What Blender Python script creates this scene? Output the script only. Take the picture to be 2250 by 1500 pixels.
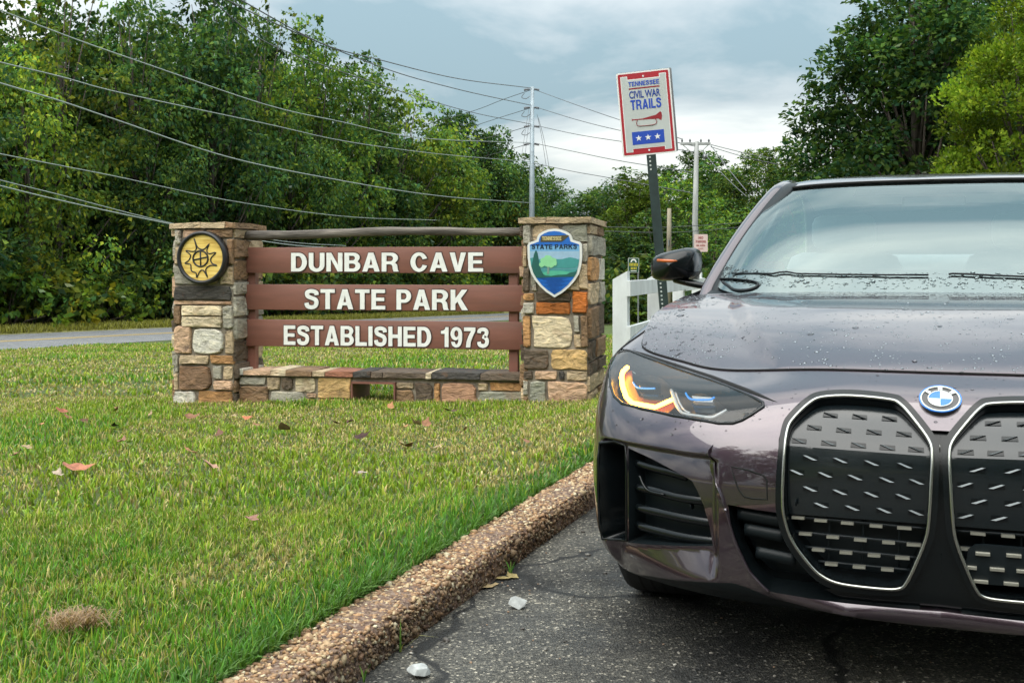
import bpy, bmesh, math, random
import numpy as np
from mathutils import Vector, Matrix
from mathutils.bvhtree import BVHTree
from mathutils.geometry import delaunay_2d_cdt

for _o in list(bpy.data.objects):
    bpy.data.objects.remove(_o, do_unlink=True)
SC = bpy.context.scene
COL = SC.collection
rnd = random.Random(7)

# ------------------------------------------------------------------ camera
EYE = 1.05            # eye height in metres
F = 2450.0            # focal length in units of the 2250-wide picture
CX, HY = 1125.0, 588.0
cam = bpy.data.cameras.new('camera')
cam.lens = F / 2250 * 36.0
cam.sensor_width = 36.0
cam.shift_y = -(750 - HY) / 2250
cam.clip_start = 0.05
cam.clip_end = 3000
camo = bpy.data.objects.new('camera', cam)
camo.location = (0, 0, EYE)
camo.rotation_euler = (math.radians(90), 0, 0)
COL.objects.link(camo)
SC.camera = camo

# ------------------------------------------------------------------ sky, sun, exposure
SUN_EL, SUN_AZ = math.radians(56), math.radians(215)    # high behind the viewer's left shoulder, through cloud
world = bpy.data.worlds.new('World')
SC.world = world
world.use_nodes = True
wn, wl = world.node_tree.nodes, world.node_tree.links
wn.clear()
def wnode(t, **k):
    n = wn.new(t)
    for a, b in k.items():
        setattr(n, a, b)
    return n
def wmath(op, a, b=None, clamp=False):
    n = wnode('ShaderNodeMath', operation=op, use_clamp=clamp)
    for i, v in enumerate((a, b)):
        if v is None:
            continue
        if isinstance(v, (int, float)):
            n.inputs[i].default_value = v
        else:
            wl.new(v, n.inputs[i])
    return n.outputs[0]
sky = wnode('ShaderNodeTexSky', sky_type='NISHITA', sun_disc=False)
sky.sun_elevation = SUN_EL
sky.sun_rotation = SUN_AZ
sky.air_density = 1.2
sky.dust_density = 2.0
tc = wnode('ShaderNodeTexCoord')
sep = wnode('ShaderNodeSeparateXYZ')
wl.new(tc.outputs['Generated'], sep.inputs[0])
zc = wmath('MAXIMUM', sep.outputs['Z'], 0.0)
den = wmath('ADD', zc, 0.30)
comb = wnode('ShaderNodeCombineXYZ')
wl.new(wmath('DIVIDE', sep.outputs['X'], den), comb.inputs[0])
wl.new(wmath('DIVIDE', sep.outputs['Y'], den), comb.inputs[1])
mp = wnode('ShaderNodeMapping')
mp.inputs['Location'].default_value = (5.7, 2.0, 0.0)
mp.inputs['Scale'].default_value = (1.0, 1.5, 1.0)
wl.new(comb.outputs[0], mp.inputs[0])
nz = wnode('ShaderNodeTexNoise')
nz.inputs['Scale'].default_value = 1.15
nz.inputs['Detail'].default_value = 7.0
nz.inputs['Roughness'].default_value = 0.54
nz.inputs['Distortion'].default_value = 0.35
wl.new(mp.outputs[0], nz.inputs['Vector'])
ramp = wnode('ShaderNodeValToRGB')
cr = ramp.color_ramp
cr.elements[0].position = 0.39
cr.elements[0].color = (0.235, 0.33, 0.372, 1)
cr.elements[1].position = 0.63
cr.elements[1].color = (0.74, 0.76, 0.73, 1)
e = cr.elements.new(0.46); e.color = (0.41, 0.468, 0.492, 1)
e = cr.elements.new(0.545); e.color = (0.55, 0.60, 0.605, 1)
wl.new(nz.outputs['Fac'], ramp.inputs[0])
# an overcast sky brightens smoothly from the horizon to the zenith
ov = wmath('ADD', wmath('MULTIPLY', zc, 2.2), 0.85)
cl = wnode('ShaderNodeVectorMath', operation='SCALE')
wl.new(ramp.outputs[0], cl.inputs[0])
wl.new(wmath('MULTIPLY', ov, 5.6), cl.inputs['Scale'])
mix = wnode('ShaderNodeMix', data_type='RGBA', blend_type='MIX')
mix.inputs[0].default_value = 0.90
wl.new(sky.outputs[0], mix.inputs[6])
wl.new(cl.outputs[0], mix.inputs[7])
bg = wnode('ShaderNodeBackground')
bg.inputs['Strength'].default_value = 0.10
wl.new(mix.outputs[2], bg.inputs['Color'])
wo = wnode('ShaderNodeOutputWorld')
wl.new(bg.outputs[0], wo.inputs[0])

sun = bpy.data.lights.new('sun', 'SUN')
sun.energy = 1.5
sun.angle = math.radians(80)
sun.color = (1.0, 0.955, 0.88)
suno = bpy.data.objects.new('sun', sun)
_d = Vector((math.sin(SUN_AZ) * math.cos(SUN_EL), math.cos(SUN_AZ) * math.cos(SUN_EL), math.sin(SUN_EL)))
suno.rotation_euler = _d.to_track_quat('Z', 'Y').to_euler()
suno.location = (0, -20, 40)
COL.objects.link(suno)

SC.view_settings.view_transform = 'Standard'
SC.view_settings.look = 'None'
SC.view_settings.gamma = 1.0
SC.view_settings.exposure = 1.2
SC.cycles.max_bounces = 4
SC.cycles.diffuse_bounces = 2
SC.cycles.use_adaptive_sampling = True
SC.cycles.adaptive_threshold = 0.025
SC.cycles.glossy_bounces = 2
SC.cycles.transmission_bounces = 4
SC.cycles.transparent_max_bounces = 8
SC.cycles.use_denoising = True

# ------------------------------------------------------------------ helpers
def at(px, py, Y):
    """a point of the place Y metres ahead, seen at (px, py) of the 2250x1500 picture"""
    return Vector(((px - CX) / F * Y, Y, EYE - (py - HY) / F * Y))

def tag(o, label=None, cat=None, group=None, kind=None):
    if label: o['label'] = label
    if cat: o['category'] = cat
    if group: o['group'] = group
    if kind: o['kind'] = kind
    return o

def thing(name, label, cat, loc=(0, 0, 0), rz=0.0, group=None):
    o = bpy.data.objects.new(name, None)
    o.empty_display_size = 0.2
    o.location = loc
    o.rotation_euler = (0, 0, rz)
    COL.objects.link(o)
    return tag(o, label, cat, group)

def link(name, me, parent=None, loc=None):
    o = bpy.data.objects.new(name, me)
    COL.objects.link(o)
    if parent: o.parent = parent
    if loc is not None: o.location = loc
    return o

def mesh(name, V, Fc, mats, parent=None, smooth=False, fm=None, normals=None, loc=None):
    me = bpy.data.meshes.new(name)
    me.from_pydata([tuple(v) for v in V], [], [tuple(f) for f in Fc])
    if not isinstance(mats, (list, tuple)): mats = [mats]
    for m in mats: me.materials.append(m)
    if fm is not None: me.polygons.foreach_set('material_index', list(fm))
    if smooth: me.polygons.foreach_set('use_smooth', [True] * len(me.polygons))
    me.update()
    if normals is not None:
        me.normals_split_custom_set_from_vertices([tuple(n) for n in normals])
    return link(name, me, parent, loc)

def npmesh(name, V, polys, mats, parent=None, smooth=False, colors=None, loc=None):
    """V (n,3) array, polys: list of (m,k) index arrays"""
    me = bpy.data.meshes.new(name)
    V = np.asarray(V, np.float32)
    me.vertices.add(len(V)); me.vertices.foreach_set('co', V.ravel())
    idx = np.concatenate([p.ravel() for p in polys]).astype(np.int32)
    tot = np.concatenate([np.full(len(p), p.shape[1]) for p in polys]).astype(np.int32)
    st = np.concatenate([[0], np.cumsum(tot)[:-1]]).astype(np.int32)
    me.loops.add(len(idx)); me.loops.foreach_set('vertex_index', idx)
    me.polygons.add(len(tot)); me.polygons.foreach_set('loop_start', st)
    if smooth: me.polygons.foreach_set('use_smooth', np.ones(len(tot), bool))
    if colors is not None:
        a = me.color_attributes.new('Col', 'FLOAT_COLOR', 'POINT')
        a.data.foreach_set('color', np.asarray(colors, np.float32).ravel())
    me.update(calc_edges=True)
    if not isinstance(mats, (list, tuple)): mats = [mats]
    for m in mats: me.materials.append(m)
    return link(name, me, parent, loc)

class MB:
    """collects shapes for one mesh"""
    def __init__(s): s.v, s.f, s.m = [], [], []
    def add(s, V, Fc, mi=0):
        b = len(s.v)
        s.v += [tuple(v) for v in V]
        s.f += [tuple(i + b for i in f) for f in Fc]
        s.m += [mi] * len(Fc)
        return s
    def box(s, a, b, mi=0, bev=0.0):
        x0, y0, z0 = a; x1, y1, z1 = b
        if bev <= 0:
            V = [(x0,y0,z0),(x1,y0,z0),(x1,y1,z0),(x0,y1,z0),(x0,y0,z1),(x1,y0,z1),(x1,y1,z1),(x0,y1,z1)]
            return s.add(V, [(0,3,2,1),(4,5,6,7),(0,1,5,4),(1,2,6,5),(2,3,7,6),(3,0,4,7)], mi)
        bm = bmesh.new()
        bmesh.ops.create_cube(bm, size=1)
        for v in bm.verts:
            v.co = Vector(((x0+x1)/2 + v.co.x*(x1-x0), (y0+y1)/2 + v.co.y*(y1-y0), (z0+z1)/2 + v.co.z*(z1-z0)))
        bmesh.ops.bevel(bm, geom=list(bm.edges), offset=bev, segments=2, profile=0.5, affect='EDGES')
        s.bm(bm, mi)
        return s
    def bm(s, bm, mi=0):
        bm.verts.index_update()
        s.add([v.co for v in bm.verts], [[v.index for v in f.verts] for f in bm.faces], mi)
        bm.free()
        return s
    def tube(s, pts, r, n=8, mi=0, cap=True, closed=False, flat=1.0):
        pts = [Vector(p) for p in pts]
        N = len(pts)
        rs = r if isinstance(r, (list, tuple)) else [r] * N
        V, Fc = [], []
        up = None
        for i, p in enumerate(pts):
            if closed: t = pts[(i+1) % N] - pts[i-1]
            else: t = pts[min(i+1, N-1)] - pts[max(i-1, 0)]
            t = t.normalized() if t.length > 1e-9 else Vector((0,0,1))
            if up is None:
                up = Vector((0,0,1)) if abs(t.z) < 0.9 else Vector((1,0,0))
            side = t.cross(up)
            side = side.normalized() if side.length > 1e-6 else t.orthogonal().normalized()
            up = side.cross(t).normalized()
            for k in range(n):
                a = 2*math.pi*k/n
                V.append(p + side*math.cos(a)*rs[i] + up*math.sin(a)*rs[i]*flat)
        M = N if closed else N-1
        for i in range(M):
            j = (i+1) % N
            for k in range(n):
                l = (k+1) % n
                Fc.append((i*n+k, i*n+l, j*n+l, j*n+k))
        if cap and not closed:
            Fc.append(tuple(range(n-1, -1, -1)))
            Fc.append(tuple((N-1)*n + k for k in range(n)))
        return s.add(V, Fc, mi)
    def prism(s, pts, y0, y1, mi=0, axis='y', mside=None):
        """2D outline (x,z) extruded from depth y0 (front) to y1"""
        n = len(pts)
        f = (lambda p, d: (p[0], d, p[1])) if axis == 'y' else (lambda p, d: (p[0], p[1], d))
        V = [f(p, y0) for p in pts] + [f(p, y1) for p in pts]
        ar = sum(pts[i][0]*pts[(i+1)%n][1] - pts[(i+1)%n][0]*pts[i][1] for i in range(n))
        A = list(range(n)); B = [i+n for i in range(n)]
        flip = (ar > 0) == (axis == 'y')
        # front must face -y
        if axis == 'y': flip = ar < 0
        else: flip = ar > 0
        fr = A[::-1] if flip else A
        bk = B if flip else B[::-1]
        s.add(V, [tuple(fr), tuple(bk)], mi)
        b = len(s.v) - 2*n
        for i in range(n):
            j = (i+1) % n
            q = (i, i+n, j+n, j) if not flip else (i, j, j+n, i+n)
            s.f.append(tuple(b+k for k in q)); s.m.append(mi if mside is None else mside)
        return s
    def build(s, name, mats, parent=None, smooth=False, loc=None):
        return mesh(name, s.v, s.f, mats, parent, smooth, s.m, loc=loc)

def recalc(o):
    bm = bmesh.new(); bm.from_mesh(o.data)
    bmesh.ops.recalc_face_normals(bm, faces=bm.faces)
    bm.to_mesh(o.data); bm.free()
    return o

def smooth_by_angle(o, ang=35):
    me = o.data
    me.polygons.foreach_set('use_smooth', [True]*len(me.polygons))
    bm = bmesh.new(); bm.from_mesh(me)
    for e_ in bm.edges:
        e_.smooth = len(e_.link_faces) == 2 and e_.calc_face_angle(0) < math.radians(ang)
    bm.to_mesh(me); bm.free()
    return o

def catmull(P, n, closed=False):
    P = [np.array(p, float) for p in P]
    out = []
    N = len(P)
    for i in range(N if closed else N-1):
        if closed: a, b, c, d = P[i-1], P[i], P[(i+1)%N], P[(i+2)%N]
        else:
            b, c = P[i], P[i+1]
            a = P[i-1] if i > 0 else 2*b-c
            d = P[i+2] if i+2 < N else 2*c-b
        for k in range(n):
            t = k/n
            out.append(0.5*((2*b)+(c-a)*t+(2*a-5*b+4*c-d)*t*t+(3*b-a-3*c+d)*t**3))
    if not closed: out.append(P[-1])
    return out

# value noise for placing and tinting
_ng = np.random.default_rng(3)
_lat = _ng.random((64, 64))
def vnoise(x, y):
    xi = np.floor(x).astype(int); yi = np.floor(y).astype(int)
    fx = x-xi; fy = y-yi
    fx = fx*fx*(3-2*fx); fy = fy*fy*(3-2*fy)
    g = lambda i, j: _lat[i % 64, j % 64]
    return (g(xi,yi)*(1-fx)+g(xi+1,yi)*fx)*(1-fy)+(g(xi,yi+1)*(1-fx)+g(xi+1,yi+1)*fx)*fy
def fbm(x, y, o=4):
    r = 0; a = 0.5; t = 0
    for k in range(o):
        r = r + a*vnoise(x*2**k+17*k, y*2**k+5*k); t += a; a *= 0.5
    return r/t

# ------------------------------------------------------------------ materials
MATS = {}
def new_mat(name):
    m = bpy.data.materials.new(name)
    m.use_nodes = True
    nt = m.node_tree
    nt.nodes.clear()
    out = nt.nodes.new('ShaderNodeOutputMaterial')
    MATS[name] = m
    return m, nt, out
class NT:
    def __init__(s, nt): s.nt = nt
    def n(s, t, ins=None, **k):
        nd = s.nt.nodes.new(t)
        for a, b in k.items(): setattr(nd, a, b)
        for a, b in (ins or {}).items():
            sock = nd.inputs[a]
            if hasattr(b, 'is_output') or isinstance(b, bpy.types.NodeSocket): s.nt.links.new(b, sock)
            else: sock.default_value = b
        return nd
    def math(s, op, a, b=0.0, clamp=False):
        return s.n('ShaderNodeMath', {0: a, 1: b}, operation=op, use_clamp=clamp).outputs[0]
    def ramp(s, fac, stops):
        nd = s.n('ShaderNodeValToRGB', {0: fac})
        r = nd.color_ramp
        r.elements[0].position, r.elements[0].color = stops[0][0], (*stops[0][1], 1)
        r.elements[1].position, r.elements[1].color = stops[-1][0], (*stops[-1][1], 1)
        for p, c in stops[1:-1]:
            e = r.elements.new(p); e.color = (*c, 1)
        return nd.outputs[0]
    def noise(s, scale, detail=4, rough=0.55, vec=None, dist=0.0):
        i = {'Scale': scale, 'Detail': detail, 'Roughness': rough, 'Distortion': dist}
        if vec is not None: i['Vector'] = vec
        return s.n('ShaderNodeTexNoise', i).outputs['Fac']
    def mixc(s, fac, a, b, blend='MIX'):
        nd = s.n('ShaderNodeMix', data_type='RGBA', blend_type=blend)
        for k, v in ((0, fac), (6, a), (7, b)):
            if isinstance(v, bpy.types.NodeSocket): s.nt.links.new(v, nd.inputs[k])
            elif isinstance(v, tuple) and len(v) == 3: nd.inputs[k].default_value = (*v, 1)
            else: nd.inputs[k].default_value = v
        return nd.outputs[2]
    def obj(s, scale=(1,1,1)):
        t = s.n('ShaderNodeTexCoord')
        m = s.n('ShaderNodeMapping', {'Vector': t.outputs['Object']})
        m.inputs['Scale'].default_value = scale
        return m.outputs[0]
    def bump(s, h, strength=0.3, dist=0.01):
        return s.n('ShaderNodeBump', {'Height': h, 'Strength': strength, 'Distance': dist}).outputs[0]

def pbr(name, col, rough=0.5, metal=0.0, vary=0.0, vscale=8.0, bump=0.0, bscale=60.0, bdist=0.003, coat=0.0, spec=0.5, vec=(1,1,1), emit=None, estr=0.0, dirt=None):
    m, nt, out = new_mat(name)
    T = NT(nt)
    v = T.obj(vec)
    b = T.n('ShaderNodeBsdfPrincipled')
    b.inputs['Roughness'].default_value = rough
    b.inputs['Metallic'].default_value = metal
    b.inputs['Coat Weight'].default_value = coat
    b.inputs['Coat Roughness'].default_value = 0.04
    b.inputs['Specular IOR Level'].default_value = spec
    c = (*col, 1)
    if vary > 0:
        f = T.noise(vscale, 5, 0.6, v)
        lo = tuple(x*(1-vary) for x in col); hi = tuple(min(1, x*(1+vary)) for x in col)
        c = T.ramp(f, [(0.3, lo), (0.7, hi)])
        if dirt:
            f2 = T.noise(vscale*0.45, 6, 0.7, v)
            k = T.n('ShaderNodeMapRange', {0: f2, 1: 0.5, 2: 0.68})
            c = T.mixc(k.outputs[0], c, dirt)
        nt.links.new(c, b.inputs['Base Color'])
    else:
        b.inputs['Base Color'].default_value = c
    if bump > 0:
        nt.links.new(T.bump(T.noise(bscale, 4, 0.6, v), bump, bdist), b.inputs['Normal'])
    if emit:
        b.inputs['Emission Color'].default_value = (*emit, 1)
        b.inputs['Emission Strength'].default_value = estr
    nt.links.new(b.outputs[0], out.inputs[0])
    return m

def leaf_mat(name, trans=0.35, tint=True, gloss=0.0):
    """foliage coloured by each leaf's own colour times the plant's tint"""
    m, nt, out = new_mat(name)
    T = NT(nt)
    a = T.n('ShaderNodeVertexColor', layer_name='Col').outputs[0]
    if tint:
        oi = T.n('ShaderNodeObjectInfo').outputs['Color']
        a = T.mixc(1.0, a, oi, 'MULTIPLY')
    d = T.n('ShaderNodeBsdfDiffuse', {'Color': a})
    t = T.n('ShaderNodeBsdfTranslucent', {'Color': T.mixc(1.0, a, (1.0, 1.1, 0.55), 'MULTIPLY')})
    mx = T.n('ShaderNodeMixShader', {0: trans, 1: d.outputs[0], 2: t.outputs[0]})
    last = mx
    if gloss > 0:
        g = T.n('ShaderNodeBsdfGlossy', {'Roughness': 0.45, 'Color': (1, 1, 1, 1)})
        fr = T.n('ShaderNodeFresnel', {'IOR': 1.35})
        last = T.n('ShaderNodeMixShader', {0: T.math('MULTIPLY', fr.outputs[0], gloss), 1: mx.outputs[0], 2: g.outputs[0]})
    nt.links.new(last.outputs[0], out.inputs[0])
    return m
# ------------------------------------------------------------------ the lie of the land
KA = math.radians(20.0)            # kerb, parking bay and road run this way
KS, KC = math.sin(KA), math.cos(KA)
def sw(X, Y): return X*KS + Y*KC, -X*KC + Y*KS
def xy(s, w): return s*KS - w*KC, s*KC + w*KS
W_ROAD0, W_ROAD1 = 21.0, 27.8
def ground(X, Y):
    X = np.asarray(X, float); Y = np.asarray(Y, float)
    s, w = sw(X, Y)
    k = np.clip((w-1.5)/1.5, 0, 1); k = k*k*(3-2*k)
    wc = np.clip(w, 1.6, W_ROAD0)
    a = 0.09*(1-np.exp(-(wc-1.6)/1.0)) + 0.028*(wc-1.6)
    up = np.clip(w-W_ROAD1, 0, 60)
    z = 0.095 - 0.0236*np.clip(s-3, 0, 110)*k - a + 0.02*up + 0.10*np.clip(up/0.5, 0, 1)
    return z
def gz(X, Y): return float(ground(X, Y))
def on_lawn(px, py):
    """where the sight line through (px, py) meets the grass"""
    lo, hi = 1.2, 40.0
    for _ in range(50):
        m = (lo+hi)/2
        p = at(px, py, m)
        if p.z > gz(p.x, p.y): lo = m
        else: hi = m
    return at(px, py, lo)
def on_lot(px, py): return at(px, py, EYE*F/(py-HY))

def sheet(name, ss, ws, mat, dz=0.0, z=None, rough=0.0, label=None):
    S_, W_ = np.meshgrid(ss, ws, indexing='ij')
    X, Y = xy(S_, W_)
    Z = (ground(X, Y) if z is None else np.full_like(X, z)) + dz
    if rough: Z = Z + rough*(fbm(X*1.3+9, Y*1.3+4)-0.5)
    n, m = S_.shape
    i = np.arange(n*m).reshape(n, m)
    q = np.stack([i[:-1,:-1], i[1:,:-1], i[1:,1:], i[:-1,1:]], -1).reshape(-1, 4)
    o = npmesh(name, np.stack([X, Y, Z], -1).reshape(-1, 3), [q], mat, smooth=True)
    tag(o, kind='structure')
    if label: o['label'] = label
    return o

# materials of the ground
def mat_lawn():
    m, nt, out = new_mat('lawn_soil')
    T = NT(nt)
    v = T.obj()
    c = T.ramp(T.noise(26, 5, 0.7, v), [(0.3, (0.030, 0.042, 0.012)), (0.5, (0.075, 0.105, 0.022)), (0.72, (0.16, 0.15, 0.055))])
    c2 = T.ramp(T.noise(1.2, 4, 0.6, v), [(0.35, (0.62, 0.85, 0.6)), (0.65, (1.15, 1.08, 0.95))])
    b = T.n('ShaderNodeBsdfPrincipled', {'Base Color': T.mixc(1.0, c, c2, 'MULTIPLY'), 'Roughness': 0.95, 'Normal': T.bump(T.noise(60, 4, 0.7, v), 0.8, 0.03)})
    nt.links.new(b.outputs[0], out.inputs[0])
    return m
def mat_asphalt(name, base, worn, stone_scale, light, plain=False):
    m, nt, out = new_mat(name)
    T = NT(nt)
    v = T.obj()
    vo = T.n('ShaderNodeTexVoronoi', {'Vector': v, 'Scale': stone_scale, 'Randomness': 1.0})
    sepc = T.n('ShaderNodeSeparateColor', {0: vo.outputs['Color']})
    stone = T.ramp(sepc.outputs[0], [(0.0, tuple(x*0.35 for x in base)), (0.58, base), (0.92, worn), (0.992, light)])
    big = T.noise(1.1, 5, 0.6, v, 0.4)
    k = T.n('ShaderNodeMapRange', {0: big, 1: 0.42, 2: 0.62})
    patch = T.mixc(k.outputs[0], (0.92, 0.92, 0.93), (1.08, 1.07, 1.05)) if plain else T.mixc(k.outputs[0], (0.60, 0.60, 0.61), (2.5, 2.4, 2.15))
    c = T.mixc(1.0, stone, patch, 'MULTIPLY')
    # tar-dark cracks wandering over the bay
    wob = T.n('ShaderNodeTexNoise', {'Vector': v, 'Scale': 2.2, 'Detail': 4.0})
    vv = T.n('ShaderNodeVectorMath', {0: v, 1: T.n('ShaderNodeVectorMath', {0: wob.outputs['Color'], 'Scale': 0.5}, operation='SCALE').outputs[0]}, operation='ADD')
    ce = T.n('ShaderNodeTexVoronoi', {'Vector': vv.outputs[0], 'Scale': 0.75}, feature='DISTANCE_TO_EDGE')
    wd = T.math('MULTIPLY', T.noise(3.0, 2, 0.5, v), 0.026)
    ck = T.n('ShaderNodeMapRange', {0: T.math('SUBTRACT', ce.outputs['Distance'], wd), 1: -0.005, 2: 0.004})
    if not plain: c = T.mixc(ck.outputs[0], tuple(x*0.32 for x in base), c)
    h = T.math('ADD', vo.outputs['Distance'], T.math('MULTIPLY', T.noise(stone_scale*2, 2, 0.6, v), 0.4))
    wet = T.ramp(T.noise(1.7, 4, 0.6, v), [(0.4, (0.42, 0.42, 0.42)), (0.6, (0.85, 0.85, 0.85))])
    b = T.n('ShaderNodeBsdfPrincipled', {'Base Color': c, 'Roughness': wet, 'Specular IOR Level': 0.4, 'Normal': T.bump(h, 0.9, 0.006)})
    nt.links.new(b.outputs[0], out.inputs[0])
    return m
def mat_kerb():
    m, nt, out = new_mat('kerb_matrix')
    T = NT(nt)
    v = T.obj()
    vo = T.n('ShaderNodeTexVoronoi', {'Vector': v, 'Scale': 95.0})
    sc_ = T.n('ShaderNodeSeparateColor', {0: vo.outputs['Color']})
    c = T.ramp(sc_.outputs[0], [(0, (0.10, 0.055, 0.035)), (0.5, (0.26, 0.15, 0.10)), (1, (0.46, 0.34, 0.25))])
    b = T.n('ShaderNodeBsdfPrincipled', {'Base Color': T.mixc(0.45, c, (0.07, 0.05, 0.04)), 'Roughness': 0.9, 'Normal': T.bump(vo.outputs['Distance'], 0.9, 0.006)})
    nt.links.new(b.outputs[0], out.inputs[0])
    return m
M_LAWN = mat_lawn()
M_LOT = mat_asphalt('parking_asphalt', (0.047, 0.047, 0.044), (0.088, 0.085, 0.076), 150.0, (0.28, 0.265, 0.23))
M_ROAD = mat_asphalt('road_asphalt', (0.21, 0.215, 0.225), (0.26, 0.265, 0.27), 60.0, (0.33, 0.33, 0.33), True)
M_KERB = mat_kerb()
M_VERGE = pbr('verge_grass', (0.20, 0.19, 0.05), 0.95, vary=0.5, vscale=3.0, bump=0.6, bscale=20, bdist=0.05)
M_FLOOR = pbr('woodland_floor', (0.028, 0.034, 0.016), 0.95, vary=0.5, vscale=1.5, bump=0.5, bscale=8, bdist=0.08)
M_YEL = pbr('yellow_road_paint', (0.62, 0.42, 0.10), 0.7, vary=0.25, vscale=30)

ssl = np.concatenate([np.arange(-12, 16, 0.35), np.arange(16, 60, 2.0), np.arange(60, 151, 6.0)])
wsl = np.concatenate([np.arange(1.50, 8, 0.3), np.arange(8, W_ROAD0+0.01, 1.0)])
sheet('lawn', ssl, wsl, M_LAWN, rough=0.03)
ssr = np.arange(-60, 241, 6.0)
sheet('road', ssr, np.array([W_ROAD0-0.02, 22.7, 24.4, 26.1, W_ROAD1+0.02]), M_ROAD, dz=0.012)
# paint: a double yellow centre line
for nm, wc, wid, mt in (('centre_line', 24.28, 0.12, M_YEL), ('centre_line', 24.56, 0.12, M_YEL)):
    sheet(nm, ssr, np.array([wc-wid/2, wc+wid/2]), mt, dz=0.018)
sheet('verge', ssr, np.array([W_ROAD1-0.01, 28.0, 28.35, 29.0, 30.0, 31.5]), M_VERGE, dz=0.006)
sheet('woodland_floor', ssr, np.array([31.4, 36, 44, 60, 90, 140, 300, 600.0]), M_FLOOR)
sheet('parking_lot', np.arange(-14, 30.1, 2.0), np.array([-16, -8, -4, -2, 0, 1.36]), M_LOT, z=0.0)
# ground that carries everything else out to the horizon
far = npmesh('ground', np.array([(-1500,-1500,-3.6),(1500,-1500,-3.6),(1500,1800,-3.6),(-1500,1800,-3.6)]), [np.array([[0,1,2,3]])], M_FLOOR)
tag(far, kind='structure')
gr_r = sheet('grass_field', np.arange(-20, 200, 10.0), np.array([-300, -120, -60, -30, -15.9]), M_VERGE, z=-0.06)
gr_b = sheet('grass_field', np.arange(29.9, 200, 8.0), np.array([-16, -8, 0, 1.5]), M_VERGE, z=-0.05)
gr_l = sheet('grass_field', np.array([-300, -120, -60, -30, -11.9]), np.array([1.5, 6, 12, 21]), M_VERGE, z=-0.1)

# kerb: a low rounded strip of exposed pebbles
def kerb():
    prof = [(1.340,-0.15),(1.340,0.0),(1.342,0.05),(1.346,0.084),(1.356,0.096),(1.372,0.100),(1.44,0.101),(1.496,0.098),(1.506,0.09),(1.508,-0.15)]
    ss = np.arange(-12, 30.1, 0.25)
    V, Fc = [], []
    for s in ss:
        wob = 0.004*math.sin(s*5.1)+0.003*math.sin(s*11.7)
        for w, z in prof:
            x, y = xy(s, w+wob)
            V.append((x, y, z + (0.003*math.sin(s*7.3) if z > 0.04 else 0)))
    n = len(prof)
    for i in range(len(ss)-1):
        for j in range(n-1):
            Fc.append((i*n+j, i*n+j+1, (i+1)*n+j+1, (i+1)*n+j))
    o = mesh('kerb', V, Fc, M_KERB, smooth=True)
    recalc(o)
    return tag(o, 'low brown exposed-pebble kerb running between the lawn and the asphalt', kind='structure')
KERB = kerb()

def ico(sub=1):
    bm = bmesh.new(); bmesh.ops.create_icosphere(bm, subdivisions=sub, radius=1)
    bm.verts.index_update()
    V = np.array([v.co[:] for v in bm.verts]); Fc = np.array([[v.index for v in f.verts] for f in bm.faces])
    bm.free()
    return V, Fc
def rotmats(n, rg, tilt=3.2):
    a = rg.uniform(0, 2*np.pi, n); b = rg.uniform(-tilt, tilt, n); c = rg.uniform(-tilt, tilt, n)
    ca, sa, cb, sb, cc, sc = np.cos(a), np.sin(a), np.cos(b), np.sin(b), np.cos(c), np.sin(c)
    z = np.zeros(n); o = np.ones(n)
    Rz = np.stack([ca,-sa,z, sa,ca,z, z,z,o], -1).reshape(n,3,3)
    Rx = np.stack([o,z,z, z,cb,-sb, z,sb,cb], -1).reshape(n,3,3)
    Ry = np.stack([cc,z,sc, z,o,z, -sc,z,cc], -1).reshape(n,3,3)
    return Rz @ Rx @ Ry
def colour_mat(name, rough=0.8, spec=0.4, bump=0.0):
    m, nt, out = new_mat(name)
    T = NT(nt)
    a = T.n('ShaderNodeVertexColor', layer_name='Col').outputs[0]
    v = T.obj()
    c = T.mixc(1.0, a, T.ramp(T.noise(150, 4, 0.6, v), [(0.3, (0.7, 0.7, 0.7)), (0.7, (1.2, 1.2, 1.2))]), 'MULTIPLY')
    b = T.n('ShaderNodeBsdfPrincipled', {'Base Color': c, 'Roughness': rough, 'Specular IOR Level': spec})
    nt.links.new(b.outputs[0], out.inputs[0])
    return m
M_PEB = colour_mat('pebble_stone', 0.62)
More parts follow.
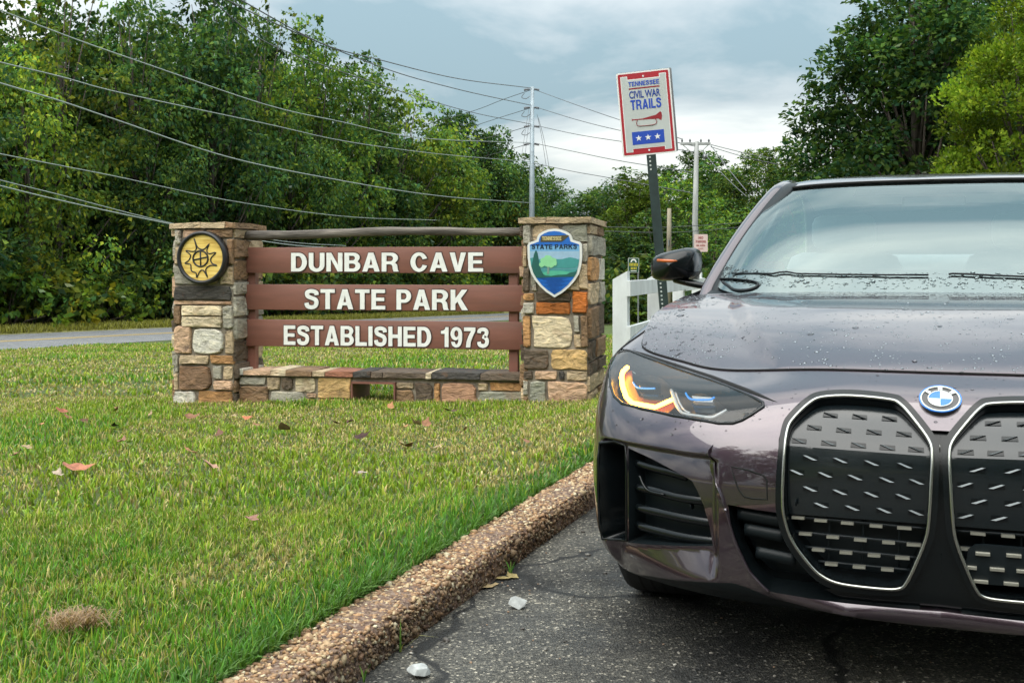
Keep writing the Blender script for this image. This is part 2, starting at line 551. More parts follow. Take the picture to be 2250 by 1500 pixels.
def pebbles():
    rg = np.random.default_rng(11)
    V0, F0 = ico(1)
    n1, n2 = 9800, 5600
    s1 = rg.uniform(0.9, 6.6, n1); w1 = rg.uniform(1.352, 1.502, n1)
    x1, y1 = xy(s1, w1); z1 = 0.0985 + rg.uniform(-0.003, 0.0035, n1)
    s2 = rg.uniform(0.9, 6.6, n2); zz = rg.uniform(0.002, 0.092, n2)
    w2 = 1.3405 + np.clip((zz-0.07)*0.3, 0, 1) + rg.uniform(-0.002, 0.004, n2)
    x2, y2 = xy(s2, w2)
    P = np.concatenate([np.stack([x1,y1,z1],-1), np.stack([x2,y2,zz],-1)])
    N = len(P)
    r = rg.lognormal(math.log(0.0060), 0.34, N)
    sc = np.stack([r*rg.uniform(0.9,1.4,N), r*rg.uniform(0.65,1.0,N), r*rg.uniform(0.45,0.75,N)], -1)
    sc[n1:] = sc[n1:][:, [0,1,2]]
    R = rotmats(N, rg, 0.45)
    R[n1:] = rotmats(N-n1, rg, 3.2)
    jit = rg.uniform(0.72, 1.2, (N, len(V0), 1))
    L = V0[None]*jit*sc[:,None,:]
    W = np.einsum('nij,nkj->nki', R, L) + P[:,None,:]
    pal = np.array([(0.30,0.175,0.105),(0.42,0.27,0.17),(0.52,0.38,0.25),(0.24,0.13,0.08),(0.17,0.105,0.075),(0.58,0.48,0.36),(0.36,0.20,0.11),(0.10,0.06,0.05)])
    ci = rg.choice(len(pal), N, p=[.21,.20,.14,.15,.09,.06,.10,.05])
    C = pal[ci]*rg.uniform(0.9,1.35,(N,1))*np.array([0.97,1.02,0.92])
    face_shade = np.where(np.arange(N) >= n1, np.clip(0.28+P[:,2]*5.0, 0.28, 0.85), 1.0)   # shade of the kerb face painted into its pebbles, deepest at the foot
    C = C*face_shade[:,None]
    C4 = np.concatenate([np.repeat(C, len(V0), 0), np.ones((N*len(V0),1))], 1)
    Fc = (F0[None] + (np.arange(N)*len(V0))[:,None,None]).reshape(-1,3)
    o = npmesh('kerb_pebbles', W.reshape(-1,3), [Fc], M_PEB, smooth=False, colors=C4)
    tag(o, 'reddish brown and cream pebbles set in the kerb surface', 'pebbles', kind='stuff')
pebbles()

def grit():
    """loose chips lying on the asphalt"""
    rg = np.random.default_rng(12)
    V0, F0 = ico(1)
    N = 3000
    Y = 2.2 + 4.0*rg.random(N)**1.3; X = rg.uniform(-0.35, 1.0, N)*Y*0.55
    s, w = sw(X, Y)
    keep = (w < 1.32)
    edge = rg.random(N) < np.clip(0.35 + 0.65*(w-0.6), 0.35, 1)
    keep &= edge
    X, Y = X[keep], Y[keep]; N = len(X)
    r = rg.lognormal(math.log(0.0036), 0.4, N)
    P = np.stack([X, Y, r*0.25], -1)
    sc = np.stack([r*1.3, r*0.9, r*0.6], -1)
    W = np.einsum('nij,nkj->nki', rotmats(N, rg, 0.4), V0[None]*rg.uniform(0.7,1.2,(N,len(V0),1))*sc[:,None,:]) + P[:,None,:]
    pal = np.array([(0.20,0.19,0.17),(0.32,0.30,0.26),(0.10,0.09,0.08),(0.30,0.20,0.13),(0.45,0.43,0.38)])
    C = pal[rg.choice(5, N, p=[.33,.22,.25,.12,.08])]
    C4 = np.concatenate([np.repeat(C, len(V0), 0), np.ones((N*len(V0),1))], 1)
    Fc = (F0[None] + (np.arange(N)*len(V0))[:,None,None]).reshape(-1,3)
    o = npmesh('grit', W.reshape(-1,3), [Fc], M_PEB, colors=C4)
    tag(o, 'loose pale grit scattered over the dark asphalt', 'grit', kind='stuff')
grit()

# ------------------------------------------------------------------ grass
M_BLADE = leaf_mat('grass_blade', 0.35, tint=False, gloss=0.06)
def blades(P, L, wid, lean, az, C, tip=1.25):
    """bent tapering blades; arrays of length n"""
    n = len(P)
    d = np.stack([np.cos(az), np.sin(az), np.zeros(n)], -1)
    sd = np.stack([-np.sin(az), np.cos(az), np.zeros(n)], -1)*wid[:,None]*0.5
    up = np.array([0,0,1.0])
    mid = P + up*(L*np.cos(lean*0.5)*0.55)[:,None] + d*(L*np.sin(lean*0.5)*0.55)[:,None]
    tp = mid + up*(L*np.cos(lean)*0.45)[:,None] + d*(L*np.sin(lean)*0.45)[:,None]
    V = np.stack([P-sd, P+sd, mid+sd*0.8, mid-sd*0.8, tp], 1)
    i = (np.arange(n)*5)[:,None]
    q = i + np.array([[0,1,2,3]]); t = i + np.array([[3,2,4]])
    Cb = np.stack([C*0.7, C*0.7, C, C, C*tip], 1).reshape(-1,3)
    C4 = np.concatenate([np.clip(Cb,0,1), np.ones((len(Cb),1))], 1)
    return V.reshape(-1,3), [q, t], C4
def grass():
    rg = np.random.default_rng(21)
    out = []
    zones = [(1.9, 5.0, 10000, 0.035, 0.0042), (5.0, 12.0, 1900, 0.044, 0.0090), (12.0, 30.0, 240, 0.062, 0.022)]
    VV, Q, T_, CC, base = [], [], [], [], 0
    for y0, y1, den, ln, wd in zones:
        xl, xr = -0.92, 0.30
        n = int(den*(xr-xl)*(y1*y1-y0*y0)/2)
        Y = np.sqrt(rg.uniform(y0*y0, y1*y1, n)); X = rg.uniform(xl, xr, n)*Y
        s, w = sw(X, Y)
        k = (w > 1.51) & (w < W_ROAD0-0.05)
        X, Y, w = X[k], Y[k], w[k]
        # grass grows in clumps: pull blades towards clump centres
        cx = np.round(X/0.045)*0.045; cy = np.round(Y/0.045)*0.045
        if y1 <= 5: X = X + (cx-X)*0.45; Y = Y + (cy-Y)*0.45
        n = len(X)
        Z = ground(X, Y) + 0.03*(fbm(X*1.3+9, Y*1.3+4)-0.5)
        pat = fbm(X*0.55+3, Y*0.55+8, 4); pat2 = fbm(X*2.4+31, Y*2.4+12, 3); cl = vnoise(X*22, Y*22)
        dry = np.clip((pat*0.55+pat2*0.45-0.445)*6.5, 0, 1)
        lush = np.clip((0.50-pat)*5, 0, 1)
        hgt = 0.62 + 0.55*cl + 0.25*lush - 0.25*dry
        L = ln*hgt*rg.uniform(0.6, 1.35, n)
        g1 = np.array([0.225,0.335,0.034]); g2 = np.array([0.125,0.28,0.032]); g3 = np.array([0.52,0.42,0.18]); g4 = np.array([0.35,0.40,0.055])
        f = rg.random(n)[:,None]
        C = g1*(1-lush[:,None]) + g2*lush[:,None]
        C = np.where(f < 0.25, g4, C)
        C = np.where(rg.random(n)[:,None] < (0.15 + 0.50*dry[:,None]), g3*rg.uniform(0.65,1.15,(n,1)), C)
        C = C*rg.uniform(0.5,1.35,(n,1))*(0.72+0.55*cl)[:,None]
        edge = np.clip(1-(w-1.5)/0.30, 0, 1)
        C = C*(1-0.0*edge[:,None]); bl = np.array([0.085,0.205,0.035])
        C = np.where((edge*rg.random(n) > 0.22)[:,None], bl*rg.uniform(0.7,1.6,(n,1)), C)
        L = L*(1+0.5*edge*rg.random(n))
        V, (q, t), C4 = blades(np.stack([X,Y,Z],-1), L, wd*rg.uniform(0.7,1.4,n), np.where(rg.random(n) < 0.10+0.22*dry, rg.uniform(1.3,1.8,n), rg.uniform(0.1,1.2,n)), rg.uniform(0,2*np.pi,n), C)
        VV.append(V); Q.append(q+base); T_.append(t+base); CC.append(C4); base += len(V)
    # a longer fringe leaning out over the kerb
    n = 5200
    s = rg.uniform(0.6, 8, n); w = 1.508 + np.abs(rg.normal(0, 0.035, n)); X, Y = xy(s, w)
    tuft = vnoise(s*5, w*0+2)
    L = (0.020 + 0.060*tuft**1.5)*rg.uniform(0.5,1.25,n)
    az = np.arctan2(KS, KC)*0 + math.atan2(-KS, KC) + rg.normal(0, 0.75, n)   # lean across the kerb
    C = np.array([0.085,0.195,0.038])*rg.uniform(0.6,1.5,(n,1)) + rg.uniform(0,0.05,(n,1))*np.array([1,0.8,0.1])
    V, (q, t), C4 = blades(np.stack([X,Y,ground(X,Y)],-1), L, 0.0048*rg.uniform(0.7,1.3,n), rg.uniform(0.5,1.6,n), az, C)
    VV.append(V); Q.append(q+base); T_.append(t+base); CC.append(C4)
    o = npmesh('grass', np.concatenate(VV), [np.concatenate(Q), np.concatenate(T_)], M_BLADE, colors=np.concatenate(CC))
    tag(o, 'short mown green lawn grass with straw coloured dry patches', 'grass', kind='stuff')
    # verge grass across the road
    n = 26000
    s = rg.uniform(5, 75, n); w = W_ROAD1 + 0.1 + np.abs(rg.normal(0, 0.9, n)); X, Y = xy(s, w)
    C = np.array([0.28,0.27,0.06])*rg.uniform(0.5,1.4,(n,1))
    V, (q, t), C4 = blades(np.stack([X,Y,ground(X,Y)],-1), 0.16*rg.uniform(0.5,1.6,n), np.full(n, 0.035), rg.uniform(0.1,1.1,n), rg.uniform(0,6.28,n), C)
    o = npmesh('verge_grass', V, [q, t], M_BLADE, colors=C4)
    tag(o, 'rough yellowing grass on the verge across the road', 'grass', kind='stuff')
grass()

# ------------------------------------------------------------------ trees
M_LEAF = leaf_mat('tree_leaf', 0.38, tint=True, gloss=0.08)
M_BARK = pbr('bark', (0.075, 0.060, 0.048), 0.9, vary=0.5, vscale=6, bump=0.8, bscale=14, bdist=0.04, vec=(1,1,0.25))
def leaf_cloud(rg, centres, radii, per, leaf, pal, droop=0.5, squash=0.75, shell=0.55):
    """leaves spread through many clumps; each clump an uneven puff of leaf-shaped faces"""
    VV, CC = [], []
    for c, r in zip(centres, radii):
        n = max(6, int(per*(r**2)))
        d = rg.normal(size=(n,3)); d /= np.linalg.norm(d, axis=1)[:,None]
        rad = r*(shell+(1-shell)*rg.random(n)**0.6)*rg.uniform(0.75,1.15,n)
        # sprays: group leaves on small twigs
        tw = rg.integers(0, max(3, n//9), n)
        td = rg.normal(size=(tw.max()+1,3)); td /= np.linalg.norm(td,axis=1)[:,None]
        d = d*0.35 + td[tw]*0.9; d /= np.linalg.norm(d,axis=1)[:,None]
        p = np.asarray(c) + d*rad[:,None]*np.array([1,1,squash])
        out = d.copy(); out[:,2] -= droop
        ax = out + rg.normal(size=(n,3))*0.55; ax /= np.linalg.norm(ax,axis=1)[:,None]
        nn = rg.normal(size=(n,3))*0.6 + np.array([0,0,0.9]) + d*0.5
        sd = np.cross(ax, nn); sd /= (np.linalg.norm(sd,axis=1)[:,None]+1e-6)
        L = leaf*rg.uniform(0.6,1.35,n)[:,None]; Wd = L*0.30
        fold = np.cross(sd, ax)*L*0.10
        V = np.stack([p-ax*L*0.5, p+sd*Wd-ax*L*0.05+fold, p+ax*L*0.5, p-sd*Wd-ax*L*0.05+fold], 1)
        tone = rg.choice([0.5,0.75,1.0,1.25,1.6], p=[.20,.25,.27,.18,.10])
        hue = pal[rg.choice(len(pal), n)]
        C = hue*(tone*rg.uniform(0.75,1.25,n))[:,None]
        VV.append(V.reshape(-1,3)); CC.append(np.repeat(C,4,0))
    V = np.concatenate(VV); C = np.concatenate(CC)
    return V, np.arange(len(V)).reshape(-1,4), np.concatenate([np.clip(C,0,1), np.ones((len(C),1))],1)
PAL_G = np.array([(0.096,0.166,0.044),(0.145,0.208,0.042),(0.072,0.138,0.050),(0.195,0.238,0.046),(0.056,0.124,0.060)])
PAL_Y = np.array([(0.16,0.20,0.026),(0.12,0.17,0.022),(0.20,0.225,0.030),(0.09,0.14,0.02)])
def tree_data(seed, H=12.0, R=4.0, low=0.06, lobes=32, per=150, leaf=0.215, pal=PAL_G, droop=0.5, cone=0.0, lobe_r=(0.20,0.36), thin=0.0):
    rg = np.random.default_rng(seed)
    cen, rad = [], []
    for k in range(lobes):
        f = (k+0.5)/lobes
        z = H*(low + (0.97-low)*f)
        env = math.sin(math.pi*min(1, (0.20+0.80*f)))**0.55 if cone == 0 else (1-f)**cone*1.0+0.10
        rr = R*max(0.16, env)
        for j in range(3 if f < 0.8 else 2):
            a = rg.uniform(0, 2*math.pi); q = rr*math.sqrt(rg.uniform(0.12, 1.0))*0.82
            cen.append((q*math.cos(a), q*math.sin(a), z+rg.normal(0, H*0.025)))
            rad.append(R*rg.uniform(*lobe_r)*(1.0 if f < 0.82 else 0.72))
    V, q, C = leaf_cloud(rg, cen, rad, per, leaf, pal, droop)
    crown = npmesh('crown', V, [q], M_LEAF, colors=C)
    mb = MB()
    top = H*0.80
    spine = []
    for k in range(8):
        f = k/7
        spine.append((0.25*math.sin(f*3+seed)*f, 0.25*math.cos(f*2.3+seed)*f, -0.4+(top+0.4)*f))
    r0 = 0.020*H
    mb.tube(spine, [r0*(1-0.86*(k/7)) + 0.01 for k in range(8)], 9)
    for k, c in enumerate(cen):
        if k % 2: continue
        f = max(0.12, min(0.86, (c[2]/H)*0.82-0.10))
        i = min(6, int(f*7)); b = Vector(spine[i]).lerp(Vector(spine[i+1]), f*7-i)
        e_ = Vector(c); m = b.lerp(e_, 0.5) + Vector((0,0,-0.04*H*0.3))
        mb.tube([b, m, e_], [r0*(1-0.8*f)*0.36, r0*0.18*(1-0.5*f), 0.015], 5)
    trunk = mb.build('trunk', M_BARK, smooth=True)
    for o in (crown, trunk): COL.objects.unlink(o)
    ds = (crown.data, trunk.data)
    for o in (crown, trunk): bpy.data.objects.remove(o)
    return ds
def place_tree(name, data, loc, rz, sx, sz, tint, label, group=None):
    t = thing(name, label, 'tree', loc, rz, group)
    t.scale = (sx, sx, sz)
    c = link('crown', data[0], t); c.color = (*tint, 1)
    link('trunk', data[1], t)
    return t
T_BROAD = tree_data(1)
T_TALL = tree_data(2, R=3.4, lobes=30, low=0.05, leaf=0.22)
T_LOOSE = tree_data(3, R=3.8, lobes=28, per=85, lobe_r=(0.16,0.28), leaf=0.23)
T_VINE = tree_data(4, R=4.2, lobes=24, per=130, droop=1.1, leaf=0.235, lobe_r=(0.22,0.40))
T_OPEN = tree_data(5, H=12, R=4.4, low=0.16, lobes=52, per=360, leaf=0.185, lobe_r=(0.14,0.27), droop=0.3)
T_CONE = tree_data(7, H=12, R=4.2, low=0.10, lobes=54, per=360, leaf=0.185, cone=0.5, droop=0.3, lobe_r=(0.14,0.26))
T_FEATH = tree_data(6, H=12, R=4.0, low=0.08, lobes=50, per=430, leaf=0.165, pal=PAL_Y, cone=0.6, droop=-0.7, lobe_r=(0.15,0.26))
def wood_tree(px, ytop, w, data, R, tint, label, group=None, seed=0, name='tree'):
    """a tree w metres across from the kerb line, its top at ytop in the picture"""
    q = (px-CX)/F
    Y = w/(-q*KC+KS)
    X = q*Y
    z0 = gz(X, Y)
    top = EYE-(ytop-HY)/F*Y
    H = top-z0
    return place_tree(name, data, (X, Y, z0-0.05), (seed*1.7) % 6.28, R/4.0, H/11.8, tint, label, group)
BG = 'trees of the back row in the wood beyond the road'
def tree_rows():
    # front edge of the wood beyond the road, from the left of the picture to the utility pole
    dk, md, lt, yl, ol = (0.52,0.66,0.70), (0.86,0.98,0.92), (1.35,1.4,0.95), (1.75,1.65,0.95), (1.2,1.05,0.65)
    L = [
     (-230,-60,32.0,T_BROAD,4.4,dk,'dark green roadside tree half cut off by the left edge of the picture'),
     ( 60, 120,32.6,T_VINE, 3.3,yl,'pale yellow-green drooping tree at far left of the roadside wood'),
     ( 130,-70,34.0,T_LOOSE,4.6,ol,'tall olive-brown tree behind the pale drooping tree at left'),
     ( 300,-40,33.5,T_TALL, 4.2,md,'tall thin-crowned tree above the sun medallion pillar with sky showing through'),
     ( 330, 240,32.4,T_VINE, 2.9,md,'vine-hung tree with hanging branches just left of the sun medallion pillar'),
     ( 470,-50,33.0,T_BROAD,4.6,dk,'deep green tree rising behind the sun medallion pillar'),
     ( 570, -10,33.0,T_LOOSE,4.4,(1.25,1.2,0.8),'light feathery treetop at the upper edge where the sky begins'),
     ( 640, 250,32.2,T_VINE, 3.2,md,'mid green vine-covered tree behind the top sign board'),
     ( 690,  50,33.0,T_BROAD,4.6,(1.0,1.1,0.75),'rounded green tree whose top meets the sky left of centre'),
     ( 800, 125,33.0,T_TALL, 5.2,md,'green tree on the sloping skyline below the highest power lines'),
     ( 830, 330,32.4,T_BROAD,3.4,dk,'dark green tree above the word cave on the sign'),
     ( 885, 205,33.0,T_VINE, 5.4,(1.35,1.3,0.75),'yellow-green tree on the slope of the skyline left of the steel pole'),
     ( 985, 330,31.5,T_LOOSE,4.4,yl,'yellowing tree to the left of the steel utility pole'),
     ( 940, 235,34.5,T_BROAD,5.4,(0.8,0.95,0.75),'green tree filling the skyline just left of the dark open-crowned tree'),
     (1060, 300,34.0,T_VINE, 5.2,(0.75,0.88,0.8),'rounded green tree in front of the dark skyline trees by the steel pole'),
     (1150, 345,36.0,T_BROAD,5.2,(0.62,0.76,0.72),'dark green tree directly behind the steel utility pole'),
     (1010, 245,35.0,T_OPEN, 4.6,dk,'dark open-crowned tree on the skyline left of the steel utility pole'),
     (1090, 285,35.0,T_BROAD,4.8,dk,'dark rounded tree just left of the steel utility pole'),
     (1120, 425,31.5,T_BROAD,3.4,(1.5,0.95,0.55),'low rust-tinged bushy tree at the foot of the steel utility pole'),
     (1205, 375,35.0,T_BROAD,4.8,(0.75,0.85,0.7),'low dark tree just right of the steel utility pole'),
    ]
    for i, (px, yt, w, d, R, tint, lab) in enumerate(L):
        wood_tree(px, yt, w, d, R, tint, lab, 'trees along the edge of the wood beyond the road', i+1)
    rg = np.random.default_rng(5)
    for i, px in enumerate(np.linspace(-300, 1230, 22)):
        yt = np.interp(px, [-300, 450, 640, 830, 960, 1140, 1240, 1300], [-40, -20, 40, 185, 290, 375, 430, 455])
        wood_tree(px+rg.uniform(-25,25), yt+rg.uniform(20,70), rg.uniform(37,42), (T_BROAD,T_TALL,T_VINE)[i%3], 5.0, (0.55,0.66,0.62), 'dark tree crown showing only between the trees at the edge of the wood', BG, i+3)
    # right of the steel pole, beyond the bend of the road
    def far_tree(px, ytop, Y, R, d, tint, label, seed, z0=None, name='tree', group=None):
        X = (px-CX)/F*Y
        z0 = -0.6 if z0 is None else z0
        H = EYE-(ytop-HY)/F*Y-z0
        return place_tree(name, d, (X, Y, z0), seed*2.1 % 6.28, R/4.0, H/11.8, tint, label, group)
    G2 = 'trees beyond the white fence'
    far_tree(1300, 420, 74, 4.4, T_OPEN, dk, 'dark small tree low on the skyline just right of the stone pillar', 2, -1.5, group=G2)
    far_tree(1372, 375, 70, 4.6, T_BROAD, (0.7,0.8,0.7), 'dark tree behind the red bordered trail sign post', 3, -1.5, group=G2)
    far_tree(1405, 398, 55, 3.6, T_FEATH, (0.62,0.72,0.75), 'rounded yellow-green tree behind the trail sign post', 4, -1.4, group=G2)
    far_tree(1480, 392, 56, 3.4, T_VINE, (1.25,1.35,0.8), 'bright green rounded tree between the trail sign post and the wooden pole', 5, -1.4, group=G2)
    far_tree(1530, 330, 72, 4.6, T_OPEN, (0.72,0.85,0.75), 'dark leafy tree behind the wooden pole with the crossarm', 6, -1.5, group=G2)
    far_tree(1600, 420, 60, 3.4, T_BROAD, (1.1,1.2,0.85), 'mid green tree between the wooden pole and the windscreen pillar', 7, -1.4, group=G2)
    far_tree(1440, 470, 52, 3.2, T_VINE, (0.55,0.66,0.6), 'low dark tree behind the white fence', 8, -1.4, group=G2)
    far_tree(1570, 490, 50, 3.0, T_VINE, (0.75,0.9,0.7), 'low green tree behind the small square parking sign', 9, -1.4, group=G2)
    far_tree(1345, 480, 56, 2.8, T_BROAD, (0.5,0.62,0.58), 'low dark tree between the stone pillar and the white fence', 13, -1.4, group=G2)
    far_tree(1690, 325, 58, 3.4, T_OPEN, (1.0,1.05,0.8), 'loose green tree just left of the large tree above the car roof', 10, -1.2, group=G2)
    far_tree(1740, 400, 48, 3.2, T_BROAD, (0.8,0.95,0.7), 'green tree low behind the windscreen pillar', 14, -1.0, group=G2)
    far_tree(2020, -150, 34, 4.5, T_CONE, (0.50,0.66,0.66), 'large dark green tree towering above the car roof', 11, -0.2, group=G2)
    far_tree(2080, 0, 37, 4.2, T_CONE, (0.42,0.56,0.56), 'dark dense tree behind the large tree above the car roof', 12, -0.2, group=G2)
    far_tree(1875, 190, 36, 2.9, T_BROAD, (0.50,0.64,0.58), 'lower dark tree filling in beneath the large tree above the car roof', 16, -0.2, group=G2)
    far_tree(2250, -120, 40, 4.6, T_OPEN, (0.6,0.7,0.62), 'tall dark tree cut off by the right edge of the picture', 15, -0.2, group=G2)
    far_tree(2240, 10, 24, 2.5, T_FEATH, (1.15,1.3,0.85), 'feathery yellow-green conifer at the right edge above the car roof', 17, 0.0, name='conifer', group=None)
    # woods all round that the car's paint and glass reflect
    for i, (x, y, h, r) in enumerate([(-20,-9,12,4.6),(-15,-14,13,4.8),(-9,-17,12,4.8),(-3,-18,14,5.0),(3,-17,12,4.8),(9,-17,14,5.2),(15,-13,12,4.8),(19,-7,13,4.8),(-6,-24,15,5.4),(5,-25,15,5.4),(22,1,11,4.5),(25,12,10,4.4)]):
        place_tree('tree', (T_BROAD,T_VINE,T_TALL)[i%3], (x,y,-0.1), i*1.3, r/4, h/11.8, (0.7,0.8,0.65), 'tree behind the viewpoint, seen only as a reflection in the car', 'trees around the parking lot')
tree_rows()

# undergrowth closing the foot of the wood
def shrub_data(seed, pal=PAL_G):
    rg = np.random.default_rng(seed)
    cen = [(rg.normal(0,0.8), rg.normal(0,0.5), abs(rg.normal(0.9,0.5))+0.1) for _ in range(13)]
    rad = [rg.uniform(0.45,0.8) for _ in cen]
    V, q, C = leaf_cloud(rg, cen, rad, 150, 0.20, pal, 0.5)
    o = npmesh('foliage', V, [q], M_LEAF, colors=C)
    mb = MB()
    for c in cen[:8]:
        mb.tube([(0.15*c[0],0.15*c[1],-0.1),(0.5*c[0],0.5*c[1],c[2]*0.6),c],[0.03,0.02,0.008],5)
    s = mb.build('stem', M_BARK, smooth=True)
    d = (o.data, s.data)
    for k in (o, s): bpy.data.objects.remove(k)
    return d
def shrubs():
    D = [shrub_data(41), shrub_data(42), shrub_data(43)]
    rg = np.random.default_rng(8)
    pxs = np.linspace(-60, 1290, 30)
    for i, px in enumerate(pxs):
        q = (px+rg.uniform(-12,12)-CX)/F; w = rg.uniform(31.0, 32.6); Y = w/(-q*KC+KS)
        t = thing('shrub', 'low dark shrub in the undergrowth along the far road verge', 'shrub', (q*Y, Y, gz(q*Y, Y)-0.1), rg.uniform(0,6.28), 'shrubs along the foot of the wood')
        k = rg.uniform(1.0,1.9); t.scale = (k*1.2, k*1.2, k)
        c = link('foliage', D[i%3][0], t); g = rg.uniform(0.55,1.05); c.color = (g*rg.uniform(0.9,1.2), g, g*0.85, 1)
        link('stem', D[i%3][1], t)
    for i, px in enumerate(np.linspace(1300, 1760, 14)):
        Y = rg.uniform(40, 48)
        t = thing('shrub', 'low shrub in the dark undergrowth behind the white fence', 'shrub', ((px-CX)/F*Y, Y, -1.5), rg.uniform(0,6.28), 'shrubs behind the white fence')
        k = rg.uniform(1.0,1.7); t.scale = (k*1.2, k*1.2, k)
        c = link('foliage', D[i%3][0], t); g = rg.uniform(0.5,0.95); c.color = (g, g, g*0.85, 1)
        link('stem', D[i%3][1], t)
    # a few brighter ones that show singly
    for px, w, k, tint, lab in ((60,30.6,1.5,(1.5,1.05,0.55),'rust-tinged shrub by the road at the far left'),(215,30.4,1.1,(1.15,1.1,0.6),'small olive shrub on the verge left of the sun medallion pillar'),(15,30.4,1.3,(1.2,1.3,0.8),'bright leafy shrub on the verge in the left corner')):
        q = (px-CX)/F; Y = w/(-q*KC+KS)
        t = thing('shrub', lab, 'shrub', (q*Y, Y, gz(q*Y,Y)-0.05), 0.5*k)
        t.scale = (k,k,k)
        c = link('foliage', D[1][0], t); c.color = (*tint,1); link('stem', D[1][1], t)
shrubs()
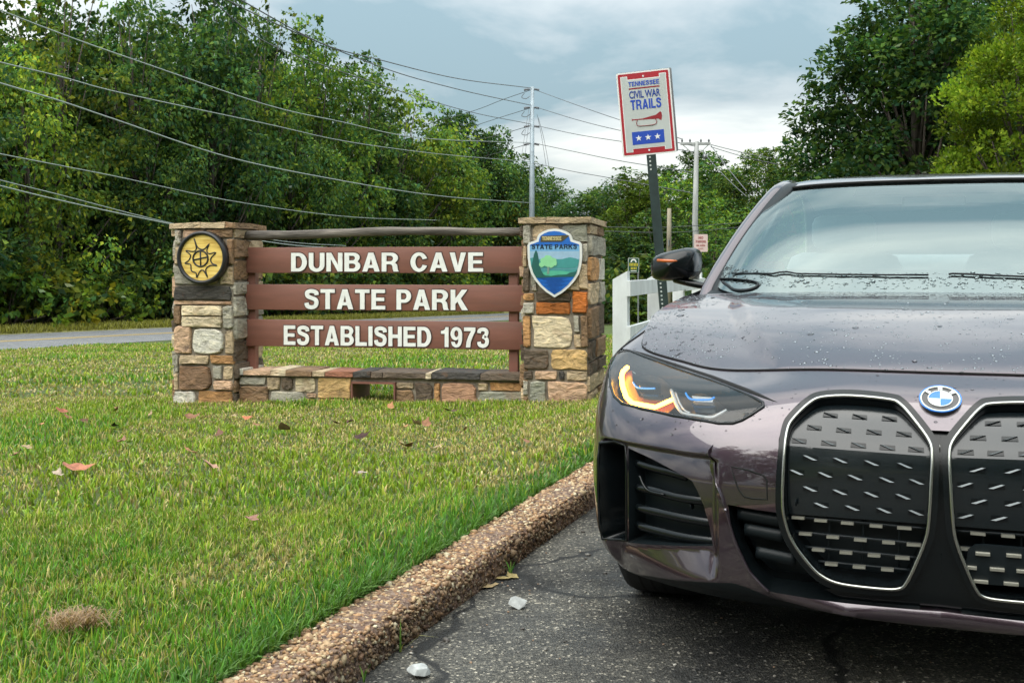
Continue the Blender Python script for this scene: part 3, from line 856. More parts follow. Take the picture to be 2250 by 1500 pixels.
# ------------------------------------------------------------------ bold sans lettering drawn outline by outline
def _el(cx, cy, rx, ry, a0, a1, n=10): return [(cx+rx*math.cos(math.radians(a0+(a1-a0)*k/n)), cy+ry*math.sin(math.radians(a0+(a1-a0)*k/n))) for k in range(n+1)]
def _stroke(pts, w):
    L, R = [], []
    n = len(pts)
    for i in range(n):
        a, b = pts[max(i-1,0)], pts[min(i+1,n-1)]
        d = math.hypot(b[0]-a[0], b[1]-a[1]); nx, ny = -(b[1]-a[1])/d, (b[0]-a[0])/d
        L.append((pts[i][0]+nx*w/2, pts[i][1]+ny*w/2)); R.append((pts[i][0]-nx*w/2, pts[i][1]-ny*w/2))
    return L+R[::-1]
def _sm(p, n=6): return [tuple(q[:2]) for q in catmull([(a,b,0) for a,b in p], n)]
K = 0.205
GLY = {
 'I': (0.21, [(0,0),(0.21,0),(0.21,1),(0,1)], []),
 'L': (0.60, [(0,0),(0.60,0),(0.60,K*.9),(K,K*.9),(K,1),(0,1)], []),
 'T': (0.66, [(0.225,0),(0.435,0),(0.435,0.82),(0.66,0.82),(0.66,1),(0,1),(0,0.82),(0.225,0.82)], []),
 'E': (0.63, [(0,0),(0.63,0),(0.63,0.18),(K,0.18),(K,0.42),(0.58,0.42),(0.58,0.59),(K,0.59),(K,0.82),(0.62,0.82),(0.62,1),(0,1)], []),
 'H': (0.70, [(0,0),(K,0),(K,0.42),(0.495,0.42),(0.495,0),(0.70,0),(0.70,1),(0.495,1),(0.495,0.60),(K,0.60),(K,1),(0,1)], []),
 'N': (0.71, [(0,0),(0.195,0),(0.195,0.67),(0.50,0),(0.71,0),(0.71,1),(0.515,1),(0.515,0.34),(0.21,1),(0,1)], []),
 'K': (0.75, [(0,0),(K,0),(K,0.30),(0.30,0.41),(0.50,0),(0.76,0),(0.445,0.565),(0.74,1),(0.49,1),(K,0.575),(K,1),(0,1)], []),
 'V': (0.70, [(0.24,0),(0.46,0),(0.70,1),(0.48,1),(0.352,0.30),(0.22,1),(0,1)], []),
 'A': (0.76, [(0,0),(0.215,0),(0.268,0.19),(0.49,0.19),(0.543,0),(0.76,0),(0.49,1),(0.268,1)], [[(0.315,0.355),(0.445,0.355),(0.38,0.70)]]),
 'M': (0.84, [(0,0),(0.185,0),(0.185,0.72),(0.33,0),(0.51,0),(0.655,0.72),(0.655,0),(0.84,0),(0.84,1),(0.56,1),(0.42,0.33),(0.28,1),(0,1)], []),
 'W': (1.02, [(0.20,0),(0.40,0),(0.51,0.62),(0.62,0),(0.82,0),(1.02,1),(0.82,1),(0.71,0.36),(0.60,1),(0.42,1),(0.31,0.36),(0.20,1),(0,1)], []),
 'D': (0.71, [(0,0)]+_el(0.34,0.5,0.37,0.5,-90,90,14)+[(0,1)], [[(K,0.175)]+_el(0.32,0.5,0.175,0.325,-90,90,12)+[(K,0.825)]]),
 'P': (0.66, [(0,0),(K,0),(K,0.345)]+_el(0.36,0.672,0.30,0.328,-90,90,12)+[(0,1)], [[(K,0.51)]+_el(0.345,0.67,0.11,0.16,-90,90,10)+[(K,0.83)]]),
 'R': (0.74, [(0,0),(K,0),(K,0.385),(0.36,0.385),(0.43,0.36),(0.47,0.28),(0.485,0.12),(0.52,0),(0.75,0),(0.705,0.08),(0.685,0.25),(0.665,0.37),(0.58,0.455)]+_el(0.40,0.715,0.31,0.285,-40,90,10)+[(0,1)], [[(K,0.545)]+_el(0.37,0.69,0.125,0.145,-90,90,10)+[(K,0.835)]]),
 'B': (0.70, [(0,0)]+_el(0.40,0.285,0.30,0.285,-90,52,10)+_el(0.385,0.745,0.285,0.255,-42,90,10)+[(0,1)], [[(K,0.165)]+_el(0.375,0.295,0.115,0.13,-90,90,8)+[(K,0.425)],[(K,0.595)]+_el(0.36,0.715,0.105,0.12,-90,90,8)+[(K,0.835)]]),
 'U': (0.70, [(0,1)]+[(0,0.37)]+_el(0.35,0.35,0.35,0.365,180,360,16)+[(0.70,1),(0.495,1)]+_el(0.35,0.36,0.145,0.20,360,180,12)+[(K,1)], []),
 'C': (0.74, _el(0.37,0.5,0.37,0.515,-22,-338,26)[::1]+[(0.52,0.64)]+_el(0.375,0.5,0.165,0.335,38,322,20)+[(0.52,0.36)], []),
 'O': (0.78, _el(0.39,0.5,0.39,0.515,0,360,32)[:-1], [_el(0.39,0.5,0.18,0.335,0,360,24)[:-1]]),
 'G': (0.76, _el(0.38,0.5,0.38,0.515,30,320,24)+[(0.62,0.0),(0.76,0.0),(0.76,0.54),(0.40,0.54),(0.40,0.37),(0.55,0.37),(0.54,0.25)]+_el(0.385,0.5,0.17,0.335,300,52,18), []),
 'S': (0.66, _stroke(_sm([(0.565,0.70),(0.53,0.84),(0.33,0.905),(0.14,0.85),(0.12,0.72),(0.18,0.62),(0.34,0.55),(0.50,0.47),(0.555,0.33),(0.50,0.15),(0.33,0.085),(0.14,0.14),(0.09,0.31)],5), 0.195), []),
 '1': (0.40, [(0.19,0),(0.39,0),(0.39,1),(0.235,1),(0.20,0.89),(0.12,0.83),(0,0.81),(0,0.665),(0.19,0.665)], []),
 '7': (0.58, [(0.10,0),(0.315,0),(0.34,0.24),(0.43,0.52),(0.58,0.82),(0.58,1),(0,1),(0,0.815),(0.36,0.815),(0.22,0.56),(0.13,0.28)], []),
 '3': (0.60, _stroke(_sm([(0.095,0.72),(0.13,0.86),(0.30,0.91),(0.45,0.85),(0.475,0.73),(0.42,0.60),(0.30,0.535)],5)+_sm([(0.36,0.52),(0.47,0.43),(0.50,0.29),(0.44,0.14),(0.29,0.085),(0.13,0.14),(0.09,0.29)],5), 0.185), []),
 '9': (0.60, _sm([(0.03,0.27),(0.10,0.08),(0.28,-0.012),(0.47,0.06),(0.57,0.26),(0.595,0.50),(0.585,0.75),(0.48,0.94),(0.29,1.012),(0.10,0.93),(0.0,0.68),(0.07,0.45),(0.22,0.35),(0.33,0.365),(0.395,0.42),(0.39,0.27),(0.34,0.17),(0.275,0.15),(0.235,0.19),(0.215,0.27)],4), [_el(0.295,0.675,0.105,0.17,0,360,16)[:-1]]),
}
_gm = {}
def glyph_mesh(ch, depth=0.006):
    """front face at y = -depth, back at 0, cap height 1 along z"""
    if ch not in _gm:
        w, o, hs = GLY[ch]
        P, E = [], []
        for L in [o]+hs:
            b = len(P); n = len(L); P += L; E += [(b+i, b+(i+1) % n) for i in range(n)]
        vs, es, fs, _, _, _ = delaunay_2d_cdt([Vector(p) for p in P], E, [], 0, 1e-5)
        vs = [tuple(v) for v in vs]
        def ins(p, poly):
            x, y = p; c = False
            for i in range(len(poly)):
                x0, y0 = poly[i]; x1, y1 = poly[i-1]
                if (y0 > y) != (y1 > y) and x < (x1-x0)*(y-y0)/(y1-y0)+x0: c = not c
            return c
        keep = []
        for f in fs:
            c = (sum(vs[i][0] for i in f)/3, sum(vs[i][1] for i in f)/3)
            if ins(c, o) and not any(ins(c, h) for h in hs):
                a, b, d = (vs[i] for i in f)
                ccw = (b[0]-a[0])*(d[1]-a[1])-(b[1]-a[1])*(d[0]-a[0]) > 0
                keep.append(tuple(f) if ccw else tuple(reversed(f)))
        _gm[ch] = (vs, keep)
    vs, keep = _gm[ch]
    n = len(vs)
    V = np.array([(x, -depth, z) for x, z in vs]+[(x, 0.0, z) for x, z in vs])
    Fc = list(keep)
    ed = set()
    for f in keep:
        for i in range(3): ed.add((f[i], f[(i+1)%3]))
    for a, b in ed:
        if (b, a) not in ed: Fc.append((a, n+a, n+b, b))
    return V, Fc
def words(body, x0, x1, z0, z1, y, depth, track=0.09, space=0.36, grow=0.0):
    """letters of a line fitted to a box: list of (verts, faces)"""
    wds = []; x = 0
    for ch in body:
        if ch == ' ': x += space; continue
        wds.append((ch, x)); x += GLY[ch][0]+track
    tot = x-track
    sx = (x1-x0)/tot; sz = z1-z0
    out = []
    for ch, xo in wds:
        V, Fc = glyph_mesh(ch, 1.0)
        cx, cz = xo+GLY[ch][0]/2, 0.5
        W = np.stack([x0+V[:,0]*sx+xo*sx, y+V[:,1]*depth, z0+V[:,2]*sz], -1)
        if grow:
            # thicken every outline evenly
            n2 = len(V)//2
            P2 = W[:n2][:, [0,2]].copy(); acc = np.zeros_like(P2)
            for f in Fc:
                if len(f) == 4:
                    a, b = f[0], f[3]
                    d = P2[b]-P2[a]; nn = np.array([d[1], -d[0]])/ (np.linalg.norm(d)+1e-9)
                    acc[a] += nn; acc[b] += nn
            ln = np.linalg.norm(acc, axis=1)[:,None]; acc = np.where(ln > 1e-6, acc/np.maximum(ln,1e-6), 0)
            P2 += acc*grow
            W[:n2,0] = P2[:,0]; W[:n2,2] = P2[:,1]; W[n2:,0] = P2[:,0]; W[n2:,2] = P2[:,1]
        out.append((W, Fc))
    return out
def word_mesh(mb, body, x0, x1, z0, z1, y, depth, **k):
    for W, Fc in words(body, x0, x1, z0, z1, y, depth, **k): mb.add(W, Fc)
# ------------------------------------------------------------------ lettering
def text_verts(body, offset=0.0, bev=0.0, extrude=0.01, spacing=1.0, res=4):
    cu = bpy.data.curves.new('t', 'FONT')
    cu.body = body; cu.size = 1.0; cu.offset = offset; cu.extrude = extrude
    cu.resolution_u = res; cu.space_character = spacing; cu.bevel_depth = bev
    cu.align_x = 'LEFT'
    o = bpy.data.objects.new('t', cu); COL.objects.link(o)
    dg = bpy.context.evaluated_depsgraph_get(); dg.update()
    me = bpy.data.meshes.new_from_object(o.evaluated_get(dg))
    V = np.array([v.co[:] for v in me.vertices]); Fc = [tuple(p.vertices) for p in me.polygons]
    bpy.data.objects.remove(o); bpy.data.curves.remove(cu); bpy.data.meshes.remove(me)
    return V, Fc
def put_text(mb, body, x0, x1, z0, z1, y, depth=0.006, offset=0.0, mi=0, spacing=1.0, grow=0.0, shear=0.0):
    """fills the box x0..x1, z0..z1 on a plane facing -y at y"""
    V, Fc = text_verts(body, offset, 0.0, 0.01, spacing)
    a, b = V.min(0), V.max(0)
    sx = (x1-x0+2*grow)/(b[0]-a[0]); sz = (z1-z0+2*grow)/(b[1]-a[1])
    W = np.stack([x0-grow+(V[:,0]-a[0])*sx + shear*(V[:,1]-a[1])*sz, y - (V[:,2]-a[2])/(b[2]-a[2])*depth, z0-grow+(V[:,1]-a[1])*sz], -1)
    mb.add(W, Fc, mi)

# ------------------------------------------------------------------ the stone park sign
SA = math.radians(11.6)
SO = at(447, 885, 11.0)                        # foot of the left pillar's front face
SO = Vector((SO.x, SO.y, SO.z))
def sl(px, py, dep=0.0):
    """sight line through (px,py) -> (x, z) on the sign's plane dep metres behind its front"""
    dx, dz = (px-CX)/F, -(py-HY)/F
    ca, sa = math.cos(SA), math.sin(SA)
    ox, oy = -SO.x*ca + SO.y*sa, -SO.x*sa - SO.y*ca     # camera in the sign's frame
    lx, ly = dx*ca - sa, dx*sa + ca
    t = (dep-oy)/ly
    return ox+lx*t, EYE-SO.z+dz*t
def dep_for(px_front, px_back, py):
    x, z = sl(px_front, py)
    lo, hi = 0.0, 3.0
    for _ in range(40):
        m = (lo+hi)/2
        if sl(px_back, py, m)[0] > x: lo = m
        else: hi = m
    return lo
M_MORT = pbr('mortar', (0.27, 0.23, 0.18), 0.95, vary=0.35, vscale=14, bump=0.7, bscale=70, bdist=0.006)
def mat_stone():
    m, nt, out = new_mat('fieldstone')
    T = NT(nt)
    v = T.obj()
    oi = T.n('ShaderNodeObjectInfo')
    off = T.n('ShaderNodeVectorMath', {0: v, 1: T.n('ShaderNodeCombineXYZ', {0: T.math('MULTIPLY', oi.outputs['Random'], 37.0), 2: T.math('MULTIPLY', oi.outputs['Random'], 91.0)}).outputs[0]}, operation='ADD').outputs[0]
    st = T.n('ShaderNodeMapping', {'Vector': off}); st.inputs['Scale'].default_value = (1.0, 1.0, 2.6); st.inputs['Rotation'].default_value = (0, 0.5, 0)
    f = T.noise(7.0, 6, 0.62, st.outputs[0], 1.4)
    c = T.mixc(1.0, oi.outputs['Color'], T.ramp(f, [(0.26, (0.30, 0.28, 0.27)), (0.42, (0.85, 0.84, 0.83)), (0.55, (1.1, 1.08, 1.04)), (0.74, (1.65, 1.55, 1.38))]), 'MULTIPLY')
    rust = T.n('ShaderNodeMapRange', {0: T.noise(4.0, 5, 0.6, off, 0.8), 1: 0.56, 2: 0.70})
    c = T.mixc(T.math('MULTIPLY', rust.outputs[0], 0.42), c, (0.26, 0.105, 0.035))
    blk = T.n('ShaderNodeMapRange', {0: T.noise(5.5, 6, 0.7, T.n('ShaderNodeVectorMath', {0: off, 1: (13.0, 5.0, 7.0)}, operation='ADD').outputs[0], 1.0), 1: 0.60, 2: 0.72})
    c = T.mixc(T.math('MULTIPLY', blk.outputs[0], 0.8), c, (0.035, 0.030, 0.027))
    h = T.math('ADD', f, T.math('MULTIPLY', T.noise(45, 4, 0.6, off), 0.25))
    b = T.n('ShaderNodeBsdfPrincipled', {'Base Color': c, 'Roughness': 0.82, 'Specular IOR Level': 0.35, 'Normal': T.bump(h, 1.0, 0.03)})
    nt.links.new(b.outputs[0], out.inputs[0])
    return m
M_STONE = mat_stone()
SC_ = dict(grey=(0.40,0.375,0.31), tan=(0.50,0.385,0.25), pink=(0.54,0.36,0.24), brown=(0.26,0.165,0.095), dark=(0.12,0.090,0.065), char=(0.060,0.055,0.050),
           cream=(0.66,0.55,0.38), white=(0.64,0.61,0.53), orange=(0.45,0.245,0.105), rust=(0.46,0.15,0.035), green=(0.31,0.31,0.25), gold=(0.60,0.40,0.18), red=(0.30,0.13,0.08))
srg = random.Random(5)
def stone(parent, rect, O, R, Nn, col, thick=0.05, proud=0.017, name='stone'):
    """rect (a0,b0,a1,b1) on the face with origin O, right vector R, outward normal Nn"""
    a0, b0, a1, b1 = rect
    w, h = a1-a0, b1-b0
    g = 0.008
    j = min(w, h)*0.11
    pts = []
    cs = [(a0+g, b0+g), (a1-g, b0+g), (a1-g, b1-g), (a0+g, b1-g)]
    for k in range(4):
        p, q = cs[k], cs[(k+1) % 4]
        L = math.hypot(q[0]-p[0], q[1]-p[1]); n = 2 if L < 0.16 else 4
        for i in range(n):
            t = i/n
            x, y = p[0]+(q[0]-p[0])*t, p[1]+(q[1]-p[1])*t
            c = 1.15 if i == 0 else 0.42
            mx, my = (a0+a1)/2, (b0+b1)/2
            pull = srg.uniform(0, c)*j*1.3
            d = math.hypot(mx-x, my-y)+1e-6
            pts.append((x+(mx-x)/d*pull, y+(my-y)/d*pull))
    n = len(pts)
    mx, my = sum(p[0] for p in pts)/n, sum(p[1] for p in pts)/n
    bev = min(0.011, 0.12*min(w, h))
    tilt = (srg.uniform(-0.5, 0.5), srg.uniform(-0.5, 0.5))
    pr = proud*srg.uniform(0.5, 1.9)
    V, Fc = [], []
    sk = srg.uniform(-0.05, 0.05)
    pts = [(x+sk*(y-my), y+srg.uniform(-0.35,0.35)*sk*(x-mx)) for x, y in pts]
    def P(x, y, d): V.append(O + R*x + Vector((0,0,1))*y + Nn*d)
    for x, y in pts: P(x, y, -thick)
    for x, y in pts: P(x, y, pr*0.62)
    for x, y in pts:
        d = math.hypot(mx-x, my-y)+1e-6
        P(x+(mx-x)/d*bev, y+(my-y)/d*bev, pr*(1+tilt[0]*(x-mx)/w+tilt[1]*(y-my)/h)+srg.uniform(-0.007, 0.007))
    P(mx+srg.uniform(-.2,.2)*w, my+srg.uniform(-.2,.2)*h, pr*srg.uniform(0.9,1.1))
    for k in range(n):
        l = (k+1) % n
        Fc += [(k, l, n+l, n+k), (n+k, n+l, 2*n+l, 2*n+k), (2*n+k, 2*n+l, 3*n)]
    o = mesh(name, V, Fc, M_STONE, parent)
    c = SC_[col] if isinstance(col, str) else col
    k = srg.uniform(0.85, 1.15)
    o.color = (c[0]*k, c[1]*k, c[2]*k, 1)
    return o
def courses(parent, W, H, O, R, Nn, seed, cols=('tan','grey','brown','dark','cream','orange','pink','grey')):
    r = random.Random(seed); z = 0.0
    while z < H-0.02:
        h = min(r.uniform(0.10, 0.26), H-z)
        if H-z-h < 0.07: h = H-z
        x = 0.0
        while x < W-0.02:
            w = min(r.uniform(0.14, 0.38), W-x)
            if W-x-w < 0.09: w = W-x
            stone(parent, (x, z, x+w, z+h), O, R, Nn, r.choice(cols))
            x += w
        z += h

PS = thing('park_sign', 'stone pillared park sign with three brown name boards on the lawn', 'sign', SO, -SA)
EX, EY = Vector((1,0,0)), Vector((0,1,0))
def crop4(x, y): return 360+x/3.26, 460+y/3.26
def crop5(x, y): return 840+x/3.26, 460+y/3.26
def rect_on(cf, r, dep=0.0):
    a = sl(*cf(r[0], r[3]), dep); b = sl(*cf(r[2], r[1]), dep)
    return (a[0], a[1], b[0], b[1])
def pillar(xl, xr, ztop, dep, stones, cf, side, seed, zb):
    W = xr-xl
    core = MB().box((xl+0.012, 0.012, zb-0.25), (xr-0.012, dep-0.012, ztop), 0)
    p = core.build('pillar', M_MORT, PS)
    for r, c in stones:
        q = rect_on(cf, r)
        q = (max(q[0], xl), max(q[1], zb-0.05), min(q[2], xr), min(q[3], ztop))
        if q[2]-q[0] < 0.03 or q[3]-q[1] < 0.02: continue
        stone(p, q, Vector((0,0,0)), EX, -EY, c)
    # right-hand cheek
    for (z0, z1, c, sp) in side:
        cut = [0.0]+[k*dep for k in sp]+[dep]
        for k in range(len(cut)-1):
            stone(p, (cut[k], z0, cut[k+1], z1), Vector((xr, 0, 0)), EY, EX, c if isinstance(c, str) else c[k % len(c)])
    courses(p, dep, ztop-zb, Vector((xl, dep, zb)), -EY, -EX, seed)
    courses(p, W, ztop-zb, Vector((xr, dep, zb)), -EX, EY, seed+1)
    # cap of rough flagstones
    r = random.Random(seed); ov = 0.035
    x = xl-ov
    while x < xr+ov-0.02:
        w = min(r.uniform(0.22, 0.36), xr+ov-x)
        if xr+ov-x-w < 0.1: w = xr+ov-x
        t = r.uniform(0.045, 0.062)
        y0 = -ov+r.uniform(-0.01, 0.012)
        V = []
        n = 6
        low = [(x+0.004, y0), (x+w*0.5, y0-r.uniform(0,0.014)), (x+w-0.004, y0), (x+w-0.004, dep*0.5), (x+w-0.004, dep+ov), (x+0.004, dep+ov)]
        m = MB()
        V = [(a, b, ztop+r.uniform(-0.004,0.006)) for a, b in low]+[(a+r.uniform(-.004,.004), b+r.uniform(-.008,.010), ztop+t+r.uniform(-0.010,0.008)) for a, b in low]
        m.add(V, [tuple(range(n-1,-1,-1)), tuple(range(n,2*n))]+[(k,(k+1)%n,n+(k+1)%n,n+k) for k in range(n)])
        o = m.build('capstone', M_STONE, p)
        c = SC_[r.choice(['brown','tan','dark','pink'] if seed < 50 else ['brown','dark','tan','brown'])]; o.color = (*c, 1)
        x += w
    return p
xlL, _ = sl(381, 700); xlR, _ = sl(514, 700)
_, zt = sl(447, 502)
depL = dep_for(514, 577, 560)
L_ST = [((80,140,135,258),'grey'),((135,140,300,212),'pink'),((300,140,510,206),'brown'),((75,258,180,400),'tan'),((180,212,450,400),'tan'),((450,206,510,400),'brown'),
 ((65,400,250,545),'grey'),((250,400,397,545),'tan'),((397,400,510,545),'tan'),((60,545,490,652),'char'),((60,652,490,684),'pink'),((490,545,512,684),'grey'),
 ((60,684,125,826),'brown'),((125,684,424,764),'cream'),((125,764,424,846),'cream'),((424,684,512,858),'grey'),((60,826,205,1035),'pink'),((205,850,436,1040),'white'),
 ((436,862,512,1038),'tan'),((60,1035,108,1172),'grey'),((108,1040,330,1110),'tan'),((330,1040,512,1110),'orange'),((108,1112,348,1296),(0.23,0.14,0.085)),((348,1112,422,1222),'grey'),
 ((422,1112,500,1222),'tan'),((348,1222,500,1296),'pink'),((60,1172,108,1296),'tan'),((60,1296,240,1400),'white'),((240,1296,500,1400),'orange')]
H1 = zt
LS = [(0.0,0.10,'dark',[]),(0.10,0.24,'brown',[0.5]),(0.24,0.40,'dark',[]),(0.40,0.62,('dark','tan'),[0.55]),(0.62,0.84,'grey',[]),(0.84,1.06,'grey',[0.4]),(1.06,1.20,('grey','tan'),[0.6]),(1.20,1.42,'brown',[0.5]),(1.42,1.62,('brown','tan'),[0.45]),(1.62,H1,'tan',[0.6])]
PL = pillar(xlL, xlR, zt, depL, L_ST, crop4, LS, 20, 0.0)
xrL, zbR = sl(1148, 886); xrR, _ = sl(1293, 700)
_, ztR = sl(1220, 491)
depR = max(dep_for(1293, 1325, 600), depL)
R_ST = [((990,100,1070,255),'grey'),((1070,100,1280,255),'tan'),((1280,100,1490,240),'green'),((990,255,1040,418),'tan'),((1040,255,1110,418),'grey'),((1110,255,1430,600),'tan'),((1430,240,1490,382),'grey'),
 ((990,418,1060,592),'dark'),((1060,418,1110,592),'grey'),((1400,382,1490,580),'tan'),((990,592,1095,660),'orange'),((990,660,1095,755),'grey'),((1095,592,1356,660),'dark'),((1095,660,1356,755),'rust'),
 ((1356,580,1490,750),(0.44,0.135,0.028)),((990,755,1068,995),'orange'),((1068,755,1368,995),'cream'),((1368,755,1418,885),'grey'),((1368,885,1430,995),'tan'),((1418,755,1490,995),'brown'),
 ((990,995,1200,1150),'dark'),((1200,995,1490,1152),'gold'),((990,1150,1085,1220),'dark'),((1085,1152,1260,1222),'pink'),((1260,1152,1312,1226),'char'),((1312,1152,1490,1228),'tan'),
 ((990,1220,1050,1335),'grey'),((1050,1222,1178,1400),'green'),((1178,1228,1490,1400),'pink'),((990,1335,1050,1400),'brown')]
RS = [(zbR,0.18,('tan','brown'),[0.55]),(0.18,0.34,'tan',[]),(0.34,0.46,'dark',[0.5]),(0.46,0.66,('dark','brown'),[0.4]),(0.66,0.98,('brown','dark'),[0.5]),(0.98,1.20,('tan','grey'),[0.6]),(1.20,1.44,('orange','white'),[0.5]),(1.44,1.64,'grey',[]),(1.64,ztR,('tan','brown'),[0.5])]
PR = pillar(xrL, xrR, ztR, depR, R_ST, crop5, RS, 60, zbR)

# low wall between the pillars with its coping and the steel-lined opening
WD0, WD1 = 0.10, 0.52                            # front and back of the wall
def wrect(cf, r, dep): return rect_on(cf, r, dep)
ox0, oz1 = sl(775, 838, WD0); ox1, _ = sl(871, 838, WD0)
_, zcl = sl(560, 825, WD0); _, zcr = sl(1140, 833, WD0)
_, ztl = sl(560, 812, WD0-0.05)
zc_ = (zcl+zcr)/2; zb_ = min(0.0, zbR)-0.25
wall = MB().box((xlR-0.02, WD0+0.012, zb_), (ox0, WD1-0.012, zc_)).box((ox1, WD0+0.012, zb_), (xrL+0.02, WD1-0.012, zc_)).box((ox0, WD0+0.012, oz1), (ox1, WD1-0.012, zc_)).build('base_wall', M_MORT, PS)
W_ST4 = [((505,1198,735,1258),'grey'),((505,1258,758,1400),'brown'),((735,1198,838,1298),'tan'),((758,1298,1018,1410),'grey'),((838,1198,932,1298),'dark'),((932,1198,1096,1312),'cream'),
 ((1018,1312,1096,1352),'pink'),((1018,1352,1096,1415),'orange'),((1096,1198,1345,1356),'gold'),((1096,1356,1345,1420),'orange')]
W_ST5 = [((92,1236,232,1284),'tan'),((92,1284,232,1410),'brown'),((232,1236,368,1410),'dark'),((368,1236,420,1410),'orange'),((420,1236,682,1410),(0.52,0.30,0.19)),((682,1236,765,1302),'tan'),((765,1236,1010,1302),'orange'),((682,1302,1010,1410),'green')]
for cf, lst in ((crop4, W_ST4), (crop5, W_ST5)):
    for r, c in lst:
        q = wrect(cf, r, WD0)
        q = (max(q[0], xlR+0.0), max(q[1], zb_+0.1), min(q[2], xrL), min(q[3], zc_))
        if q[1] < -0.12: q = (q[0], -0.12, q[2], q[3])
        stone(wall, q, Vector((0, WD0, 0)), EX, -EY, c)
courses(wall, ox0-xlR, zc_, Vector((ox0, WD1, 0)), -EX, EY, 71)
courses(wall, xrL-ox1, zc_, Vector((xrL, WD1, 0)), -EX, EY, 72)
# coping stones
cop = [(520,566,'white'),(566,760,'pink'),(760,872,'cream'),(872,1060,'brown'),(1060,1150,'tan'),(1150,1352,'red'),(1352,1480,'char'),(1480,1565,'dark')]
cop5 = [(-1,310,'dark'),(310,352,'cream'),(352,700,'char'),(700,1010,'dark')]
def coping(x0, x1, c):
    r = srg
    t = r.uniform(0.045, 0.062); o_ = r.uniform(0.035, 0.055)
    m = MB()
    lo = [(x0+.003, WD0-o_), ((x0+x1)/2, WD0-o_-r.uniform(0,.012)), (x1-.003, WD0-o_+r.uniform(-.006,.006)), (x1-.003, WD1+.03), (x0+.003, WD1+.03)]
    n = len(lo)
    V = [(a,b,zc_+0.001) for a,b in lo]+[(a,b+r.uniform(0,.012),zc_+t+r.uniform(-.008,.006)) for a,b in lo]
    m.add(V, [tuple(range(n-1,-1,-1)), tuple(range(n,2*n))]+[(k,(k+1)%n,n+(k+1)%n,n+k) for k in range(n)])
    o = m.build('coping_stone', M_STONE, wall); o.color = (*SC_[c],1)
for a, b, c in cop:
    x0 = sl(*crop4(a,1180), WD0-0.04)[0]; x1 = sl(*crop4(b,1180), WD0-0.04)[0]
    coping(max(x0, xlR), x1, c)
for a, b, c in cop5:
    x0 = sl(*crop5(a if a >= 0 else 85-0, 1190), WD0-0.04)[0] if a >= 0 else sl(*crop4(1565,1180), WD0-0.04)[0]
    x1 = sl(*crop5(b,1190), WD0-0.04)[0]
    coping(x0, min(x1, xrL), c)
M_BRN = pbr('brown_sign_paint', (0.215, 0.088, 0.062), 0.55, vary=0.14, vscale=5, bump=0.12, bscale=30, bdist=0.002, vec=(0.4,1,3), dirt=(0.175,0.085,0.064))
M_BRD = pbr('dark_brown_paint', (0.060, 0.026, 0.020), 0.6, vary=0.2, vscale=8)
M_LET = pbr('white_sign_paint', (0.80, 0.80, 0.76), 0.6, vary=0.10, vscale=12, bump=0.08, bscale=50, bdist=0.001)
# steel lining of the opening
t_ = 0.014
lin = MB().box((ox0, WD0-0.05, zb_+0.12), (ox0+t_, WD1+0.05, oz1)).box((ox1-t_, WD0-0.05, zb_+0.12), (ox1, WD1+0.05, oz1)).box((ox0, WD0-0.05, oz1-t_), (ox1, WD1+0.05, oz1+0.002))
lin.build('opening_lining', M_BRN, PS)
# boards
bd = dep_for(514, 539, 660)
BX0 = sl(539, 600, bd)[0]; BX1 = xrL+0.01
for (yt0, yb0, txt, tx0, tx1, ty0, ty1, sp) in ((542.5, 600, 'DUNBAR CAVE', 640.5, 1062, 554.5, 596.5, 1.0), (625.5, 682.5, 'STATE PARK', 670, 1028, 636.5, 678.5, 1.0), (704.5, 764.5, 'ESTABLISHED 1973', 624.5, 1075, 719.5, 757, 1.03)):
    z1 = sl(850, yt0, bd)[1]; z0 = sl(850, yb0, bd)[1]
    b = MB().box((BX0, bd, z0), (BX1, bd+0.045, z1), 0, 0.006).build('sign_board', M_BRN, PS)
    smooth_by_angle(b, 40)
    a = sl(tx0, ty1, bd); c = sl(tx1, ty0, bd)
    for W_, Fl in words(txt, a[0], c[0], a[1], c[1], bd-0.0005, 0.0035, space=0.42, grow=0.011):
        mesh('letter_outline', W_, Fl, M_BRD, b)
    for W_, Fl in words(txt, a[0], c[0], a[1], c[1], bd-0.004, 0.008, space=0.42):
        mesh('letter', W_, Fl, M_LET, b)
for px in (552, 1128):
    x = sl(px, 660, bd+0.05)[0]
    z1 = sl(px, 540, bd+0.05)[1]
    MB().box((x-0.045, bd+0.047, -0.05), (x+0.045, bd+0.13, z1-0.03), 0, 0.005).build('board_post', M_BRN, PS)
M_LOG = pbr('weathered_log', (0.15, 0.13, 0.11), 0.9, vary=0.6, vscale=5, bump=1.0, bscale=12, bdist=0.015, vec=(0.35,4,4), dirt=(0.04,0.033,0.028))
lp = []
for k in range(15):
    f = k/14; px = 541+(1165-541)*f; py = 517.5-9.5*f+1.5*math.sin(f*9)-3.0*math.sin(math.pi*f)
    x, z = sl(px, py, bd); lp.append((x, bd+0.02*math.sin(f*7), z))
recalc(MB().tube(lp, [0.046-0.010*(k/14)+0.003*math.sin(k*2.1) for k in range(15)], 12).build('log_rail', M_LOG, PS, smooth=True))

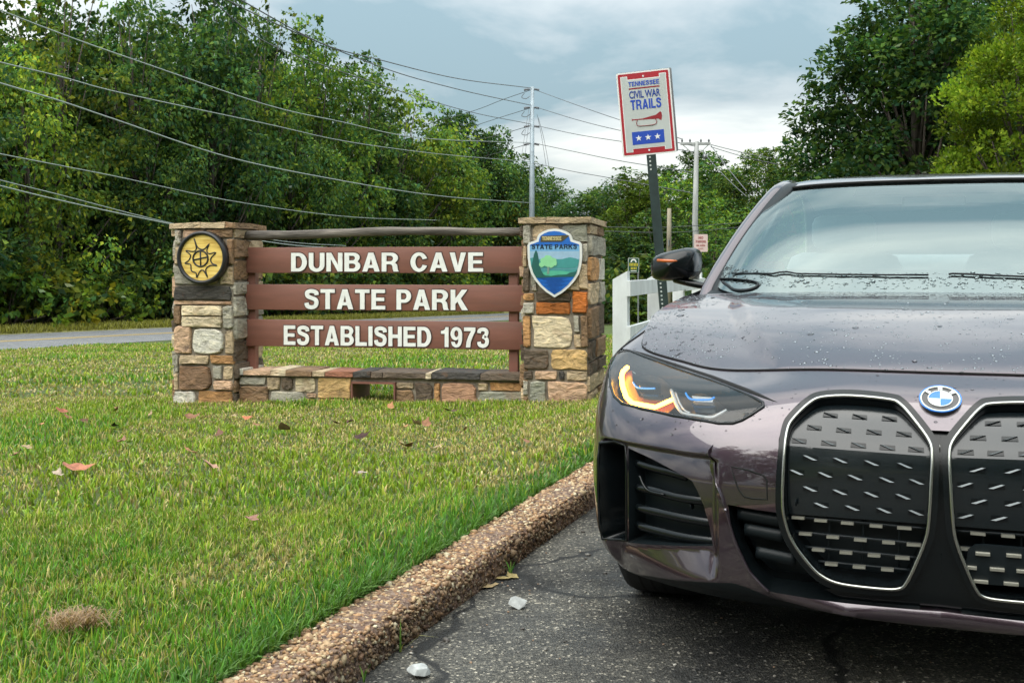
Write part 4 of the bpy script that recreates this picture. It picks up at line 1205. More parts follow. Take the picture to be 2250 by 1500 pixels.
# ------------------------------------------------------------------ the round sun medallion
M_BLK = pbr('black_sign_paint', (0.018, 0.018, 0.020), 0.38, vary=0.2, vscale=20)
m_, nt_, out_ = new_mat('yellow_grained_board'); T_ = NT(nt_)
v_ = T_.obj((3, 3, 46))
g_ = T_.noise(1.0, 4, 0.6, v_, 0.3)
b_ = T_.n('ShaderNodeBsdfPrincipled', {'Base Color': T_.ramp(g_, [(0.32, (0.50,0.29,0.05)), (0.5, (0.80,0.56,0.13)), (0.68, (0.88,0.68,0.24))]), 'Roughness': 0.6, 'Normal': T_.bump(g_, 0.7, 0.006)})
nt_.links.new(b_.outputs[0], out_.inputs[0]); M_YBD = m_
mc = sl(*crop4(276,346), -0.07)
to_w = Matrix.Translation(SO) @ Matrix.Rotation(-SA, 4, 'Z')
med = thing('medallion', 'round yellow wooden medallion with a carved black sun, black rim, on the stone pillar', 'medallion', to_w @ Vector((mc[0], -0.07, mc[1])), -SA)
Rm = 0.262
ring = [(Rm*math.cos(a), Rm*math.sin(a)) for a in np.linspace(0, 2*math.pi, 49)[:-1]]
MB().prism([(0.9*x, 0.9*z) for x, z in ring], -0.012, 0.04).build('face', M_YBD, med)
V, Fc = [], []
prof = [(0.845,-0.004),(0.85,-0.022),(0.88,-0.036),(0.93,-0.040),(0.975,-0.033),(1.0,-0.012),(1.0,0.045),(0.845,0.045)]
for k in range(64):
    a = 2*math.pi*k/64
    for r, d in prof: V.append((Rm*r*math.cos(a), d, Rm*r*math.sin(a)))
n = len(prof)
for k in range(64):
    for j in range(n): Fc.append((k*n+j, k*n+(j+1)%n, ((k+1)%64)*n+(j+1)%n, ((k+1)%64)*n+j))
recalc(mesh('rim', V, Fc, M_BLK, med, smooth=True))
glyph = [(225,213),(247,272),(275,288),(300,282),(326,250),(311,296),(325,318),(371,311),(338,350),(345,384),(380,401),(332,400),(303,430),(316,482),(288,434),(264,440),(243,484),(238,452),(207,436),(200,392),(163,385),(190,362),(200,328),(168,296),(220,303),(240,280)]
def gm(p): return ((p[0]-276)/185*0.262*1.11, -0.014, -(p[1]-346)/185*0.262)
m = MB(); m.tube([gm(p) for p in catmull(glyph, 4, True)], 0.0062, 6, closed=True)
m.build('sun_outline', M_BLK, med, smooth=True)
m = MB(); m.tube([gm((268+50*math.cos(a), 352+54*math.sin(a))) for a in np.linspace(0,2*math.pi,33)[:-1]], 0.0088, 6, closed=True)
m.tube([gm((266,302)), gm((270,402))], 0.0075, 6).tube([gm((220,362)), gm((318,340))], 0.0075, 6)
m.build('sun_cross', M_BLK, med, smooth=True)

# ------------------------------------------------------------------ the park shield
def flat(name, col, rough=0.45): return pbr(name, col, rough, vary=0.08, vscale=20)
S_WHT = flat('shield_white', (0.72,0.72,0.68)); S_BLU = flat('shield_blue', (0.012,0.13,0.50)); S_SKY = flat('shield_sky', (0.16,0.38,0.62)); S_PALE = flat('shield_pale_sky', (0.30,0.46,0.60))
S_MT1 = flat('shield_far_hill', (0.10,0.30,0.34)); S_MT2 = flat('shield_near_hill', (0.05,0.27,0.26)); S_MED = flat('shield_meadow', (0.08,0.42,0.27)); S_DKG = flat('shield_dark_green', (0.012,0.10,0.085)); S_LEAF = flat('shield_leaf', (0.25,0.60,0.30)); S_LAKE = flat('shield_lake', (0.004,0.13,0.52)); S_WAVE = flat('shield_wave', (0.002,0.055,0.27)); S_GOLD = flat('shield_gold', (0.62,0.52,0.25)); S_NAVY = flat('shield_navy', (0.006,0.025,0.05)); S_BRZ = flat('shield_bronze', (0.07,0.06,0.03)); S_TRK = flat('shield_trunk', (0.20,0.30,0.25))
sd_ = -0.075
sc0 = sl(*crop5(1233,380), sd_)
shd = thing('park_shield', 'blue and white shield with a painted lake and tree on the right stone pillar', 'shield', to_w @ Vector((sc0[0], sd_, sc0[1])), -SA)
def sp(p):
    q = sl(*crop5(*p), sd_)
    return (q[0]-sc0[0], q[1]-sc0[1])
half = [(1233,138),(1190,143),(1150,158),(1121,178),(1110,200),(1106,218),(1078,229),(1050,238),(1040,256),(1040,300),(1042,352),(1050,408),(1066,460),(1092,505),(1130,552),(1175,592),(1233,630)]
rhalf = [(1290,596),(1338,556),(1378,510),(1408,462),(1422,408),(1430,352),(1430,300),(1428,250),(1416,234),(1390,226),(1362,217),(1358,200),(1347,178),(1316,158),(1276,143)]
outl = [sp(p) for p in half+rhalf]
MB().prism(outl, 0.0, 0.035).build('shield_board', S_WHT, shd)
def inset(pts, d):
    n = len(pts); out = []
    ar = sum(pts[i][0]*pts[(i+1)%n][1]-pts[(i+1)%n][0]*pts[i][1] for i in range(n))
    s = 1 if ar > 0 else -1
    for i in range(n):
        a, b, c = pts[i-1], pts[i], pts[(i+1)%n]
        e1 = Vector((b[0]-a[0], b[1]-a[1])).normalized(); e2 = Vector((c[0]-b[0], c[1]-b[1])).normalized()
        n1 = Vector((-e1.y, e1.x))*s; n2 = Vector((-e2.y, e2.x))*s
        nn = (n1+n2); nn = nn.normalized()/max(0.4, nn.normalized().dot(n1)) if nn.length > 1e-6 else n1
        out.append((b[0]+nn.x*d, b[1]+nn.y*d))
    return out
inn = inset(outl, 0.022)
def clip(poly, a, b, c):
    """keep a*x+b*z+c >= 0"""
    out = []
    for i in range(len(poly)):
        p, q = poly[i], poly[(i+1) % len(poly)]
        fp, fq = a*p[0]+b*p[1]+c, a*q[0]+b*q[1]+c
        if fp >= 0: out.append(p)
        if fp*fq < 0:
            t = fp/(fp-fq); out.append((p[0]+(q[0]-p[0])*t, p[1]+(q[1]-p[1])*t))
    return out
def zpx(y): return sp((1233,y))[1]
def clip_conv(subject, x0, x1):  # keep a painted piece inside the shield outline (sides only)
    return [(min(max(p[0], x0), x1), p[1]) for p in subject]
band = lambda ya, yb: clip(clip(inn, 0, -1, zpx(ya)), 0, 1, -zpx(yb))
def layer(name, poly, d, m):
    return MB().prism(poly, -d, -d+0.0018).build(name, m, shd)
layer('upper_sky', band(100, 262), 0.0030, S_BLU)
layer('sky', band(262, 300), 0.0030, S_SKY); layer('pale_sky', band(300, 356), 0.0030, S_PALE)
layer('far_hills', band(356, 430), 0.0030, S_MT1); layer('near_hills', band(430, 482), 0.0030, S_MT2); layer('lake', band(482, 700), 0.0030, S_LAKE)
def inshield(y, side):
    """shield's inner half width at height y"""
    z = zpx(y); xs = []
    for i in range(len(inn)):
        p, q = inn[i], inn[(i+1) % len(inn)]
        if (p[1]-z)*(q[1]-z) < 0: xs.append(p[0]+(q[0]-p[0])*(z-p[1])/(q[1]-p[1]))
    return min(xs) if side < 0 else max(xs)
def spc(p):
    x, z = sp(p)
    return (min(max(x, inshield(p[1], -1)), inshield(p[1], 1)), z)
layer('hill', [spc(p) for p in [(1225,355),(1275,360),(1310,350),(1345,343),(1390,352),(1425,366),(1425,400),(1380,420),(1225,420)]], 0.0050, S_MT2)
layer('hill', [spc(p) for p in [(1048,350),(1085,344),(1130,362),(1180,385),(1180,420),(1052,420)]], 0.0050, S_MT2)
layer('meadow', [spc(p) for p in [(1140,455),(1200,440),(1280,440),(1380,452),(1370,478),(1150,480)]], 0.0052, S_MED)
layer('shore', [spc(p) for p in [(1060,440),(1110,445),(1170,472),(1210,476),(1260,468),(1320,466),(1345,452),(1385,446),(1412,430),(1396,482),(1084,490)]], 0.0068, S_DKG)
layer('cedar', [spc(p) for p in [(1066,470),(1068,410),(1080,360),(1088,320),(1098,296),(1104,292),(1112,312),(1120,350),(1126,400),(1140,440),(1160,470)]], 0.0070, S_DKG)
tr = MB().prism([sp(p) for p in [(1184,400),(1196,400),(1198,462),(1180,462)]], -0.0095, -0.0078)
tr.build('tree_trunk', S_TRK, shd)
m = MB(); r_ = random.Random(4)
for (cx, cy, rr) in [(1160,372,26),(1190,352,28),(1222,368,26),(1145,395,20),(1180,392,24),(1212,396,24),(1238,388,16)]:
    pts = []
    for k in range(11):
        a = 2*math.pi*k/11; q = rr*r_.uniform(0.75,1.15)
        pts.append(sp((cx+q*math.cos(a), cy+q*math.sin(a))))
    m.prism(pts, -0.0092-0.0003*len(m.f)/30, -0.0078)
m.build('tree_crown', S_LEAF, shd)
m = MB()
for k, y in enumerate(range(494, 606, 9)):
    x0, x1 = inshield(y, -1), inshield(y, 1); z = zpx(y); a = x0+(x1-x0)*(0.05+0.1*(k % 3)); b = x1-(x1-x0)*(0.05+0.12*((k+1) % 3))
    m.prism([(a,z-0.0025),(b,z-0.0025),(b,z+0.0015),(a,z+0.0015)], -0.0064, -0.0048)
m.build('wave', S_WAVE, shd)
m = MB().prism([sp(p) for p in [(1140,190),(1328,184),(1340,190),(1286,232),(1132,234)]], -0.0052, -0.0034); m.build('state_outline', S_BRZ, shd)
m = MB(); a = sp((1146,222)); b = sp((1284,194)); word_mesh(m, 'TENNESSEE', a[0], b[0], a[1], b[1], -0.0054, 0.0022); m.build('lettering', S_GOLD, shd)
m = MB(); a = sp((1070,284)); b = sp((1394,250)); word_mesh(m, 'STATE PARKS', a[0], b[0], a[1], b[1], -0.0034, 0.0028); m.build('lettering', S_NAVY, shd)

# ------------------------------------------------------------------ the leaning trail sign on its post
M_RED = pbr('red_sign_sheet', (0.36, 0.012, 0.022), 0.4, vary=0.1, vscale=4); M_SHT = pbr('grey_white_sign_sheet', (0.46, 0.49, 0.47), 0.4, vary=0.05, vscale=5)
M_SGW = pbr('sign_white', (0.74,0.74,0.72), 0.4); M_SGB = pbr('sign_blue', (0.012,0.06,0.40), 0.4); M_SGN = pbr('sign_navy', (0.010,0.045,0.26), 0.4); M_ALU = pbr('sign_back', (0.25,0.26,0.27), 0.4, metal=0.6)
M_GRN = pbr('dark_green_post', (0.016,0.032,0.030), 0.45, vary=0.3, vscale=12, coat=0.2)
M_BGL = pbr('bugle_red', (0.26,0.012,0.02), 0.4)
tb = at(1464, 735, 9.4)
lean = math.radians(4.8)
TS = thing('trail_sign', 'leaning red bordered trail sign with bugle and stars on a dark green post', 'sign', (tb.x, tb.y, tb.z), 0)
TS.rotation_euler = (0, -lean, math.radians(-9))
hp = (735-250)/F*9.4/math.cos(lean)        # centre height of the plate
SWd, SHt = 0.452, 0.712
def q(u, v): return (-0.012+(u-0.5)*SWd, hp+0.012+(0.5-v)*SHt)
pm = MB()
def rrect(x0, z0, x1, z1, r, n=4):
    P_ = []
    for cx, cz, a0 in ((x1-r,z1-r,0),(x0+r,z1-r,90),(x0+r,z0+r,180),(x1-r,z0+r,270)):
        for k in range(n+1):
            a = math.radians(a0+90*k/n); P_.append((cx+r*math.cos(a), cz+r*math.sin(a)))
    return P_
plate = MB().prism(rrect(*q(0,1), *q(1,0), 0.012), 0.0, 0.004, 0, mside=1)
plate.build('plate', [M_SGW, M_ALU], TS)
MB().prism(rrect(*q(0.06,0.985), *q(1.035,-0.01), 0.012), 0.030, 0.034, 0).build('back_plate', M_ALU, TS)
MB().prism(rrect(*q(0.028,0.982), *q(0.972,0.018), 0.010), -0.0018, -0.0002).build('red_border', M_RED, TS)
H_ = [(0.075,0.048),(0.205,0.048),(0.205,0.088),(0.795,0.088),(0.795,0.048),(0.925,0.048),(0.925,0.952),(0.795,0.952),(0.795,0.915),(0.205,0.915),(0.205,0.952),(0.075,0.952)]
MB().prism([q(*p) for p in H_], -0.0028, -0.0012).build('white_field', M_SGW, TS)
Hi = [(0.088,0.055),(0.192,0.055),(0.192,0.096),(0.808,0.096),(0.808,0.055),(0.912,0.055),(0.912,0.945),(0.808,0.945),(0.808,0.907),(0.192,0.907),(0.192,0.945),(0.088,0.945)]
MB().prism([q(*p) for p in Hi], -0.0040, -0.0022).build('grey_field', M_SHT, TS)
def stext(t, u0, u1, v0, v1, mat, off, sp=1.0, nm='lettering'):
    m = MB(); a = q(u0, v1); b = q(u1, v0); put_text(m, t, a[0], b[0], a[1], b[1], -0.0044, 0.0022, off, 0, sp); return m.build(nm, mat, TS)
def btext(t, u0, u1, v0, v1, mat):
    m = MB(); a = q(u0, v1); b = q(u1, v0); word_mesh(m, t, a[0], b[0], a[1], b[1], -0.0042, 0.0024); return m.build('lettering', mat, TS)
btext('TENNESSEE', 0.215, 0.79, 0.118, 0.172, M_SGB)
MB().prism([q(0.215,0.192),(q(0.79,0.192)),q(0.79,0.208),q(0.215,0.208)], -0.0056, -0.0040).build('red_bar', M_BGL, TS)
stext('CIVIL WAR', 0.215, 0.795, 0.228, 0.318, M_SGN, 0.022, 0.96)
btext('TRAILS', 0.225, 0.795, 0.336, 0.452, M_SGB)
def bz(u, v, d=-0.0058):
    a = q(u, v); return (a[0], d, a[1])
m = MB()
m.prism([q(*p) for p in [(0.225,0.553),(0.245,0.563),(0.42,0.565),(0.68,0.535),(0.735,0.510),(0.765,0.500),(0.785,0.515),(0.79,0.560),(0.775,0.605),(0.755,0.602),(0.72,0.585),(0.42,0.578),(0.245,0.575),(0.225,0.585)]], -0.0056, -0.0040)
loop = [(0.33,0.58),(0.31,0.60),(0.315,0.635),(0.36,0.650),(0.50,0.652),(0.62,0.650),(0.675,0.635),(0.68,0.60),(0.655,0.582)]
m.tube([bz(*p) for p in catmull(loop, 4)], 0.0052, 6, flat=0.5)
m.build('bugle', M_BGL, TS)
MB().prism([q(0.205,0.715),q(0.80,0.715),q(0.80,0.868),q(0.205,0.868)], -0.0056, -0.0040).build('blue_panel', M_SGB, TS)
def star_at(u, v, r):
    c = q(u, v); P_ = []
    for k in range(10):
        a = math.pi/2+k*math.pi/5; rr = r if k % 2 == 0 else r*0.40
        P_.append((c[0]+rr*math.cos(a), c[1]+rr*math.sin(a)))
    return P_
for u in (0.325, 0.50, 0.675): MB().prism(star_at(u, 0.793, 0.028), -0.0072, -0.0057).build('star', M_SGW, TS)
for v in (0.062, 0.945): MB().prism([(q(0.5,v)[0]+0.008*math.cos(a), q(0.5,v)[1]+0.008*math.sin(a)) for a in np.linspace(0,2*math.pi,11)[:-1]], -0.006, -0.0012).build('bolt', M_SGW, TS)
# square perforated post
pw = 0.039
zt_ = hp+SHt/2-0.06
MB().box((-pw, 0.006, -0.6), (pw, 0.080, zt_), 0, 0.004).build('post', M_GRN, TS)
m = MB(); k = 0; z = 0.02
while z < zt_-0.02:
    if z < 0.52 or z > hp-SHt/2-0.13:
        m.prism([(-0.012+0.0085*math.cos(a), z+0.0085*math.sin(a)) for a in np.linspace(0,2*math.pi,9)[:-1]], 0.0035, 0.0065)
    z += 0.0345
m.build('post_holes', M_SHT, TS)['kind'] = 'stuff'

# ------------------------------------------------------------------ white rail fence
M_VIN = pbr('white_fence_paint', (0.66,0.69,0.69), 0.6, vary=0.14, vscale=6, bump=0.1, bscale=25, bdist=0.003, vec=(1,1,0.4))
FA = math.radians(16)
f0 = at(1365, 760, 10.0)
FN = thing('white_fence', 'white painted rail fence with slant-topped posts beside the right stone pillar', 'fence', (f0.x, f0.y, gz(f0.x, f0.y)), -FA)
fz = 1.02-gz(f0.x, f0.y)
for k, yk in enumerate((0.0, 1.95, 3.9, 5.85, 7.8)):
    w = 0.066
    V = [(-w,yk-w,-0.3),(w,yk-w,-0.3),(w,yk+w,-0.3),(-w,yk+w,-0.3),(-w,yk-w,fz-0.075-0.012*k),(w,yk-w,fz-0.012*k),(w,yk+w,fz-0.012*k),(-w,yk+w,fz-0.075-0.012*k)]
    MB().add(V, [(0,3,2,1),(4,5,6,7),(0,1,5,4),(1,2,6,5),(2,3,7,6),(3,0,4,7)]).build('post', M_VIN, FN)
for zc2 in (0.155, 0.56, 0.93):
    for k in range(4):
        ya, yb = k*1.95, k*1.95+1.95
        zz = fz-zc2-0.012*k
        MB().box((0.066, ya-0.10, zz-0.07), (0.102, yb+0.02 if k < 3 else yb+0.1, zz+0.07), 0, 0.004).build('rail', M_VIN, FN, loc=(0.002*k,0,-0.003*k))
# ------------------------------------------------------------------ small signs further off
M_PNK = pbr('faded_sign_face', (0.62,0.47,0.44), 0.5, vary=0.08, vscale=9); M_RDK = pbr('faded_red_print', (0.30,0.07,0.07), 0.5)
pb = at(1540, 640, 21.0)
NP = thing('parking_sign', 'small faded square parking sign on a thin post behind the mirror', 'sign', pb)
c_ = at(1540, 534, 21.0); hz = c_.z-pb.z
MB().box((-0.018,0.0,-0.9),(0.018,0.03,hz+0.1),0,0.003).build('post', M_ALU, NP)
MB().prism(rrect(-0.128,hz-0.165,0.128,hz+0.165,0.015), -0.006, -0.001).build('plate', M_PNK, NP)
m = MB(); word_mesh(m,'NO',-0.045,0.045,hz+0.075,hz+0.125,-0.0062,0.003); word_mesh(m,'PARKING',-0.095,0.095,hz+0.005,hz+0.052,-0.0062,0.003)
m.build('lettering', M_RDK, NP)
m = MB()
for i, (a, b) in enumerate(((-0.085,-0.03),(-0.015,0.085),(-0.05,0.05))):
    zz = hz-0.045 if i < 2 else hz-0.105
    for k in range(5 if i != 1 else 7):
        x = a+(b-a)*k/(5 if i != 1 else 7)
        m.box((x,-0.0085,zz-0.016),(x+0.008,-0.0062,zz+0.014))
m.build('small_print', M_RDK, NP)['kind'] = 'stuff'
yb_ = at(1392, 640, 19.0); yc = at(1392, 583, 19.0); hz = yc.z-yb_.z
YS = thing('yard_sign', 'small dark green sign with white arch and yellow lettering behind the fence', 'sign', yb_)
S_DG2 = flat('yard_sign_green', (0.010,0.060,0.035)); S_YL2 = flat('yard_sign_yellow', (0.62,0.50,0.03))
for x in (-0.08, 0.08): MB().box((x-0.012,0.002,-0.9),(x+0.012,0.02,hz),0).build('post', M_ALU, YS)
MB().prism(rrect(-0.092,hz-0.125,0.092,hz+0.125,0.008), -0.006, 0.0).build('plate', S_WHT, YS)
MB().prism(rrect(-0.086,hz-0.119,0.086,hz+0.119,0.006), -0.0085, -0.0062).build('green_face', S_DG2, YS)
arc = [(0.052*math.cos(a), hz+0.052+0.058*math.sin(a)) for a in np.linspace(0,math.pi,11)]+[(0.030*math.cos(a), hz+0.052+0.034*math.sin(a)) for a in np.linspace(math.pi,0,11)]
MB().prism(arc, -0.0105, -0.0087).build('white_arch', S_WHT, YS)
m = MB()
for k, x in enumerate(np.linspace(-0.068,0.056,6)): m.box((x,-0.0105,hz-0.012),(x+0.013,-0.0087,hz+0.044-0.008*(k%2)))
for k, x in enumerate(np.linspace(-0.045,0.035,4)): m.box((x,-0.0105,hz-0.070),(x+0.013,-0.0087,hz-0.030))
m.build('yellow_lettering', S_YL2, YS)
MB().box((-0.05,-0.0105,hz-0.100),(0.05,-0.0087,hz-0.088)).build('white_line', S_WHT, YS)

# ------------------------------------------------------------------ poles and wires
M_STL = pbr('galvanised_steel', (0.36,0.42,0.46), 0.55, metal=0.35, vary=0.15, vscale=2); M_WOOD = pbr('grey_pole_wood', (0.34,0.35,0.34), 0.85, vary=0.3, vscale=4, vec=(1,1,0.2), bump=0.4, bscale=20)
M_WOD2 = pbr('old_post_wood', (0.25,0.22,0.16), 0.9, vary=0.4, vscale=4, vec=(1,1,0.2)); M_WIRE = pbr('wire', (0.11,0.115,0.12), 0.5, metal=0.2); M_WIRL = pbr('bright_wire', (0.34,0.38,0.36), 0.45, metal=0.4); M_INS = pbr('insulator', (0.10,0.10,0.11), 0.35)
YP = 70.0
pt, pbm = at(1174, 191, YP), at(1168, 640, YP)
SP = thing('utility_pole', 'tall tapered steel utility pole rising behind the right stone pillar', 'utility pole', pbm)
hgt = pt.z-pbm.z
MB().tube([(0,0,-1),(0.02,0,hgt*0.5),(0.05,0,hgt)], [0.21,0.16,0.11], 12).build('shaft', M_STL, SP, smooth=True)
for yy in (196, 236, 277, 316):
    z = at(1174, yy, YP).z-pbm.z
    for sx in (-1, 1):
        m = MB().tube([(sx*0.1,0,z),(sx*0.45,-0.05,z-0.06)], 0.045, 6)
        for k in range(4): m.tube([(sx*(0.2+k*0.08),-0.02,z-0.02-0.012*k),(sx*(0.24+k*0.08),-0.02,z-0.025-0.012*k)], 0.085, 8)
        m.build('insulator', M_INS, SP)
m = MB()
for yy in (205, 245, 285):
    z = at(1174, yy, YP).z-pbm.z
    m.tube([Vector(p) for p in catmull([(-0.45,-0.05,z),(-0.62,-0.1,z-0.28),(-0.35,-0.1,z-0.36),(-0.12,0,z-0.2)], 5)], 0.022, 5)
m.build('jumper_loop', M_WIRE, SP)
YQ = 45.0
qt, qb = at(1531, 311, YQ), at(1527, 640, YQ)
WP = thing('utility_pole', 'pale wooden utility pole with a crossarm behind the parking sign', 'utility pole', qb)
h2 = qt.z-qb.z
MB().tube([(0,0,-1),(0.03,0,h2*0.4),(0.0,0,h2*0.45),(0.07,0,h2)], [0.13,0.12,0.12,0.085], 10).build('shaft', M_WOOD, WP, smooth=True)
zc3 = at(1531, 316, YQ).z-qb.z
MB().box((-0.58,-0.06,zc3-0.05),(0.62,0.06,zc3+0.05),0,0.01).build('crossarm', M_WOOD, WP)
for x in (-0.52,-0.2,0.24,0.56): MB().tube([(x,0,zc3+0.05),(x,0,zc3+0.12),(x,0,zc3+0.19)],[0.02,0.045,0.02],8).build('insulator', M_INS, WP)
MB().tube([(0.40,-0.02,zc3-0.42),(0.40,-0.02,zc3-0.62)],0.09,10).build('transformer', M_ALU, WP, smooth=True)
MB().tube([(-0.5,0,zc3-0.04),(0.04,0,zc3-0.5)],0.015,5).build('brace', M_WOOD, WP); MB().tube([(0.55,0,zc3-0.04),(0.06,0,zc3-0.5)],0.015,5).build('brace', M_WOOD, WP)
o_ = at(1470, 640, 40.0); h3 = at(1470, 458, 40.0).z-o_.z
VP = thing('wooden_post', 'short plain wooden post standing between the two signs beyond the fence', 'post', o_)
MB().tube([(0,0,-1),(0.0,0,h3*0.5),(0.01,0,h3)],[0.10,0.09,0.075],9).build('shaft', M_WOD2, VP, smooth=True)
MB().tube([(-0.02,-0.09,h3*0.55),(-0.02,-0.09,h3*0.62)],0.03,6).build('bracket', M_ALU, VP)
def wire(pts, ya, yb, label, r=0.015, mat=None, group='power lines'):
    """pts traced in the picture; distance runs from ya at the first to yb at the last"""
    x0, x1 = pts[0][0], pts[-1][0]
    if x0 == -60:      # the span goes on past the edge of the picture
        k = (pts[1][1]-pts[0][1])/(pts[1][0]-pts[0][0])*1.15
        pts = [(-700, pts[0][1]-640*k), (-350, pts[0][1]-290*k)]+list(pts)
    c = catmull([(p[0], p[1], 0) for p in pts], 8)
    P_ = []
    for p in c:
        f = (p[0]-x0)/(x1-x0) if abs(x1-x0) > 1e-6 else 0
        Y = 1/((1-f)/ya + f/yb)
        P_.append(at(p[0], p[1], Y))
    base = P_[0]
    m = MB().tube([v-base for v in P_], r, 5)
    o = m.build('power_line', mat or M_WIRE, None, smooth=True, loc=base)
    tag(o, label, 'wire', group)
NY = 24.0
wire([(-60,-3),(140,77),(333,145),(583,230),(750,268),(920,303),(1166,314)], NY, YP, 'power line crossing the trees from the top left corner', 0.018, M_WIRL)
wire([(-60,122),(130,168),(260,203),(583,272),(750,309),(950,337),(1166,356)], NY, YP, 'power line second down on the left, across the trees', 0.016, M_WIRL)
wire([(-60,164),(125,220),(250,262),(500,345),(750,397),(960,430),(1166,446)], NY, YP, 'power line third down on the left, ending low on the steel pole', 0.020, M_WIRL)
wire([(-60,326),(250,387),(500,440),(750,475),(960,484)], NY, 50, 'thin cable low across the trees just above the top of the sign', 0.013, M_WIRL)
wire([(-60,380),(130,428),(388,493),(620,530),(760,540)], NY, 44, 'upper of the twin cables meeting the sun medallion pillar', 0.013, M_WIRL)
wire([(-60,392),(130,440),(388,495),(620,536),(800,548)], NY, 44, 'lower of the twin cables meeting the sun medallion pillar', 0.018, M_WIRL)
wire([(440,-25),(567,83),(750,158),(1002,238),(1166,273)], 34, YP, 'power line reaching the steel pole third from its top', 0.020)
wire([(430,-60),(560,18),(710,97),(835,132),(1000,172),(1168,194)], 34, YP, 'highest power line running to the top of the steel pole', 0.024)
wire([(430,-35),(600,50),(835,147),(1000,195),(1168,232)], 34, YP, 'power line second from the top of the steel pole', 0.024)
wire([(1166,198),(1105,219),(1030,247),(850,297)], YP, 92, 'line slanting down to the left from the top of the steel pole', 0.02)
wire([(1164,238),(1060,271),(900,325)], YP, 92, 'line slanting down to the left from the second insulator of the steel pole', 0.02)
wire([(1164,277),(1060,305),(890,331)], YP, 92, 'line slanting down to the left from the third insulator of the steel pole', 0.02)
wire([(1164,316),(1030,352),(865,380)], YP, 92, 'lowest line slanting down to the left from the steel pole', 0.02)
wire([(1182,200),(1270,232),(1363,264),(1500,306)], YP, YQ, 'topmost line from the steel pole running right behind the trail sign', 0.018)
wire([(1182,237),(1270,264),(1363,287),(1530,322)], YP, YQ, 'second line from the steel pole running right behind the trail sign', 0.018)
wire([(1182,277),(1270,296),(1365,311),(1540,336)], YP, YQ, 'third line from the steel pole running right behind the trail sign', 0.018)
wire([(1175,315),(1270,335),(1365,354),(1528,380)], YP, YQ, 'fourth line from the steel pole running right behind the trail sign post', 0.018)
wire([(1170,358),(1260,377),(1340,391),(1526,425)], YP, YQ, 'lowest line from the steel pole running right towards the wooden pole', 0.018)
wire([(1562,318),(1640,337),(1720,352)], YQ, 42, 'upper line leaving the crossarm to the right', 0.014)
wire([(1562,323),(1640,346),(1720,364)], YQ, 42, 'lower line leaving the crossarm to the right', 0.014)
wire([(1562,320),(1598,368),(1640,420)], YQ, 36, 'stay wire dropping right from the end of the crossarm', 0.016)
wire([(1541,330),(1590,385),(1640,432)], YQ, 36, 'stay wire dropping right from below the crossarm', 0.014)
wire([(1330,499),(1440,500),(1528,496),(1660,488)], 40, 44, 'upper service cable crossing behind the trail sign post', 0.012)
wire([(1330,508),(1440,511),(1528,508),(1660,496)], 40, 44, 'lower service cable crossing behind the trail sign post', 0.014)
for i, (xa, xb) in enumerate(((1163,1145),(1166,1152),(1180,1200),(1183,1207))):
    wire([(xa, 235+8*i),((xa+xb)/2, 290+5*i),(xb, 352+6*i)], YP, YP-3+2*i, 'thin stay wire dropping %s the steel pole' % ('left of', 'close beside the left of', 'close beside the right of', 'right of')[i], 0.012, None, 'stay wires of the steel pole')
# ------------------------------------------------------------------ the car
CT = math.radians(20.3)                 # heading
CR0, CC_ = 2.72, 0.035                  # distance from the viewpoint to its nose, sideways offset
CAR = thing('car', 'plum-grey wet four-door sedan with large kidney grilles and lit amber signal, parked at the kerb', 'car',
            (CR0*math.sin(CT)+CC_*math.cos(CT), CR0*math.cos(CT)-CC_*math.sin(CT), 0), -CT)
def car_ray(px, py):
    dx, dz = (px-CX)/F, -(py-HY)/F
    d = Vector((dx*math.cos(CT)-math.sin(CT), dx*math.sin(CT)+math.cos(CT), dz)).normalized()
    return Vector((-CC_, -CR0, EYE)), d
def car_px(p):
    s = p[1]+CR0; x = p[0]+CC_
    X = s*math.sin(CT)+x*math.cos(CT); Z = s*math.cos(CT)-x*math.sin(CT)
    return CX+F*X/Z, HY-F*(p[2]-EYE)/Z

# materials
def mat_paint():
    m, nt, out = new_mat('plum_grey_paint')
    T = NT(nt)
    v = T.obj()
    fl = T.n('ShaderNodeTexVoronoi', {'Vector': v, 'Scale': 2600.0})
    sc = T.n('ShaderNodeSeparateColor', {0: fl.outputs['Color']})
    c = T.ramp(sc.outputs[0], [(0.0, (0.034,0.020,0.029)), (1.0, (0.082,0.051,0.071))])
    b = T.n('ShaderNodeBsdfPrincipled', {'Base Color': c, 'Metallic': 0.75, 'Roughness': 0.33, 'Coat Weight': 1.0, 'Coat Roughness': 0.035, 'Coat IOR': 1.95})
    # faint damp film on the clear coat
    nt.links.new(T.bump(T.noise(9.0, 4, 0.55, v), 0.02, 0.01), b.inputs['Coat Normal'])
    nt.links.new(b.outputs[0], out.inputs[0])
    return m
M_PAINT = mat_paint()
M_GAP = pbr('black_gap', (0.004,0.004,0.004), 0.9)
M_GLB = pbr('gloss_black', (0.004,0.006,0.007), 0.22, spec=0.45)
M_SAT = pbr('satin_black_plastic', (0.006,0.010,0.012), 0.45, spec=0.3, bump=0.1, bscale=300, bdist=0.0006)
M_PANEL = pbr('grille_panel_plastic', (0.005,0.009,0.011), 0.22, coat=0.3, spec=0.7)
M_CHR = pbr('satin_chrome', (0.50,0.50,0.46), 0.24, metal=1.0)
M_SILV = pbr('silver_trim', (0.50,0.49,0.42), 0.42, metal=0.85)
M_NOTCH = pbr('notch_grey', (0.13,0.145,0.15), 0.35, metal=0.6)
M_RUB = pbr('tyre_rubber', (0.014,0.014,0.015), 0.85, bump=0.4, bscale=200, bdist=0.002)
M_RIM = pbr('dark_alloy', (0.06,0.06,0.065), 0.3, metal=0.9)
